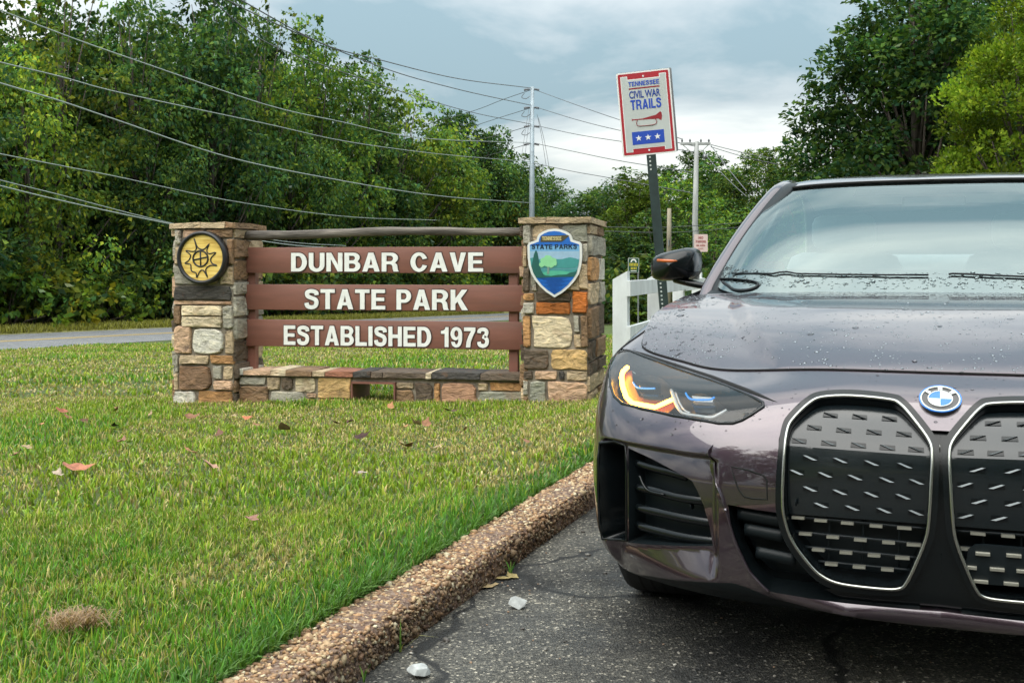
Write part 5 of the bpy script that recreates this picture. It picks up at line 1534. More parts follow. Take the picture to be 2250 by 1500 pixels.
M_INT = pbr('cabin_trim', (0.09,0.095,0.10), 0.7, vary=0.2, vscale=10); M_SEAT = pbr('seat_leather', (0.26,0.27,0.27), 0.55, vary=0.1, vscale=12)
M_LIN = pbr('headliner_cloth', (0.45,0.46,0.45), 0.9); M_HLB = pbr('lamp_housing', (0.014,0.016,0.017), 0.35, vary=0.3, vscale=40); M_HLG = pbr('lamp_reflector', (0.50,0.52,0.53), 0.25, coat=0.5)
M_AMB = pbr('lit_amber', (0.8,0.35,0.02), 0.4, emit=(1.0,0.46,0.035), estr=9.0)
M_AMBD = pbr('amber_lens', (0.55,0.12,0.015), 0.3, coat=0.5); M_AMBG = pbr('amber_bowl', (0.10,0.022,0.003), 0.35)
M_BLUE = pbr('blue_accent', (0.02,0.16,0.55), 0.3, emit=(0.01,0.28,0.75), estr=0.3)
M_EWH = pbr('emblem_white', (0.74,0.75,0.74), 0.25, coat=0.6); M_EBL = pbr('emblem_blue', (0.01,0.17,0.62), 0.25, coat=0.6); M_EDK = pbr('emblem_grey', (0.045,0.042,0.042), 0.3, coat=0.6)
M_TAIL = pbr('tail_lamp', (0.25,0.01,0.012), 0.2, coat=0.6)
def mat_glass(name, tint, ior, refl=(1,1,1)):
    m, nt, out = new_mat(name)
    T = NT(nt)
    tr = T.n('ShaderNodeBsdfTransparent', {'Color': (*tint, 1)})
    g = T.n('ShaderNodeBsdfGlossy', {'Color': (*refl,1), 'Roughness': 0.02})
    fr = T.n('ShaderNodeFresnel', {'IOR': ior})
    mx = T.n('ShaderNodeMixShader', {0: fr.outputs[0], 1: tr.outputs[0], 2: g.outputs[0]})
    nt.links.new(mx.outputs[0], out.inputs[0])
    return m
M_WS = mat_glass('windscreen_glass', (0.74,0.86,0.86), 3.3, (0.86,1.0,0.99)); M_LENS = mat_glass('lamp_lens', (0.90,0.93,0.93), 1.52); M_SIDE = mat_glass('tinted_side_glass', (0.62,0.70,0.69), 1.6)
m_, nt_, out_ = new_mat('water_drop'); T_ = NT(nt_)
b_ = T_.n('ShaderNodeBsdfPrincipled', {'Base Color': (0.85,0.9,0.92,1), 'Roughness': 0.22, 'IOR': 1.33, 'Transmission Weight': 1.0})
nt_.links.new(b_.outputs[0], out_.inputs[0]); M_DROP = m_

# lower body: rings of points from the sill up to the edge of bonnet, window line and boot, walked from nose to tail
BODY = np.array([
 [(0,.095,.208),(0,.022,.27),(0,.0,.44),(0,.010,.575),(0,.042,.66),(0,.105,.735),(0,.225,.790)],
 [(.28,.105,.208),(.28,.032,.27),(.28,.012,.44),(.28,.022,.575),(.28,.055,.66),(.28,.120,.733),(.28,.242,.788)],
 [(.54,.155,.205),(.545,.085,.27),(.55,.065,.44),(.55,.078,.575),(.545,.118,.66),(.54,.20,.722),(.55,.365,.768)],
 [(.72,.262,.198),(.74,.185,.27),(.75,.165,.44),(.75,.180,.575),(.745,.225,.66),(.73,.32,.728),(.70,.495,.778)],
 [(.84,.39,.186),(.87,.315,.27),(.885,.295,.44),(.885,.310,.575),(.88,.355,.67),(.868,.45,.745),(.835,.62,.800)],
 [(.90,.53,.180),(.935,.46,.27),(.95,.45,.44),(.95,.46,.575),(.945,.50,.68),(.925,.58,.77),(.868,.75,.835)],
 [(.925,.68,.165),(.955,.64,.27),(.965,.63,.44),(.965,.64,.575),(.96,.66,.69),(.94,.72,.79),(.880,.88,.868)],
 [(.93,.85,.14),(.958,.83,.27),(.967,.82,.44),(.967,.83,.575),(.962,.85,.70),(.945,.90,.81),(.878,1.02,.90)],
 [(.93,1.25,.15),(.955,1.25,.27),(.962,1.25,.44),(.962,1.25,.575),(.957,1.25,.70),(.925,1.26,.85),(.845,1.28,.945)],
 [(.925,1.75,.16),(.95,1.75,.27),(.955,1.75,.44),(.950,1.75,.575),(.945,1.75,.70),(.915,1.75,.86),(.835,1.75,.975)],
 [(.925,2.5,.16),(.95,2.5,.27),(.952,2.5,.44),(.945,2.5,.575),(.945,2.5,.70),(.918,2.5,.87),(.83,2.5,.99)],
 [(.925,3.25,.16),(.95,3.25,.27),(.955,3.25,.44),(.955,3.25,.575),(.958,3.25,.70),(.935,3.25,.88),(.84,3.25,1.0)],
 [(.925,3.9,.17),(.955,3.9,.27),(.965,3.9,.44),(.967,3.9,.575),(.965,3.9,.70),(.94,3.9,.89),(.83,3.9,1.02)],
 [(.90,4.35,.20),(.93,4.38,.29),(.94,4.40,.44),(.94,4.40,.575),(.935,4.38,.70),(.90,4.35,.89),(.79,4.28,1.035)],
 [(.82,4.58,.24),(.85,4.62,.32),(.86,4.65,.44),(.86,4.66,.575),(.855,4.64,.70),(.82,4.60,.89),(.70,4.50,1.045)],
 [(.50,4.70,.25),(.52,4.75,.32),(.53,4.78,.44),(.53,4.79,.575),(.53,4.78,.70),(.50,4.74,.89),(.44,4.64,1.055)],
 [(0,4.73,.25),(0,4.78,.32),(0,4.81,.44),(0,4.82,.575),(0,4.81,.70),(0,4.77,.89),(0,4.68,1.06)]], float)
NCOL, NROW = BODY.shape[:2]
_g0 = BODY[1].copy(); _g0[:,0] *= -1
_g1 = BODY[-2].copy(); _g1[:,0] *= -1
CTRL = np.concatenate([_g0[None], BODY, _g1[None]])
CTRL = np.concatenate([2*CTRL[:,:1]-CTRL[:,1:2], CTRL, 2*CTRL[:,-1:]-CTRL[:,-2:-1]], 1)
def _cr(f): return np.stack([-.5*f+f*f-.5*f**3, 1-2.5*f*f+1.5*f**3, .5*f+2*f*f-1.5*f**3, -.5*f*f+.5*f**3], -1)
def base_surf(t, s):
    t = np.atleast_1d(np.asarray(t, float)); s = np.atleast_1d(np.asarray(s, float))
    ti = np.clip(np.floor(t).astype(int), 0, NCOL-2); si = np.clip(np.floor(s).astype(int), 0, NROW-2)
    a = _cr(t-ti); b = _cr(s-si)
    out = 0
    for i in range(4):
        for j in range(4):
            out = out + (a[:,i]*b[:,j])[:,None]*CTRL[ti+i, si+j]
    out[:,0] *= -1      # this half lies on the left in the picture
    return out
# sight lines to the body's own coordinates
_tt = np.linspace(-0.75, 8.0, 260); _ss = np.linspace(0, 6, 150)
_TT, _SS = np.meshgrid(_tt, _ss, indexing='ij')
_P = base_surf(np.clip(_TT.ravel(), 0, None), _SS.ravel())
_neg = _TT.ravel() < 0
_Pn = base_surf(-_TT.ravel()[_neg], _SS.ravel()[_neg]); _Pn[:,0] *= -1
_P[_neg] = _Pn
_n, _m = _TT.shape
_i = np.arange(_n*_m).reshape(_n, _m)
_Q = np.stack([_i[:-1,:-1], _i[1:,:-1], _i[1:,1:], _i[:-1,1:]], -1).reshape(-1,4)
_T3 = np.concatenate([_Q[:,[0,1,2]], _Q[:,[0,2,3]]])
_BVH = BVHTree.FromPolygons([tuple(p) for p in _P], [tuple(int(k) for k in f) for f in _T3])
_TSF = np.stack([_TT.ravel(), _SS.ravel()], -1)
def bary(p, tri):
    a, b, c = (_P[k] for k in tri)
    v0, v1, v2 = b-a, c-a, p-a
    d00, d01, d11, d20, d21 = v0@v0, v0@v1, v1@v1, v2@v0, v2@v1
    den = d00*d11-d01*d01
    v = (d11*d20-d01*d21)/den; w = (d00*d21-d01*d20)/den
    return (1-v-w)*_TSF[tri[0]]+v*_TSF[tri[1]]+w*_TSF[tri[2]]
def ts(px, py):
    o, d = car_ray(px, py)
    h = _BVH.ray_cast(o, d)
    if h[0] is None:
        n = _BVH.find_nearest(o + d*(Vector((-0.95,0.6,0.6))-o).dot(d))
        h = (n[0], n[1], n[2], n[3])
    r = bary(np.array(h[0]), _T3[h[2]])
    return float(r[0]), float(min(max(r[1], 0), 6))
# creased undercut of the bumper corner, traced on the body
_cre = sorted(ts(*p) for p in [(1318,958),(1350,962),(1407,974),(1460,983),(1500,990),(1551,996),(1580,1010)])
_fla = sorted(ts(*p) for p in [(1318,1200),(1350,1209),(1407,1214),(1460,1216),(1500,1216),(1545,1218),(1580,1245),(1606,1270)])
_flb = sorted(ts(*p) for p in [(1318,1214),(1335,1232),(1360,1246),(1407,1262),(1460,1269),(1523,1274),(1580,1276),(1612,1277)])
_TOUT = ts(1320,1080)[0]+0.06
def _ci(c, t): return np.interp(t, [p[0] for p in c], [p[1] for p in c])
def _sst(x): x = np.clip(x, 0, 1); return x*x*(3-2*x)
def relief(t, s):
    t = np.asarray(t, float); s = np.asarray(s, float)
    sc, sa, sb = _ci(_cre, t), _ci(_fla, t), _ci(_flb, t)
    k = _sst((sc-s)/0.12)
    led = np.clip((s-sb)/np.maximum(sa-sb, 0.02), 0, 1)
    lat = _sst((t-_cre[0][0])/0.12)*_sst((_TOUT-t)/0.22)
    return -0.036*k*led*lat
def surf(t, s):
    t = np.atleast_1d(np.asarray(t, float)); s = np.atleast_1d(np.asarray(s, float))
    return base_surf(t, s) + normal(t, s)*relief(t, s)[:,None]
def _nrm(f, t, s):
    e = 2e-3
    du = f(np.clip(t+e, 0, NCOL-1), s)-f(np.clip(t-e, 0, NCOL-1), s); dv = f(t, np.clip(s+e,0,6))-f(t, np.clip(s-e,0,6))
    n = np.cross(dv, du)
    n /= np.linalg.norm(n, axis=1)[:,None]+1e-12
    c = np.array([0,2.4,0.5])
    flip = np.sum(n*(f(t,s)-c), 1) < 0
    n[flip] *= -1
    return n
def normal(t, s): return _nrm(base_surf, np.atleast_1d(np.asarray(t,float)), np.atleast_1d(np.asarray(s,float)))
def rnormal(t, s):
    t = np.atleast_1d(np.asarray(t,float)); s = np.atleast_1d(np.asarray(s,float))
    return _nrm(surf, t, s)
def pos(T, off=0.0):
    """point off metres proud of the body at body coordinates T"""
    T = np.atleast_2d(np.asarray(T, float))
    t = np.abs(T[:,0]); sgn = np.where(T[:,0] < 0, -1.0, 1.0)
    p = surf(t, T[:,1]) + normal(t, T[:,1])*np.asarray(off).reshape(-1,1)
    p[:,0] *= sgn
    return p
def pair(name, V, Fc, mats, parent=None, smooth=False, fm=None, normals=None, parent2=None, only=None):
    """the piece and its mirror image on the car's other side"""
    res = []
    V = np.asarray(V, float)
    if only != 'R':
        res.append(mesh(name, V, Fc, mats, parent or CAR, smooth, fm, normals))
    if only != 'L':
        W = V.copy(); W[:,0] *= -1
        N2 = None
        if normals is not None:
            N2 = np.asarray(normals).copy(); N2[:,0] *= -1
        res.append(mesh(name, W, [tuple(reversed(f)) for f in Fc], mats, parent2 or parent or CAR, smooth, fm, N2))
    return res
def inside(p, poly):
    x, y = p; c = False; n = len(poly)
    for i in range(n):
        x0, y0 = poly[i]; x1, y1 = poly[i-1]
        if (y0 > y) != (y1 > y) and x < (x1-x0)*(y-y0)/(y1-y0)+x0: c = not c
    return c
def inside_np(P, poly):
    P = np.asarray(P, float); x, y = P[:,0], P[:,1]; c = np.zeros(len(P), bool)
    for i in range(len(poly)):
        x0, y0 = poly[i]; x1, y1 = poly[i-1]
        if y0 == y1: continue
        c ^= ((y0 > y) != (y1 > y)) & (x < (x1-x0)*(y-y0)/(y1-y0)+x0)
    return c
def dense(poly, step, closed=True):
    out = []
    n = len(poly)
    for i in range(n if closed else n-1):
        a, b = poly[i], poly[(i+1) % n]
        k = max(1, int(math.hypot(b[0]-a[0], b[1]-a[1])/step))
        out += [(a[0]+(b[0]-a[0])*j/k, a[1]+(b[1]-a[1])*j/k) for j in range(k)]
    if not closed: out.append(poly[-1])
    return out
def cdt(outl, holes, inner):
    P, E = [], []
    for loop in [outl]+holes:
        b = len(P); n = len(loop); P += loop; E += [(b+i, b+(i+1) % n) for i in range(n)]
    P += inner
    vs, _, fs, _, _, _ = delaunay_2d_cdt([Vector(p) for p in P], E, [], 0, 1e-5)
    vs = [tuple(v) for v in vs]
    A_ = np.array(vs); Fa = np.array(fs); c = A_[Fa].mean(1)
    k = inside_np(c, outl)
    for h in holes: k &= ~inside_np(c, h)
    return vs, [tuple(int(i) for i in f) for f in Fa[k]]
def orient(V, Fc, Nn):
    V = np.asarray(V); I = np.array([f[:3] for f in Fc])
    n = np.cross(V[I[:,1]]-V[I[:,0]], V[I[:,2]]-V[I[:,0]])
    ok = np.sum(n*np.asarray(Nn)[I[:,0]], 1) > 0
    return [f if k else tuple(reversed(f)) for f, k in zip(Fc, ok)]
def patch(name, outl, mats, off=0.0, holes=(), step=10, thick=0.0, parent=None, parent2=None, only=None):
    """a piece traced in the picture, laid on the body at its own depth"""
    outl = dense(outl, step); holes = [dense(h, step) for h in holes]
    xs = [p[0] for p in outl]; ys = [p[1] for p in outl]
    inner = []
    y = min(ys)+step/2
    while y < max(ys):
        x = min(xs)+step/2
        while x < max(xs):
            if inside((x,y), outl) and not any(inside((x,y), h) for h in holes): inner.append((x,y))
            x += step
        y += step
    vs, fs = cdt(outl, holes, inner)
    T = [ts(*p) for p in vs]
    o = np.array([off(*p) if callable(off) else off for p in vs])
    V = pos(T, o)
    Nn = normal(np.abs([q[0] for q in T]), [q[1] for q in T]); Nn[np.array([q[0] for q in T]) < 0, 0] *= -1
    fs = orient(V, fs, Nn)
    if thick:
        V = np.concatenate([V, V-Nn*thick]); n = len(vs)
        cnt = {}
        for f in fs:
            for i in range(3):
                e = (f[i], f[(i+1)%3]); cnt[e] = 1
        for (a, b) in list(cnt):
            if (b, a) not in cnt: fs.append((a, n+a, n+b, b))
    res = pair(name, V, fs, mats, parent, thick == 0, None, None, parent2, only)
    if thick:
        for o_ in res: smooth_by_angle(o_, 45)
    return res
def wallstrip(name, outl, mats, o0, o1, step=8, parent=None, parent2=None, closed=True, only=None):
    L = dense(outl, step, closed)
    T = [ts(*p) for p in L]
    A = pos(T, o0); B = pos(T, o1); n = len(L)
    Fc = [(i, (i+1)%n, n+(i+1)%n, n+i) for i in range(n if closed else n-1)]
    return pair(name, np.concatenate([A,B]), Fc, mats, parent, True, None, None, parent2, only)
def ribbon(name, A_, B_, prof_, mats, cols=60, parent=None, parent2=None, only=None, tails=2):
    """a strip between two traced edges; prof_ = [(fraction across, metres proud)]"""
    def res(P_):
        L = [0]
        for i in range(1,len(P_)): L.append(L[-1]+math.hypot(P_[i][0]-P_[i-1][0],P_[i][1]-P_[i-1][1]))
        u = np.linspace(0, L[-1], cols)
        return np.stack([np.interp(u,L,[p[0] for p in P_]), np.interp(u,L,[p[1] for p in P_])],-1)
    a, b = res([tuple(q[:2]) for q in catmull([(x,y,0) for x,y in A_],6)]), res([tuple(q[:2]) for q in catmull([(x,y,0) for x,y in B_],6)])
    V = []; n = len(prof_)
    taper = np.clip((np.minimum(np.arange(cols), np.arange(cols)[::-1]) if tails == 2 else np.arange(cols)*(4.0/(0.45*cols)))/4.0, 0, 1)
    for fr_, of in prof_:
        P_ = a*(1-fr_)+b*fr_
        Tq = [ts(*q) for q in P_]
        if tails == 1: Tq = [(max(0.0, a_), b_) for a_, b_ in Tq]; Tq[-1] = (0.0, Tq[-1][1])
        o_ = of*taper if of > 0 else np.full(cols, of)
        if tails == 1:      # stands straight out, like a shelf
            nh = normal([abs(q[0]) for q in Tq], [q[1] for q in Tq]); nh[:,2] = 0; nh /= np.linalg.norm(nh, axis=1)[:,None]
            V.append(pos(Tq, 0.0)+nh*o_[:,None])
        else: V.append(pos(Tq, o_))
    V = np.concatenate(V)
    Fc = [(j*cols+i, j*cols+i+1, (j+1)*cols+i+1, (j+1)*cols+i) for j in range(n-1) for i in range(cols-1)]
    T = ts(*(a[cols//2]*0.5+b[cols//2]*0.5)); Nn = np.repeat(normal(abs(T[0]),T[1]), len(V), 0)
    Fc = orient(V, Fc, Nn)
    out = pair(name, V, Fc, mats, parent, True, None, None, parent2, only)
    for o_ in out: smooth_by_angle(o_, 50)
    return out
def tubepx(name, pts, mats, off, r, n=8, closed=False, k=5, parent=None, parent2=None, flat=1.0, only=None):
    c = [tuple(p[:2]) for p in catmull([(p[0],p[1],0) for p in pts], k, closed)] if k > 0 else pts
    T = [ts(*p) for p in c]
    o = np.array([off(*p) if callable(off) else off for p in c])
    m = MB().tube([Vector(v) for v in pos(T, o)], r, n, closed=closed, flat=flat)
    return pair(name, m.v, m.f, mats, parent, True, None, None, parent2, only)
def c1(x, y): return 1290+x/2.142, 700+y/2.142
def c2(x, y): return 1680+x/2.344, 760+y/2.344
def c6(x, y): return 1300+x/3.5725, 540+y/3.5725

# outlines of the openings
HL = [c6(*p) for p in [(205,800),(300,825),(392,862),(560,925),(740,990),(940,1055),(1150,1137),(1290,1200),(1345,1232),(1350,1262),(1255,1325),(1180,1368),(1110,1392),(1000,1392),(820,1362),(640,1332),(400,1280),(240,1237),(178,1180),(150,1100),(142,1000),(146,900),(166,830)]]
CEN = [(2075,946),(2047,945),(2021,918),(1983,876),(1936,871),(1850,864),(1795,866),(1744,896),(1720,930),(1711,965),(1709,1040),(1711,1126),(1660,1119),(1599,1108),(1606,1150),(1620,1195),(1647,1251),(1688,1297),(1706,1302),(1780,1314),(1850,1323),(1940,1332),(2021,1338),(2080,1342)]
INT = [c1(*p) for p in [(142,600),(260,655),(410,738),(455,765),(480,810),(512,885),(542,985),(560,1088),(400,1088),(250,1084),(142,1075)]]
SLOT = [c1(*p) for p in [(62,585),(100,572),(132,588),(136,700),(136,1065),(112,1060),(75,1035),(60,950),(54,800),(54,660)]]
def tpoly(poly, step=8, clampc=False):
    T = [ts(*p) for p in dense(poly, step)]
    if clampc: T = [(max(0.0, a), b) for a, b in T]
    out = []
    for q in T:
        if not out or math.hypot(q[0]-out[-1][0], q[1]-out[-1][1]) > 2e-3: out.append(q)
    return out
tHL, tCEN, tINT, tSLOT = tpoly(HL), tpoly(CEN, 8, True), tpoly(INT), tpoly(SLOT)

# painted shell: front bumper, wing, doors and rear, cut round the openings and the wheels
AXF, AXR, WR = 0.88, 3.736, 0.335
T_SPLIT = 5.45
def arch_loop(yc, R=0.375, n=40):
    out = []
    lat = BVHTree.FromPolygons([tuple(p) for p in _Pall], [tuple(int(k) for k in f) for f in _Tall])
    for k in range(n):
        a = 2*math.pi*k/n
        y, z = yc+R*math.cos(a), 0.335+R*math.sin(a)
        if z < 0.15: continue
        h = lat.ray_cast(Vector((-3, y, z)), Vector((1,0,0)))
        if h[0] is None: continue
        i = _Tall[h[2]]
        a_, b_, c_ = (_Pall[j] for j in i)
        p = np.array(h[0]); v0, v1, v2 = b_-a_, c_-a_, p-a_
        d00, d01, d11, d20, d21 = v0@v0, v0@v1, v1@v1, v2@v0, v2@v1
        den = d00*d11-d01*d01; v = (d11*d20-d01*d21)/den; w = (d00*d21-d01*d20)/den
        out.append(tuple((1-v-w)*_TSall[i[0]]+v*_TSall[i[1]]+w*_TSall[i[2]]))
    return out
_t2 = np.linspace(3.5, 13.8, 240); _s2 = np.linspace(0, 6, 70)
_A, _B = np.meshgrid(_t2, _s2, indexing='ij')
_Pall = base_surf(_A.ravel(), _B.ravel()); _TSall = np.stack([_A.ravel(), _B.ravel()], -1)
_n2, _m2 = _A.shape; _i2 = np.arange(_n2*_m2).reshape(_n2,_m2)
_q2 = np.stack([_i2[:-1,:-1],_i2[1:,:-1],_i2[1:,1:],_i2[:-1,1:]],-1).reshape(-1,4); _Tall = np.concatenate([_q2[:,[0,1,2]],_q2[:,[0,2,3]]])
def low_edge():
    P_ = [ts(*q) for q in [(2064,1368),(2021,1364),(1940,1355),(1850,1344),(1780,1332),(1710,1316),(1650,1290),(1612,1277),(1523,1275),(1407,1264),(1346,1240)]]
    P_ = sorted((max(0.0,a), max(0.05,b-0.03)) for a, b in P_)
    return P_
def body_shell():
    P, E = [], []
    lo = low_edge(); lt = np.linspace(0, T_SPLIT-0.01, 90); ls = np.interp(lt, [a for a,b in lo], [b for a,b in lo])
    def loop(L, closed=True):
        b = len(P); n = len(L); P.extend(L)
        E.extend((b+i, b+(i+1)%n) for i in range(n if closed else n-1))
    for L in (tHL, tINT, tSLOT): loop(L)
    loop(tCEN)
    loop(list(zip(lt.tolist(), ls.tolist())), False)
    for yc in (AXF, AXR): loop(arch_loop(yc), False)
    splits = [T_SPLIT, 8.25, 10.25, 12.15, 14.3]
    for q in splits: loop([(q, k) for k in np.linspace(0, 6, 60)], False)
    cr = [(t, float(np.interp(t, [p[0] for p in _cre], [p[1] for p in _cre]))) for t in np.linspace(_cre[0][0], T_SPLIT-0.02, 60)]
    loop(cr, False); loop([(a, b-0.06) for a, b in cr], False); loop([(a, b-0.12) for a, b in cr], False)
    for cv in (_fla, _flb): loop([(t, float(_ci(cv, t))) for t in np.linspace(cv[0][0]+0.01, T_SPLIT-0.02, 60)], False)
    ta = np.concatenate([np.arange(0, 5.6, 0.05), np.arange(5.6, 16.0001, 0.10)]); ta[-1] = 16.0
    sb = np.linspace(0, 6, 85)
    P.extend((a, b) for a in ta for b in sb)
    vs, _, fs, _, _, _ = delaunay_2d_cdt([Vector(p) for p in P], E, [], 0, 1e-5)
    VT = np.array([tuple(v) for v in vs]); VT[:,0] = np.clip(VT[:,0], 0, 16); VT[:,1] = np.clip(VT[:,1], 0, 6)
    V = surf(VT[:,0], VT[:,1]); Nn = rnormal(VT[:,0], VT[:,1])
    names = ['front_bumper', 'wing', 'front_door', 'rear_door', 'rear_wing', 'rear_bumper']
    groups = {k: [] for k in names}
    Fa = np.array(fs); c = VT[Fa].mean(1); p = V[Fa].mean(1)
    k = np.ones(len(Fa), bool)
    for L in (tHL, tINT, tSLOT, tCEN): k &= ~inside_np(c, L)
    for yc in (AXF, AXR): k &= (p[:,1]-yc)**2+(p[:,2]-0.335)**2 >= 0.3745**2
    gi = sum((c[:,0] > q).astype(int) for q in splits)
    under = (c[:,0] < T_SPLIT-0.01) & (c[:,1] < np.interp(c[:,0], lt, ls))
    groups['lower_valance'] = [tuple(int(i) for i in f) for f in Fa[k & under]]
    k &= ~under
    for j, nm in enumerate(names): groups[nm] = [tuple(int(i) for i in f) for f in Fa[k & (gi == j)]]
    for k, fl in groups.items():
        fl = orient(V, fl, Nn)
        used = sorted({i for f in fl for i in f}); mp = {a: b for b, a in enumerate(used)}
        # hairline shut gaps between panels
        W = V[used]
        pair(k, W, [tuple(mp[i] for i in f) for f in fl], M_PAINT, smooth=True, normals=Nn[used]) if k not in ('front_bumper','rear_bumper','lower_valance') else whole(k, W, [tuple(mp[i] for i in f) for f in fl], Nn[used], M_SAT if k == 'lower_valance' else M_PAINT)
def whole(name, V, Fc, Nn, mat):
    """one panel spanning both sides"""
    n = len(V); W = V.copy(); W[:,0] *= -1; N2 = Nn.copy(); N2[:,0] *= -1
    A = np.concatenate([V, W]); NN = np.concatenate([Nn, N2])
    c = np.abs(A[:,0]) < 1e-4; A[c,0] = 0; NN[c,0] = 0
    Fa = list(Fc)+[tuple(n+i for i in reversed(f)) for f in Fc]
    return mesh(name, A, Fa, mat, CAR, True, None, NN)
body_shell()
def seam(name, tsl, r=0.0028):
    m = MB().tube([Vector(v) for v in pos(tsl, 0.0006)], r, 6)
    pair(name, m.v, m.f, M_GAP, None, True)
for q_, lo in ((T_SPLIT, 3.2), (8.25, 0.3), (10.25, 0.3), (12.15, 3.6), (14.3, 2.6)): seam('panel_gap', [(q_, s) for s in np.linspace(lo, 6, 26)])
# edge where the shell turns under at the bottom
m = MB()
Lb = pos([(t, 0.0) for t in np.linspace(0, 16, 160)], 0.0)
A = np.concatenate([Lb, Lb*np.array([0.93,1,1])+np.array([0,0.06,0.012])]); A[160:,1] = np.where(A[160:,1] > 3, A[160:,1]-0.14, A[160:,1])
pair('underside_lip', A, [(i, i+1, 160+i+1, 160+i) for i in range(159)], M_SAT, smooth=True)
mesh('floor_pan', [(-.60,.30,.175),(.60,.30,.175),(.80,4.4,.20),(-.80,4.4,.20)], [(0,3,2,1)], M_SAT, CAR)

# bonnet
def Grow(t): return base_surf(t, np.full(len(np.atleast_1d(t)), 6.0))
ctr = np.array(catmull([(0,.225,.790),(0,.34,.824),(0,.50,.862),(0,.75,.908),(0,1.0,.942),(0,1.20,.966)], 12)); ctr_b = np.linspace(0,1,len(ctr))
rear = np.array(catmull([(0,1.20,.964),(-.3,1.208,.963),(-.6,1.235,.958),(-.76,1.265,.952),(-.845,1.28,.945)], 12)); rear_a = np.linspace(0,1,len(rear))
def hood_pt(a, b):
    a = np.atleast_1d(np.asarray(a,float)); b = np.atleast_1d(np.asarray(b,float))
    C0 = Grow(4*a); D1 = Grow(4+4*b)
    C1 = np.stack([np.interp(a, rear_a, rear[:,k]) for k in range(3)], -1); D0 = np.stack([np.interp(b, ctr_b, ctr[:,k]) for k in range(3)], -1)
    P00, P10, P01, P11 = C0*0+Grow(np.zeros(1)), C0*0+Grow(np.array([4.0])), C0*0+rear[0], C0*0+rear[-1]
    A_, B_ = a[:,None], b[:,None]
    p = (1-B_)*C0+B_*C1+(1-A_)*D0+A_*D1-((1-A_)*(1-B_)*P00+A_*(1-B_)*P10+(1-A_)*B_*P01+A_*B_*P11)
    # power-dome: a raised centre bounded by two soft ridges, and a dish beside it
    rid = 0.36+0.20*b
    k = np.clip((a-rid)/0.07+0.5, 0, 1); k = k*k*(3-2*k)
    env = np.sin(np.pi*np.clip(b,0,1))**0.5*np.sin(np.pi*np.clip(b*0.5+0.25,0,1))
    p[:,2] += env*(0.013*(1-k) - 0.006*k*np.sin(np.pi*np.clip(a,0,1))) + 0.020*np.sin(np.pi*b)*np.sin(np.pi*(0.15+0.7*a))
    return p
def fdn(f, a, b, e=2e-3):
    du = f(np.clip(a+e,0,1), b)-f(np.clip(a-e,0,1), b); dv = f(a, np.clip(b+e,0,1))-f(a, np.clip(b-e,0,1))
    n = np.cross(du, dv); n /= np.linalg.norm(n,axis=1)[:,None]+1e-12
    n[n[:,2] < 0] *= -1
    return n
def grid_panel(name, f, mat, a0=0., a1=1., b0=0., b1=1., na=50, nb=60, off=0.0, both=True, parent=None, thick=0.0):
    A_, B_ = np.meshgrid(np.linspace(a0,a1,na), np.linspace(b0,b1,nb), indexing='ij')
    a, b = A_.ravel(), B_.ravel()
    V = f(a, b); Nn = fdn(f, a, b); V = V+Nn*off
    i = np.arange(na*nb).reshape(na,nb)
    q_ = np.stack([i[:-1,:-1],i[1:,:-1],i[1:,1:],i[:-1,1:]],-1).reshape(-1,4)
    Fc = orient(V, [tuple(int(k) for k in x) for x in q_], Nn)
    if both:      # joined at the centre line
        n = len(V); W = V.copy(); W[:,0] *= -1; N2 = Nn.copy(); N2[:,0] *= -1
        A2 = np.concatenate([V,W]); NN = np.concatenate([Nn,N2]); c = np.abs(A2[:,0]) < 1e-5; A2[c,0] = 0; NN[c,0] = 0
        return mesh(name, A2, Fc+[tuple(n+k for k in reversed(x)) for x in Fc], mat, parent or CAR, True, None, NN)
    return pair(name, V, Fc, mat, parent, True, None, Nn)
grid_panel('bonnet', hood_pt, M_PAINT, off=0.003)
# shut gap round the bonnet
m = MB().tube([Vector(v) for v in Grow(np.linspace(0,8,90))+np.array([0,0,0.0008])], 0.0036, 6); pair('bonnet_gap', m.v, m.f, M_GAP, None, True)
# black valley above the headlamp, running to the grille
m = MB().tube([Vector(v) for v in pos([ts(*p) for p in dense([(1362,766),(1409,777),(1470,797),(1563,827),(1640,856),(1700,880),(1728,888)], 12, False)], -0.0015)], [0.0085]*24+[0.0078,0.007,0.006,0.0048,0.0036,0.0024,0.0014,0.0008,0.0005]+[0.0004]*20, 8, flat=0.5); pair('lamp_gap', m.v, m.f, M_GAP, None, True)

# windscreen, roof, glass
WB = np.array(catmull([(0,1.175,.945),(-.3,1.19,.945),(-.55,1.25,.950),(-.70,1.345,.962),(-.772,1.46,.985)], 10)); WT = np.array(catmull([(0,2.03,1.392),(-.25,2.038,1.391),(-.42,2.065,1.388),(-.53,2.10,1.383),(-.590,2.145,1.376)], 10)); wa = np.linspace(0,1,len(WB))
def ws_pt(a, b):
    a = np.atleast_1d(np.asarray(a,float)); b = np.atleast_1d(np.asarray(b,float))
    p0 = np.stack([np.interp(a,wa,WB[:,k]) for k in range(3)],-1); p1 = np.stack([np.interp(a,wa,WT[:,k]) for k in range(3)],-1)
    p = p0*(1-b[:,None])+p1*b[:,None]
    k = np.sin(np.pi*b)*0.045
    p[:,2] += k*0.8; p[:,1] -= k*0.5
    return p
GL = grid_panel('windscreen', ws_pt, M_WS, na=40, nb=40)
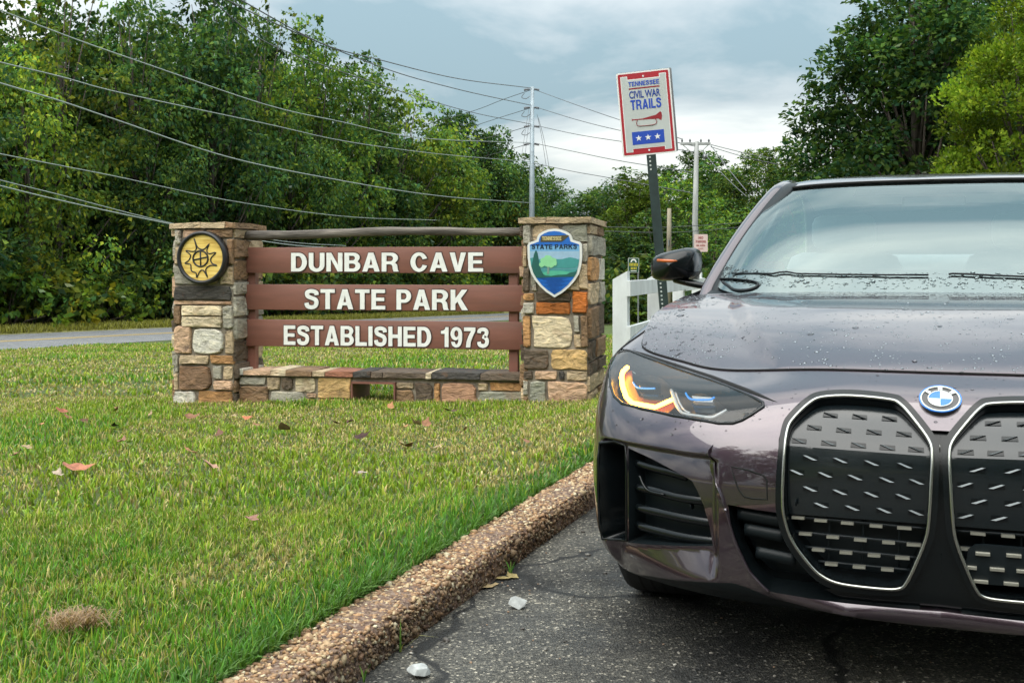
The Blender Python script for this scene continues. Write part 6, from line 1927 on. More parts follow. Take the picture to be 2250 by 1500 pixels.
# ceramic border under the glass
grid_panel('glass_border', ws_pt, M_SAT, a0=0.925, a1=0.998, b0=0.0, b1=1.0, na=6, nb=40, off=-0.004, both=False, parent=GL)
grid_panel('glass_border', ws_pt, M_SAT, a0=0.0, a1=0.925, b0=0.945, b1=0.998, na=40, nb=6, off=-0.004, parent=GL)
grid_panel('glass_border', ws_pt, M_SAT, a0=0.0, a1=0.925, b0=0.0, b1=0.18, na=40, nb=8, off=-0.004, parent=GL)
grid_panel('sensor_housing', ws_pt, M_SAT, a0=0.0, a1=0.30, b0=0.84, b1=0.945, na=14, nb=8, off=-0.005, parent=GL)
grid_panel('sensor_housing', ws_pt, M_INT, a0=0.0, a1=0.10, b0=0.74, b1=0.86, na=14, nb=8, off=-0.018, parent=GL)
RB = np.array(catmull([(0,3.30,1.405),(-.25,3.30,1.402),(-.45,3.29,1.392),(-.585,3.27,1.375)], 10)); ra = np.linspace(0,1,len(RB))
def roof_pt(a, b):
    a = np.atleast_1d(np.asarray(a,float)); b = np.atleast_1d(np.asarray(b,float))
    p0 = np.stack([np.interp(a,wa,WT[:,k]) for k in range(3)],-1); p1 = np.stack([np.interp(a,ra,RB[:,k]) for k in range(3)],-1)
    p = p0*(1-b[:,None])+p1*b[:,None]
    p[:,2] += 0.058*np.sin(np.pi*b**0.80)
    return p
grid_panel('roof', roof_pt, M_PAINT, na=30, nb=40, off=0.004)
grid_panel('headliner', lambda a, b: roof_pt(a, b)*np.array([0.98,1,1]), M_LIN, b0=0.06, b1=0.98, na=16, nb=14, off=-0.035)
m = MB().tube([Vector(v) for v in WT+np.array([0,0,0.006])], 0.006, 6); pair('roof_seal', m.v, m.f, M_GAP, None, True)
RL = np.array(catmull([(0,4.50,1.075),(-.3,4.48,1.075),(-.55,4.42,1.07),(-.68,4.34,1.06)], 10)); rla = np.linspace(0,1,len(RL))
def rear_pt(a, b):
    a = np.atleast_1d(np.asarray(a,float)); b = np.atleast_1d(np.asarray(b,float))
    p0 = np.stack([np.interp(a,ra,RB[:,k]) for k in range(3)],-1); p1 = np.stack([np.interp(a,rla,RL[:,k]) for k in range(3)],-1)
    p = p0*(1-b[:,None])+p1*b[:,None]; p[:,2] += 0.03*np.sin(np.pi*b)
    return p
grid_panel('rear_window', rear_pt, M_SIDE, b0=0.04, b1=0.86, na=24, nb=20); grid_panel('boot_lid', rear_pt, M_PAINT, b0=0.86, b1=1.0, na=24, nb=6)
# pillars and roof rails: one swept painted strip each side, side windows below
rail = catmull([(-.800,1.40,.930),(-.785,1.50,1.005),(-.72,1.78,1.185),(-.655,2.02,1.325),(-.615,2.18,1.392),(-.600,2.5,1.425),(-.600,2.9,1.422),(-.605,3.25,1.375),(-.635,3.7,1.24),(-.68,4.15,1.10),(-.70,4.42,1.045)], 7)
def sweep(path, prof):
    V, Fc = [], []
    P_ = [Vector(p) for p in path]; n = len(prof)
    for i, p in enumerate(P_):
        t = (P_[min(i+1,len(P_)-1)]-P_[max(i-1,0)]).normalized()
        inn = Vector((1,0,0)); inn = (inn-t*inn.dot(t)).normalized(); up = inn.cross(t).normalized()
        if up.z < 0: up = -up
        for a, b in prof: V.append(p+inn*a+up*b)
    for i in range(len(P_)-1):
        for k in range(n): Fc.append((i*n+k, i*n+(k+1)%n, (i+1)*n+(k+1)%n, (i+1)*n+k))
    return V, Fc
prof = [(0.026*math.cos(a), 0.022*math.sin(a)) for a in np.linspace(0,2*math.pi,17)[:-1]]
V, Fc = sweep(rail, prof)
for o in pair('roof_pillar', V, Fc, M_PAINT, None, True): recalc(o)
prof2 = [(0.042+0.034*math.cos(a), 0.003+0.015*math.sin(a)) for a in np.linspace(0,2*math.pi,9)[:-1]]
V, Fc = sweep(rail[:30], prof2)
for o in pair('pillar_trim', V, Fc, M_SAT, None, True): recalc(o)
belt = [(-.80,1.50,.985),(-.815,1.9,.988),(-.82,2.5,.998),(-.825,3.2,1.008),(-.80,3.8,1.025)]
top = [(-.790,1.52,1.02),(-.675,1.95,1.275),(-.612,2.5,1.405),(-.618,3.2,1.372),(-.665,3.8,1.215)]
bl = np.array(catmull(belt,10)); tp = np.array(catmull(top,10))
V = np.concatenate([bl,tp]); n = len(bl)
pair('side_window', V, [(i,i+1,n+i+1,n+i) for i in range(n-1)], M_SIDE, None, True)
m = MB().tube([(-.81,2.42,.99),(-.60,2.48,1.415)],0.022,6); pair('door_pillar', m.v, m.f, M_GLB, None, True)
m = MB().tube([Vector(v)+Vector((-0.006,0,-0.004)) for v in bl],0.008,6); pair('window_trim', m.v, m.f, M_GLB, None, True)
# scuttle: the shadowed trough under the rear edge of the bonnet
V = [tuple(p+np.array([0,0,-0.018])) for p in rear]+[tuple(p+np.array([0,0.02,-0.02])) for p in WB]; n = len(rear)
V = np.array(V); nn = min(len(rear), len(WB))
V = np.concatenate([rear[:nn]+np.array([0,-0.01,-0.016]), WB[:nn]+np.array([0,0.03,-0.004])])
pair('scuttle', V, [(i,i+1,nn+i+1,nn+i) for i in range(nn-1)], M_SAT, None, True)
# corner trim loop beside the screen
def on_ws(px, py, off=0.006):
    o, d = car_ray(px, py)
    best = None
    h = _WSB.ray_cast(o, d)
    return (np.array(h[0])+np.array(h[1])*off*(1 if h[1].dot(d) < 0 else -1)) if h[0] is not None else None
_wv = [tuple(v.co) for v in GL.data.vertices]; _WSB = BVHTree.FromPolygons(_wv, [tuple(p.vertices) for p in GL.data.polygons])
_hv = [o for o in CAR.children if o.name.startswith('bonnet')][0]
_HDB = BVHTree.FromPolygons([tuple(v.co) for v in _hv.data.vertices], [tuple(p.vertices) for p in _hv.data.polygons])
def on_hood(px, py, off=0.003):
    o, d = car_ray(px, py); h = _HDB.ray_cast(o, d)
    return (Vector(h[0])+Vector(h[1])*off*(1 if h[1].dot(d) < 0 else -1)) if h[0] is not None else None
def on_any(px, py, off):
    a = on_hood(px, py, off)
    if a is None:
        a = on_ws(px, py, off); a = Vector(a) if a is not None else None
    return a
lp_ = [on_any(1300+x/3.5725, 540+y/3.5725, 0.004) for x, y in [(1010,262),(1090,262),(1190,272),(1270,282),(1310,302),(1290,330),(1230,350),(1160,355),(1110,345),(1070,315),(1030,285)]]
lp_ = [v for v in lp_ if v is not None]
if len(lp_) > 4:
    m = MB().tube([Vector(v) for v in catmull(lp_, 4)], 0.0055, 6, flat=0.5); pair('scuttle_trim', m.v, m.f, M_SAT, None, True)
# wipers
def wiper(pts, r, nm='wiper'):
    P_ = [on_ws(*p, 0.006) for p in pts]; P_ = [Vector(p) for p in P_ if p is not None]
    m = MB().tube(P_, r, 6); return m.build(nm, M_SAT, CAR, smooth=True)
wiper([(1610,603),(1700,604),(1712,601),(1730,600),(1752,604),(1850,606),(1960,607),(2040,607)], 0.0034)
wiper([(2085,606),(2092,604),(2120,605),(2180,608),(2260,611),(2330,613)], 0.0036)

# ------------------------------------------------------------------ centre of the face: grille
RING = [c2(*p) for p in [(300,278),(450,272),(640,290),(700,313),(770,388),(848,495),(863,570),(858,700),(846,900),(826,1000),(772,1130),(728,1214),(690,1240),(600,1240),(400,1216),(300,1176),(228,1108),(150,1000),(112,900),(98,790),(108,550),(122,440),(152,384),(230,310)]]
RD = [tuple(p[:2]) for p in catmull([(a,b,0) for a,b in RING], 4, True)]
rcx, rcy = 1885, 1085
def grow_ring(d): return [(x+d*(x-rcx)/math.hypot(x-rcx,(y-rcy)), y+d*(y-rcy)/math.hypot(x-rcx,(y-rcy))) for x, y in RD]
wallstrip('grille_surround', CEN[:-1], M_GLB, 0.0, -0.05, closed=False)
patch('grille_backing', [(2074,946)]+CEN[1:-1]+[(2078,1342)], M_SAT, off=-0.075, step=16)
fr = patch('kidney_frame', grow_ring(17), M_GLB, off=lambda x, y: 0.005, holes=[grow_ring(-3)], step=9, thick=0.05)
tubepx('kidney_ring', RD, M_CHR, 0.010, 0.0042, 8, True, 0)
wallstrip('kidney_wall', grow_ring(-4), M_GLB, 0.004, -0.07, 9)
# bridge between the kidneys
BR = [(2068,947),(2047,946),(2036,940),(2046,968),(2062,1000),(2062,1060),(2056,1150),(2046,1195),(2024,1248),(2002,1290),(1990,1305),(1900,1304),(1840,1296),(1810,1300),(1850,1321),(1940,1330),(2021,1336),(2070,1340)]
patch('grille_bridge', BR, M_GLB, off=-0.012, step=9)
tubepx('camera_eye', [(2064.5,981),(2065.5,981)], M_CHR, -0.006, 0.0085, 12, False, 0, only='L')
# solid upper panel with a fold where it turns from facing up to facing ahead
FOLD = 992.0
def fold_y(x): return 978+(x-1735)*0.075
def panel_off(x, y):
    fy = fold_y(x)
    if y < fy: return -0.004-0.010*(fy-y)/100
    return -0.004-0.018*(y-fy)/150
def y_split(x): return 1133+(x-1735)*0.085
inn_ring = grow_ring(-5)
up_poly = [p for p in inn_ring if p[1] < y_split(p[0])]
# keep ring order starting at the split
idx = [i for i, p in enumerate(inn_ring) if p[1] < y_split(p[0])]
st_ = next(i for i in idx if (i-1) % len(inn_ring) not in idx)
up_poly = [inn_ring[(st_+k) % len(inn_ring)] for k in range(len(idx))]
xs_ = [p[0] for p in up_poly]
fl_ = [(x, fold_y(x)) for x in np.linspace(1732, 2040, 30)]
def patch2(name, outl, mats, off, step, extra, parent=None):
    outl = dense(outl, step); inner = list(extra)
    y = min(p[1] for p in outl)+step/2
    while y < max(p[1] for p in outl):
        x = min(p[0] for p in outl)+step/2
        while x < max(p[0] for p in outl):
            if inside((x,y), outl) and abs(y-fold_y(x)) > step*0.4: inner.append((x,y))
            x += step
        y += step
    inner = [p for p in inner if inside(p, outl)]
    vs, fs = cdt(outl, [], inner)
    T = [ts(*p) for p in vs]; V = pos(T, np.array([off(*p) for p in vs]))
    Nn = normal(np.abs([q[0] for q in T]), [q[1] for q in T])
    return pair(name, V, orient(V, fs, Nn), mats, parent, False)
PN = patch2('grille_panel', up_poly, M_PANEL, panel_off, 10, fl_)
for o in PN: smooth_by_angle(o, 12)
# raised wedges on the panel
def local_frame(px, py, off):
    T = ts(px, py); p = pos([T], off)[0]; n = normal(abs(T[0]), T[1])[0]
    a = pos([ts(px+4, py+0.3)], panel_off(px+4, py+0.3) if off is None else off)[0]-p
    return Vector(p), Vector(n), Vector(a).normalized()
WEDGE = None
def notch_mesh():
    w, h, d = 0.0178, 0.0060, 0.004
    V = [(-w,0.0006,-h),(w,0.0006,-h),(w*0.95,0.0006,h),(-w*0.95,0.0006,h), (-w,0.001,h*0.95),(-w*0.55,0.001,h),(w,0.001,-h*0.7),(w*0.4,d,-h*0.75),(-w*0.8,d,h*0.72)]
    Fc = [(0,1,2,3),(4,5,8),(5,6,7,8),(6,4,8,7)]
    me = bpy.data.meshes.new('notch'); me.from_pydata(V, [], Fc)
    me.materials.append(M_GLB); me.materials.append(M_NOTCH)
    me.polygons.foreach_set('material_index', [0,1,1,1]); me.update()
    return me
NOTCH = notch_mesh()
NM2 = NOTCH.copy(); NM2.transform(Matrix.Scale(-1,4,(1,0,0))); NM2.flip_normals()
rows = [[(335,343),(487,352),(642,362)],[(252,413),(405,427),(562,437),(717,447)],[(175,485),(328,497),(482,508),(632,520),(780,530)],[(232,575),(388,588),(550,602),(722,615)],[(160,650),(308,663),(463,677),(627,690),(783,700)],[(228,738),(383,755),(547,767),(712,778)],[(283,825),(447,840),(613,853),(780,865)]]
def place_frame(o, p, n, a):
    z = a.cross(n).normalized(); z = z if z.z > 0 else -z
    a = n.cross(z)*-1
    a = a if a.x > 0 else -a
    M_ = Matrix(((a.x,n.x,z.x,p.x),(a.y,n.y,z.y,p.y),(a.z,n.z,z.z,p.z),(0,0,0,1)))
    o.matrix_local = M_
for r in rows:
    for x, y in r:
        px, py = c2(x, y)
        o_ = panel_off(px, py)+0.0012
        p, n, a = local_frame(px, py, o_)
        e1 = Vector(pos([ts(px, py-6)], panel_off(px, py-6)+0.0012)[0])-Vector(pos([ts(px, py+6)], panel_off(px, py+6)+0.0012)[0])
        n = a.cross(e1).normalized(); n = n if n.y < 0 else -n
        q_ = link('notch', NOTCH, PN[0]); place_frame(q_, p, n, a)
        q_ = link('notch', NM2, PN[1]); place_frame(q_, Vector((-p.x,p.y,p.z)), Vector((-n.x,n.y,n.z)), Vector((a.x,-a.y,-a.z)))
# open lower part: thin bars carrying silver tabs
tabs = [[(162,893),(280,908),(420,922),(570,937),(718,948)],[(200,978),(344,995),(488,1010),(636,1024),(768,1036)],[(268,1062),(413,1077),(560,1092),(708,1105)],[(336,1138),(482,1153),(630,1167)]]
ends = [((118,890),(840,957)),((140,972),(822,1040)),((190,1052),(790,1112)),((262,1130),(745,1178))]
for row, (ea, eb) in zip(tabs, ends):
    A_, B_ = c2(*ea), c2(*eb)
    bars = tubepx('grille_bar', [A_, ((A_[0]+B_[0])/2,(A_[1]+B_[1])/2), B_], M_SAT, -0.032, 0.0040, 6, False, 8)
    for x, y in row:
        px, py = c2(x, y); w = 14 if x < 700 else 16
        T0 = pos([ts(px-w,py-1)], -0.020)[0]; T1 = pos([ts(px+w,py+1)], -0.020)[0]
        c = (T0+T1)/2; hx = (T1-T0)/2; n = normal(*ts(px,py))[0]
        V = []
        for sz in (-1,1):
            for sy in (0,1):
                for sx in (-1,1): V.append(c+hx*sx+np.array([0,0,0.0031])*sz-n*(0.012*(1-sy))+n*0.002*sy)
        Fc = [(0,1,3,2),(4,6,7,5),(0,4,5,1),(2,3,7,6),(0,2,6,4),(1,5,7,3)]
        oo = pair('silver_tab', V, Fc, M_SILV, bars[0], False, None, None, bars[1])
        for o in oo: recalc(o)
for x in (1815, 1893, 1975): tubepx('grille_strut', [(x,1145),(x-1,1200),(x-2,1262)], M_SAT, -0.045, 0.003, 5, False, 4)
tubepx('parking_sensor', [c2(155,808), (c2(155,808)[0]+1, c2(155,808)[1])], M_SAT, -0.010, 0.0085, 14, False, 0)
# flat sensor cover in the right-hand grille (mirrored coordinates of its place)
sensor = [(2128,1210),(2143,1199),(2170,1199),(2250,1206),(2330,1213),(2342,1224),(2345,1262),(2330,1293),(2260,1292),(2160,1285),(2130,1276),(2122,1240)]
def ts_r(px, py):
    o, d = car_ray(px, py); o.x *= -1; d.x *= -1
    h = _BVH.ray_cast(o, d)
    return tuple(bary(np.array(h[0]), _T3[h[2]]))
SV = pos([ts_r(*p) for p in dense(sensor, 12)], -0.006); SV[:,0] *= -1; SB = SV+np.array([0,0.014,0]); n = len(SV); cen_ = SV.mean(0)+np.array([0,-0.003,0])
Fc = [(i,(i+1)%n,2*n) for i in range(n)]+[(i,n+i,n+(i+1)%n,(i+1)%n) for i in range(n)]
so = mesh('sensor_cover', np.concatenate([SV,SB,cen_[None]]), Fc, M_SAT, CAR, False); recalc(so)
for x, y in [(1124,1070),(1284,1079),(1055,1140),(1198,1150),(1336,1160),(1114,1212),(1270,1224),(1420,1092),(1480,1172),(1412,1236)]:
    px, py = c2(x, y)
    p = pos([ts_r(px, py)], -0.001)[0]; p[0] *= -1
    m = MB().box((p[0]-0.0155,p[1]-0.004,p[2]-0.0040),(p[0]+0.0155,p[1]+0.006,p[2]+0.0040),0,0.001); m.build('silver_tab', M_SILV, so)
# slats beside the grille, low down
for A_, B_ in (((1628,1168),(1716,1184)),((1654,1220),(1742,1238)),((1612,1132),(1712,1150))):
    tubepx('lower_slat', [A_, ((A_[0]+B_[0])/2,(A_[1]+B_[1])/2), B_], M_SAT, -0.028, 0.0075, 6, False, 4, flat=2.2)
# painted lip across the bottom and the blade that rises from it
LT = [(1690,1298),(1706,1302),(1780,1314),(1850,1323),(1940,1332),(2021,1339),(2066,1342)]; LBt = [(2066,1366),(2021,1362),(1940,1353),(1850,1341),(1780,1329),(1710,1313),(1694,1305)]
ribbon('front_lip', LT, LBt[::-1], [(-0.05,-0.02),(0.0,0.002),(0.45,0.020),(0.88,0.040),(1.0,0.041),(1.12,0.036),(1.14,-0.012)], M_PAINT, tails=1)
bl_c = [(1567,976),(1556,994),(1554,1014),(1561,1044),(1575,1076),(1596,1118)]
bl_w = [0.6,4,8,9,8,3]
ribbon('bumper_blade', [(x-w*1.2,y) for (x,y),w in zip(bl_c,bl_w)], [(x+w,y) for (x,y),w in zip(bl_c,bl_w)], [(-0.2,-0.004),(0.0,0.001),(0.4,0.004),(0.9,0.0095),(1.0,0.008),(1.1,-0.02)], M_PAINT, 40)
tubepx('blade_edge', [(1594,1116),(1603,1150),(1618,1195),(1645,1251),(1668,1279),(1690,1299)], M_PAINT, 0.002, 0.0045, 7, False, 6)
# square cover on the painted panel
sqr = [c1(*p) for p in [(680,696),(760,712),(832,738),(846,760),(848,850),(780,846),(740,836),(715,806),(690,742)]]
tubepx('cover_gap', sqr, M_GAP, 0.0002, 0.0022, 6, True, 0)
# outer intake with fins, and the air slot at the corner
wallstrip('intake_wall', INT, M_SAT, 0.0, -0.07); patch('intake_mesh', INT, M_SAT, off=-0.055, step=14)
for A_ in ([(150,676),(230,700),(320,722),(405,748)],[(150,805),(240,822),(360,855),(500,876)],[(150,905),(260,930),(400,962),(535,985)],[(150,993),(260,1025),(400,1058),(556,1080)]):
    tubepx('intake_fin', [c1(*p) for p in A_], M_GLB, -0.022, 0.007, 6, False, 6, flat=1.8)
tubepx('intake_fin', [c1(*p) for p in [(178,742),(195,785),(225,820),(300,840)]], M_GLB, -0.014, 0.004, 6, False, 6)
tubepx('parking_sensor', [c1(423,902),(c1(423,902)[0]+1,c1(423,902)[1])], M_SAT, -0.028, 0.009, 12, False, 0)
wallstrip('slot_wall', SLOT, M_GLB, 0.002, -0.10); patch('slot_floor', SLOT, M_GAP, off=-0.09, step=12)
tubepx('slot_rim', SLOT, M_GLB, 0.001, 0.005, 6, True, 0)
# ------------------------------------------------------------------ headlamps
HLN = thing; lamps = []
lens_poly = [(HL[i][0]+(1500-HL[i][0])*0.012, HL[i][1]+(845-HL[i][1])*0.03) for i in range(len(HL))]
LN = patch('headlamp', lens_poly, M_LENS, off=0.001, step=9)
lL, lR = LN
kw = dict(parent=lL, parent2=lR)
wallstrip('lamp_bezel', HL, M_GLB, 0.0015, -0.06, **kw)
patch('lamp_housing', HL, M_HLB, off=lambda x, y: -0.060-0.012*math.sin(x*0.06), step=9, **kw)
tubepx('lamp_edge', HL, M_GLB, 0.0, 0.0048, 6, True, 0, **kw)
AM = dense([c6(*p) for p in [(270,903),(228,940),(212,985),(216,1060),(240,1150),(284,1194),(470,1226),(614,1157)]], 5, False)
tubepx('turn_signal', AM, M_AMB, -0.020, 0.0072, 8, False, 0, flat=0.8, **kw)
amb = [c6(*p) for p in [(200,900),(300,885),(300,1000),(330,1100),(560,1110),(640,1150),(520,1260),(380,1255),(230,1215),(180,1120),(175,980)]]
patch('amber_bowl', amb, M_AMBG, off=-0.038, step=9, **kw)
tubepx('running_light', [c6(*p) for p in [(612,1085),(640,1190),(668,1255),(705,1282),(800,1298),(918,1312),(985,1282),(1042,1248)]], M_HLG, -0.018, 0.0052, 7, False, 6, flat=0.8, **kw)
tubepx('running_light', [c6(*p) for p in [(640,1090),(668,1185),(700,1240),(740,1262)]], M_HLG, -0.024, 0.0030, 6, False, 6, **kw)
for P_ in ([(306,1020),(318,1042),(345,1062),(410,1066),(480,1064)],[(724,1098),(738,1130),(770,1150),(850,1152),(915,1148),(948,1130)]):
    tubepx('blue_strip', [c6(*p) for p in P_], M_BLUE, -0.022, 0.0030, 6, False, 5, **kw)
for cx, cy, w, h in ((430,1010,95,34),(440,1100,95,28),(850,1112,85,26),(850,1195,95,42)):
    b = [c6(cx-w,cy-h), c6(cx+w,cy-h*0.6), c6(cx+w*0.9,cy+h), c6(cx-w*0.8,cy+h*0.8)]
    patch('projector', b, M_HLG if cy < 1150 and cx > 600 else M_PANEL, off=-0.034, step=8, thick=0.02, **kw)

# ------------------------------------------------------------------ roundel
Tc = ts(2066, 880); Tc = (0.0, Tc[1]); ec = Vector(pos([Tc], 0.003)[0]); ec.x = 0; en = Vector(normal(0.0, Tc[1])[0]); en.x = 0; en.normalize()
# the nose dishes round the badge; the badge leans with it
ez = Vector((1,0,0)).cross(en); ez = ez if ez.z > 0 else -ez
EMB = link('roundel', None, CAR); EMB.empty_display_size = 0.05
EMB.matrix_local = Matrix(((1,-en.x,ez.x,ec.x),(0,-en.y,ez.y,ec.y),(0,-en.z,ez.z,ec.z),(0,0,0,1)))
Re = 0.0475
def ringp(r0, r1, d0, d1, name, mat, a0=0, a1=2*math.pi, n=48):
    full = abs(a1-a0-2*math.pi) < 1e-6
    A_ = np.linspace(a0, a1, n+1)
    m = MB(); V = []
    for a in A_:
        for r, d in ((r0,d1),(r0,d0),(r1,d0),(r1,d1)): V.append((r*math.cos(a), d, r*math.sin(a)))
    Fc = [(4*i+k,4*i+(k+1)%4,4*i+4+(k+1)%4,4*i+4+k) for i in range(n) for k in range(3)]
    o = mesh(name, V, Fc, mat, EMB, False); recalc(o); return o
def eoff(r): return r*Re
ringp(0.0, eoff(1.0), -0.002, 0.012, 'badge_base', M_EDK)
ringp(eoff(0.93), eoff(1.0), -0.0045, 0.0, 'blue_rim', M_EBL); ringp(eoff(0.87), eoff(0.925), -0.0048, 0.0, 'white_rim', M_EWH); ringp(eoff(0.545), eoff(0.585), -0.0048, 0.0, 'white_rim', M_EWH)
for k in range(4): ringp(0.0002, eoff(0.54), -0.0040, 0.0, 'quadrant', M_EBL if k % 2 == 1 else M_EWH, k*math.pi/2, (k+1)*math.pi/2, 12)
for ch, ang in (('B',140),('M',90),('W',40)):
    V, Fc = glyph_mesh(ch, 0.0022)
    a = V.min(0); b = V.max(0); h = 0.0115; s_ = h/(b[2]-a[2])
    wid = (b[0]-a[0])*s_
    ph = math.radians(ang-90)
    W = []
    for v in V:
        x = (v[0]-(a[0]+b[0])/2)*s_; z = (v[2]-(a[2]+b[2])/2)*s_+eoff(0.73)
        W.append((x*math.cos(ph)-z*math.sin(ph), -0.0030+(v[1]), x*math.sin(ph)+z*math.cos(ph)))
    mesh('badge_letter', W, Fc, M_EWH, EMB)

# ------------------------------------------------------------------ mirrors, wheels, cabin
def mirror():
    # housing: rounded shell, wider above, cut flat behind
    c = Vector((-0.985, 1.72, 1.055))
    sec = []
    for k, f in enumerate(np.linspace(0, 1, 11)):      # front to back
        d = -0.085+0.17*f
        r = max(0.0, 1-(1-f)**5)**0.42
        ring = []
        for j in range(20):
            a = 2*math.pi*j/20
            ca, sa = math.cos(a), math.sin(a)
            e = 2/3.4
            x = math.copysign(abs(ca)**e, ca)*0.103*r; z = math.copysign(abs(sa)**e, sa)*0.062*r
            z = z*(1.0+0.16*x/0.1) if z > 0 else z*(1.0+0.10*x/0.1)
            z += -0.012*x/0.1*(-1) + 0.004
            ring.append((c.x+x, c.y+d+0.05*(x < 0)*(-x/0.1)**2, c.z+z))
        sec.append(ring)
    V = [p for r in sec for p in r]; n = 20
    Fc = [(i*n+j,i*n+(j+1)%n,(i+1)*n+(j+1)%n,(i+1)*n+j) for i in range(10) for j in range(n)]+[tuple(10*n+j for j in range(n))]
    H = pair('mirror', V, Fc, M_GLB, None, True)
    for o in H: recalc(o)
    # indicator strip
    bv = BVHTree.FromPolygons([tuple(v.co) for v in H[0].data.vertices], [tuple(p.vertices) for p in H[0].data.polygons])
    ip = []
    for p in ((1424,570),(1432,571),(1445,572),(1460,573),(1475,573.5),(1488,573)):
        o, d = car_ray(*p); h = bv.ray_cast(o, d)
        if h[0] is not None: ip.append(Vector(h[0]))
    m = MB().tube(ip, [0.0065]*(len(ip)-1)+[0.002], 8)
    pair('indicator', m.v, m.f, M_AMBD, H[0], True, None, None, H[1])
    m = MB()
    arm = catmull([(c.x+0.01,c.y+0.0,c.z-0.050),(c.x+0.07,c.y-0.01,c.z-0.066),(c.x+0.13,c.y+0.0,c.z-0.078),(c.x+0.19,c.y+0.02,c.z-0.085)], 5)
    m.tube([Vector(v) for v in arm], [0.030-0.0006*i for i in range(len(arm))], 10, flat=0.55)
    pair('mirror_arm', m.v, m.f, M_GLB, H[0], True, None, None, H[1])
    g = [(c.x-0.09,c.y+0.088,c.z-0.05),(c.x+0.09,c.y+0.088,c.z-0.055),(c.x+0.092,c.y+0.088,c.z+0.060),(c.x-0.09,c.y+0.088,c.z+0.045)]
    pair('mirror_glass', g, [(0,3,2,1)], M_HLG, H[0], False, None, None, H[1])
mirror()
def wheel(xs, yc):
    W_ = link('wheel', None, CAR); W_.empty_display_size = 0.3
    W_.location = (xs*0.81, yc, WR)
    m = MB(); V, Fc = [], []
    prof = [(0.24,-0.10),(0.27,-0.118),(0.305,-0.122),(0.327,-0.108),(0.335,-0.085),(0.335,0.085),(0.327,0.108),(0.305,0.122),(0.27,0.118),(0.24,0.10)]
    N = 48; n = len(prof)
    for k in range(N):
        a = 2*math.pi*k/N
        for r, w in prof: V.append((w, r*math.cos(a), r*math.sin(a)))
    for k in range(N):
        for j in range(n-1): Fc.append((k*n+j,k*n+j+1,((k+1)%N)*n+j+1,((k+1)%N)*n+j))
    recalc(mesh('tyre', V, Fc, M_RUB, W_, True))
    for g in (-0.05,-0.016,0.018,0.052):      # tread grooves
        V2 = []
        for k in range(N):
            a = 2*math.pi*k/N
            for r, w in ((0.3352,g-0.004),(0.3352,g+0.004)): V2.append((w, r*math.cos(a), r*math.sin(a)))
        mesh('tread_groove', V2, [(2*k,2*k+1,2*((k+1)%N)+1,2*((k+1)%N)) for k in range(N)], M_GAP, W_)
    s = xs
    m = MB()
    ring = lambda r, w: [(w, r*math.cos(a), r*math.sin(a)) for a in np.linspace(0,2*math.pi,37)[:-1]]
    V3 = ring(0.242,s*0.10)+ring(0.225,s*0.095)+ring(0.218,s*0.03); Fc3 = [(i*36+k,i*36+(k+1)%36,(i+1)*36+(k+1)%36,(i+1)*36+k) for i in range(2) for k in range(36)]
    m.add(V3, Fc3)
    for k in range(5):
        for dd in (-0.16, 0.16):
            a = 2*math.pi*k/5
            m.tube([(s*0.075,0.03*math.cos(a),0.03*math.sin(a)),(s*0.092,0.13*math.cos(a+dd*0.6),0.13*math.sin(a+dd*0.6)),(s*0.088,0.225*math.cos(a+dd),0.225*math.sin(a+dd))],[0.022,0.014,0.013],6)
    m.tube([(s*0.05,0,0),(s*0.10,0,0)],0.045,14)
    m.build('rim', M_RIM, W_, smooth=True)
    MB().tube([(s*0.02,0,0),(s*0.035,0,0)],0.17,24).build('brake_disc', M_SILV, W_)
for sx in (-1,1):
    for yc in (AXF, AXR): wheel(sx, yc)
# inner wheel housings
def housing(yc):
    V = []
    A_ = np.linspace(-0.35, math.pi+0.35, 26)
    for a in A_:
        for x in (-0.895, -0.55): V.append((x, yc+0.376*math.cos(a), 0.335+0.376*math.sin(a)))
    pair('wheel_housing', V, [(2*i,2*i+1,2*i+3,2*i+2) for i in range(len(A_)-1)], M_SAT, None, True)
    V = [(-0.55, yc, 0.335)]+[(-0.55, yc+0.376*math.cos(a), 0.335+0.376*math.sin(a)) for a in A_]
    pair('wheel_housing', V, [(0,i,i+1) for i in range(1,len(A_))], M_SAT)
for yc in (AXF, AXR): housing(yc)
# cabin
MB().box((-0.72,1.42,0.70),(0.72,1.86,0.955),0,0.05).build('dashboard', M_INT, CAR, smooth=True)
MB().box((-0.78,1.3,0.25),(0.78,4.2,0.45),0,0.03).build('cabin_floor', M_INT, CAR)
def seat(x, y):
    m = MB().box((x-0.25,y,0.44),(x+0.25,y+0.52,0.60),0,0.06)
    V = []
    m2 = MB().box((x-0.25,y+0.42,0.52),(x+0.25,y+0.58,1.12),0,0.07)
    s_ = m.build('seat', M_SEAT, CAR, smooth=True)
    b = m2.build('seat_back', M_SEAT, s_, smooth=True)
    MB().box((x-0.14,y+0.47,1.13),(x+0.14,y+0.58,1.29),0,0.045).build('headrest', M_SEAT, s_, smooth=True)
for x in (-0.38, 0.38): seat(x, 2.05)
MB().box((-0.66,3.1,0.45),(0.66,3.55,0.62),0,0.06).build('rear_bench', M_SEAT, CAR, smooth=True); MB().box((-0.66,3.45,0.55),(0.66,3.62,1.12),0,0.06).build('rear_backrest', M_SEAT, CAR, smooth=True)
stw = MB().tube([(0.38+0.18*math.cos(a), 1.93-0.06*math.sin(a), 0.90+0.17*math.sin(a)) for a in np.linspace(0,2*math.pi,33)[:-1]], 0.014, 8, closed=True)
stw.tube([(0.22,1.93,0.90),(0.54,1.93,0.90)],0.014,6); stw.build('steering_wheel', M_INT, CAR, smooth=True)
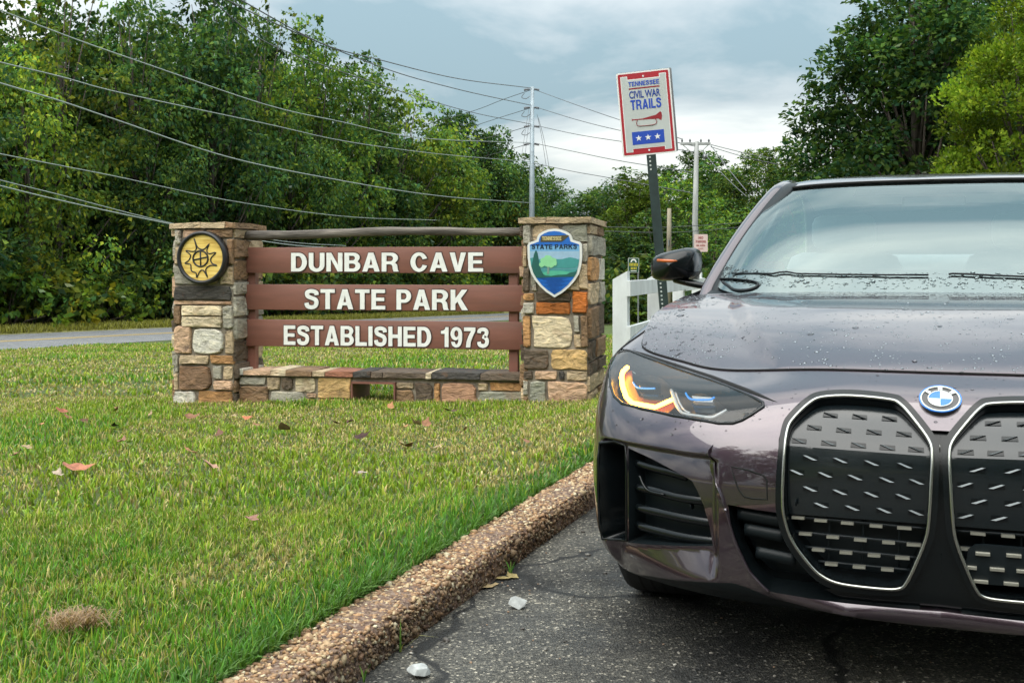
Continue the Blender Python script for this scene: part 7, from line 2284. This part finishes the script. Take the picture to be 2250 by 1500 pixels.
MB().box((-0.12,2.02,1.27),(0.12,2.05,1.335),0,0.012).build('rear_view_mirror', M_INT, CAR, smooth=True)
# tail lamps
V = pos([(a, b) for b in (4.55, 5.15) for a in np.linspace(13.6, 15.4, 16)], 0.004)
pair('tail_lamp', V, [(i,i+1,16+i+1,16+i) for i in range(15)], M_TAIL, None, True)

# ------------------------------------------------------------------ rain drops
def drops():
    rg = np.random.default_rng(77)
    P, N_, R_ = [], [], []
    def addp(p, n, r): P.append(p); N_.append(n); R_.append(r)
    a = rg.random(4600); b = rg.random(4600)
    keep = (fbm(a*6+1, b*5+2, 3) + 0.25*(b > 0.8)) > 0.42
    a, b = a[keep], b[keep]
    H = hood_pt(a, b); Hn = fdn(hood_pt, a, b)
    for p, n in zip(H+Hn*0.0032, Hn):
        s = 1 if rg.random() < 0.5 else -1
        addp((p[0]*s,p[1],p[2]), (n[0]*s,n[1],n[2]), rg.lognormal(math.log(0.0019),0.50))
    a = rg.random(1100)*0.98; b = rg.random(1100)*0.10+0.06
    H = ws_pt(a, b); Hn = fdn(ws_pt, a, b)
    for p, n in zip(H, Hn):
        s = 1 if rg.random() < 0.5 else -1
        addp((p[0]*s,p[1],p[2]), (n[0]*s,n[1],n[2]), rg.lognormal(math.log(0.0030),0.45))
    t = rg.uniform(0.0,4.6,500); s_ = rg.uniform(3.4,5.9,500)
    k = [not any(inside((x,y),L) for L in (tHL,tINT,tCEN)) for x,y in zip(t,s_)]
    t, s_ = t[k], s_[k]
    H = surf(t, s_); Hn = normal(t, s_)
    for p, n in zip(H, Hn):
        s = 1 if rg.random() < 0.5 else -1
        addp((p[0]*s,p[1],p[2]), (n[0]*s,n[1],n[2]), rg.lognormal(math.log(0.0022),0.4))
    V0, F0 = ico(1)
    P, N_, R_ = np.array(P), np.array(N_), np.array(R_)
    up = np.array([0,0,1.0])
    ax = np.cross(N_, np.array([1.0,0.1,0])); ax /= np.linalg.norm(ax,axis=1)[:,None]; ay = np.cross(N_, ax)
    n = len(P)
    el = rg.uniform(0.8,1.5,n)
    L = V0[None]*np.ones((n,1,1))
    W = P[:,None,:] + (ax[:,None,:]*L[:,:,:1]*R_[:,None,None]/np.sqrt(el)[:,None,None]*0.9 + ay[:,None,:]*L[:,:,1:2]*(R_*el)[:,None,None] + N_[:,None,:]*np.maximum(L[:,:,2:3],-0.15)*R_[:,None,None]*0.26)
    Fc = (F0[None]+(np.arange(n)*len(V0))[:,None,None]).reshape(-1,3)
    o = npmesh('rain_drops', W.reshape(-1,3), [Fc], M_DROP, CAR, smooth=True)
    o['kind'] = 'stuff'
drops()
# ------------------------------------------------------------------ small things on the ground
M_DRY = colour_mat('dry_leaf', 0.75, 0.3)
def leaf_mesh(seed, size, col):
    rg = np.random.default_rng(seed)
    pts = []
    n = 15
    for k in range(n):      # lobed outline
        a = 2*math.pi*k/n
        r = (1.0 if k % 3 == 0 else 0.80)*rg.uniform(0.8,1.12)*(1.0+0.25*math.cos(a))
        pts.append((r*math.cos(a), r*math.sin(a)*0.75))
    cur, tw = rg.uniform(0.45,0.9), rg.uniform(-0.3,0.3)
    V = [(0,0,0.08)]+[(x*0.5,y*0.5,cur*0.25*(x*x)+tw*x*y*0.3+0.05) for x,y in pts]+[(x,y,cur*(x*x*0.6+y*y*0.5)+tw*x*y+rg.uniform(-0.08,0.08)) for x,y in pts]
    V = np.array(V)*size
    Fc = [(0,1+k,1+(k+1)%n) for k in range(n)]; q = [(1+k,1+n+k,1+n+(k+1)%n,1+(k+1)%n) for k in range(n)]
    stem = [(-size*0.6,0,0.03*size),(-size*1.6,0.1*size,0.15*size)]
    C = np.array(col)*rg.uniform(0.7,1.2,(len(V),1)); C[0] *= 0.7
    o = npmesh('leaf', V, [np.array(Fc), np.array(q)], M_DRY, colors=np.concatenate([np.clip(C,0,1),np.ones((len(V),1))],1), smooth=True)
    return o
LV = [
 (158,1050,0.062,(0.42,0.17,0.10),'largest curled orange-brown leaf on the lawn at left'),
 (126,1066,0.045,(0.46,0.36,0.27),'pale torn leaf beside the largest orange leaf on the lawn'),
 (462,1046,0.040,(0.46,0.27,0.19),'pinkish curled leaf in the middle of the lawn'),
 (795,1062,0.036,(0.40,0.33,0.29),'pale folded leaf with a dark underside right of the middle of the lawn'),
 (548,1172,0.042,(0.32,0.17,0.12),'broad brown leaf lying flat in the near middle lawn'),
 (140,918,0.040,(0.33,0.12,0.07),'small red-brown leaf at left below the road'),
 (250,952,0.034,(0.03,0.022,0.02),'small black leaf on the lawn below the left pillar'),
 (413,932,0.050,(0.26,0.13,0.07),'brown leaf just in front of the left pillar foot'),
 (547,934,0.034,(0.48,0.17,0.08),'small bright orange leaf in front of the low wall'),
 (625,962,0.048,(0.30,0.20,0.13),'brown crumpled leaf in front of the low wall'),
 (790,980,0.040,(0.06,0.03,0.025),'dark leaf standing up in front of the wall opening'),
 (770,943,0.034,(0.12,0.06,0.04),'dark brown leaf near the wall opening'),
 (992,919,0.050,(0.11,0.06,0.045),'dark crumpled leaf in front of the right half of the low wall'),
 (36,1018,0.036,(0.25,0.14,0.08),'brown leaf at the left edge of the lawn'),
 (268,988,0.034,(0.28,0.15,0.09),'small brown leaf left of the middle of the lawn'),
]
for i, (px, py, sz, col, lab) in enumerate(LV):
    p = on_lawn(px, py)
    o = leaf_mesh(100+i, sz*0.95 if p.y < 6 else sz*1.45, col)
    o.name = 'fallen_leaf'; o.location = (p.x, p.y, p.z+0.055); o.rotation_euler = (0.35*math.sin(i*2.1), 0.3*math.cos(i*1.7), i*1.9)
    tag(o, lab, 'leaf', 'fallen leaves on the lawn')
rl = random.Random(9)
for i in range(22):
    p = on_lawn(rl.uniform(20, 1200), rl.uniform(905, 1010))
    o = leaf_mesh(200+i, rl.uniform(0.034,0.058), rl.choice([(0.30,0.15,0.08),(0.42,0.30,0.18),(0.16,0.08,0.05),(0.45,0.22,0.10)]))
    o.name = 'fallen_leaf'; o.location = (p.x, p.y, p.z+0.04); o.rotation_euler = (rl.uniform(-.5,.5), rl.uniform(-.5,.5), rl.uniform(0,6))
    tag(o, 'tiny dry leaf caught in the grass of the far lawn', 'leaf', 'tiny fallen leaves on the lawn')
M_RK = pbr('white_limestone', (0.42,0.44,0.43), 0.85, vary=0.3, vscale=30, bump=0.5, bscale=60, bdist=0.004)
def rock(px, py, w, h, lab, seed):
    p = on_lot(px, py+h*0.45)
    k = p.y/F
    rg = np.random.default_rng(seed)
    bm = bmesh.new()
    for d in rg.normal(size=(22,3)):
        d = d/np.linalg.norm(d)*rg.uniform(0.8,1.1)
        bm.verts.new((d[0]*w*k*0.52, d[1]*h*k*0.75, max(-0.75, d[2])*h*k*0.60))
    bmesh.ops.convex_hull(bm, input=list(bm.verts))
    loose = [v for v in bm.verts if not v.link_faces]
    bmesh.ops.delete(bm, geom=loose, context='VERTS')
    bmesh.ops.bevel(bm, geom=list(bm.edges), offset=0.0009, segments=1, affect='EDGES')
    mb = MB(); mb.bm(bm)
    o = mb.build('rock', M_RK)
    o.location = (p.x, p.y, h*k*0.44); o.rotation_euler = (0,0,seed)
    tag(o, lab, 'rock')
rock(920, 1471, 54, 32, 'larger white limestone rock at the bottom edge on the asphalt', 3)
rock(1138, 1323, 38, 27, 'smaller white limestone rock on the asphalt near the kerb', 5)
def weed(px, py, blades_, lab, name='weed'):
    p = on_lot(px, py)
    VV, Q, T_, CC, b = [], [], [], [], 0
    for (L, wd, lean, az, col) in blades_:
        V, (q, t), C4 = blades(np.array([[0.0,0,0]]), np.array([L]), np.array([wd]), np.array([lean]), np.array([az]), np.array([col]))
        VV.append(V); Q.append(q+b); T_.append(t+b); CC.append(C4); b += len(V)
    o = npmesh(name, np.concatenate(VV), [np.concatenate(Q), np.concatenate(T_)], M_BLADE, colors=np.concatenate(CC))
    o.location = (p.x, p.y, 0.0)
    tag(o, lab, 'weed')
G1 = (0.10,0.24,0.04); G2 = (0.16,0.26,0.06); G3 = (0.35,0.33,0.12)
weed(880, 1432, [(0.085,0.006,0.10,1.8,G1),(0.10,0.004,0.04,1.2,G2),(0.13,0.004,1.65,-0.1,G3),(0.04,0.004,0.9,-1.0,G3)], 'tall two-bladed weed growing at the foot of the kerb')
weed(1122, 1262, [(0.055,0.007,0.5,0.3,G1),(0.06,0.007,0.9,2.2,G1),(0.05,0.007,0.8,-0.8,(0.07,0.20,0.06)),(0.05,0.006,0.2,1.5,G2),(0.06,0.006,1.2,3.6,G1)], 'small green weed tuft at the foot of the kerb near the car')
weed(800, 1498, [(0.05,0.005,0.5,0.3,G1),(0.05,0.005,0.9,2.2,G2),(0.05,0.004,0.7,-1.2,G1)], 'small weed at the kerb foot near the bottom edge')
def litter():
    rg = np.random.default_rng(31)
    for i, (px, py, col) in enumerate(((1098,1272,(0.42,0.33,0.14)),(1128,1268,(0.38,0.30,0.13)),(1080,1288,(0.40,0.30,0.16)))):
        p = on_lot(px, py)
        o = leaf_mesh(300+i, 0.030, col)
        o.name = 'dead_leaf'; o.location = (p.x, p.y, 0.004); o.rotation_euler = (0,0,i*2.0); o.scale = (1.5,0.8,0.35)
        tag(o, ('dead tan leaf lying against the kerb beside the small weed','dead tan leaf just right of the small weed','dead tan leaf nearest the smaller white rock')[i], 'leaf')
litter()
def clump():
    rg = np.random.default_rng(33)
    p = on_lawn(165, 1395)
    n = 420
    P = np.stack([rg.normal(0,0.046,n), rg.normal(0,0.034,n), rg.uniform(0.012,0.034,n)], -1)
    C = np.array([0.40,0.26,0.14])*rg.uniform(0.55,1.25,(n,1))
    V, (q, t), C4 = blades(P, rg.uniform(0.03,0.075,n), np.full(n,0.0030), rg.uniform(1.25,1.95,n), rg.uniform(0,6.28,n), C)
    o = npmesh('dry_grass_clump', V, [q, t], M_BLADE, colors=C4)
    o.location = (p.x, p.y, p.z+0.01)
    tag(o, 'matted clump of dry straw in the near left lawn', 'dry grass', kind='stuff')
clump()
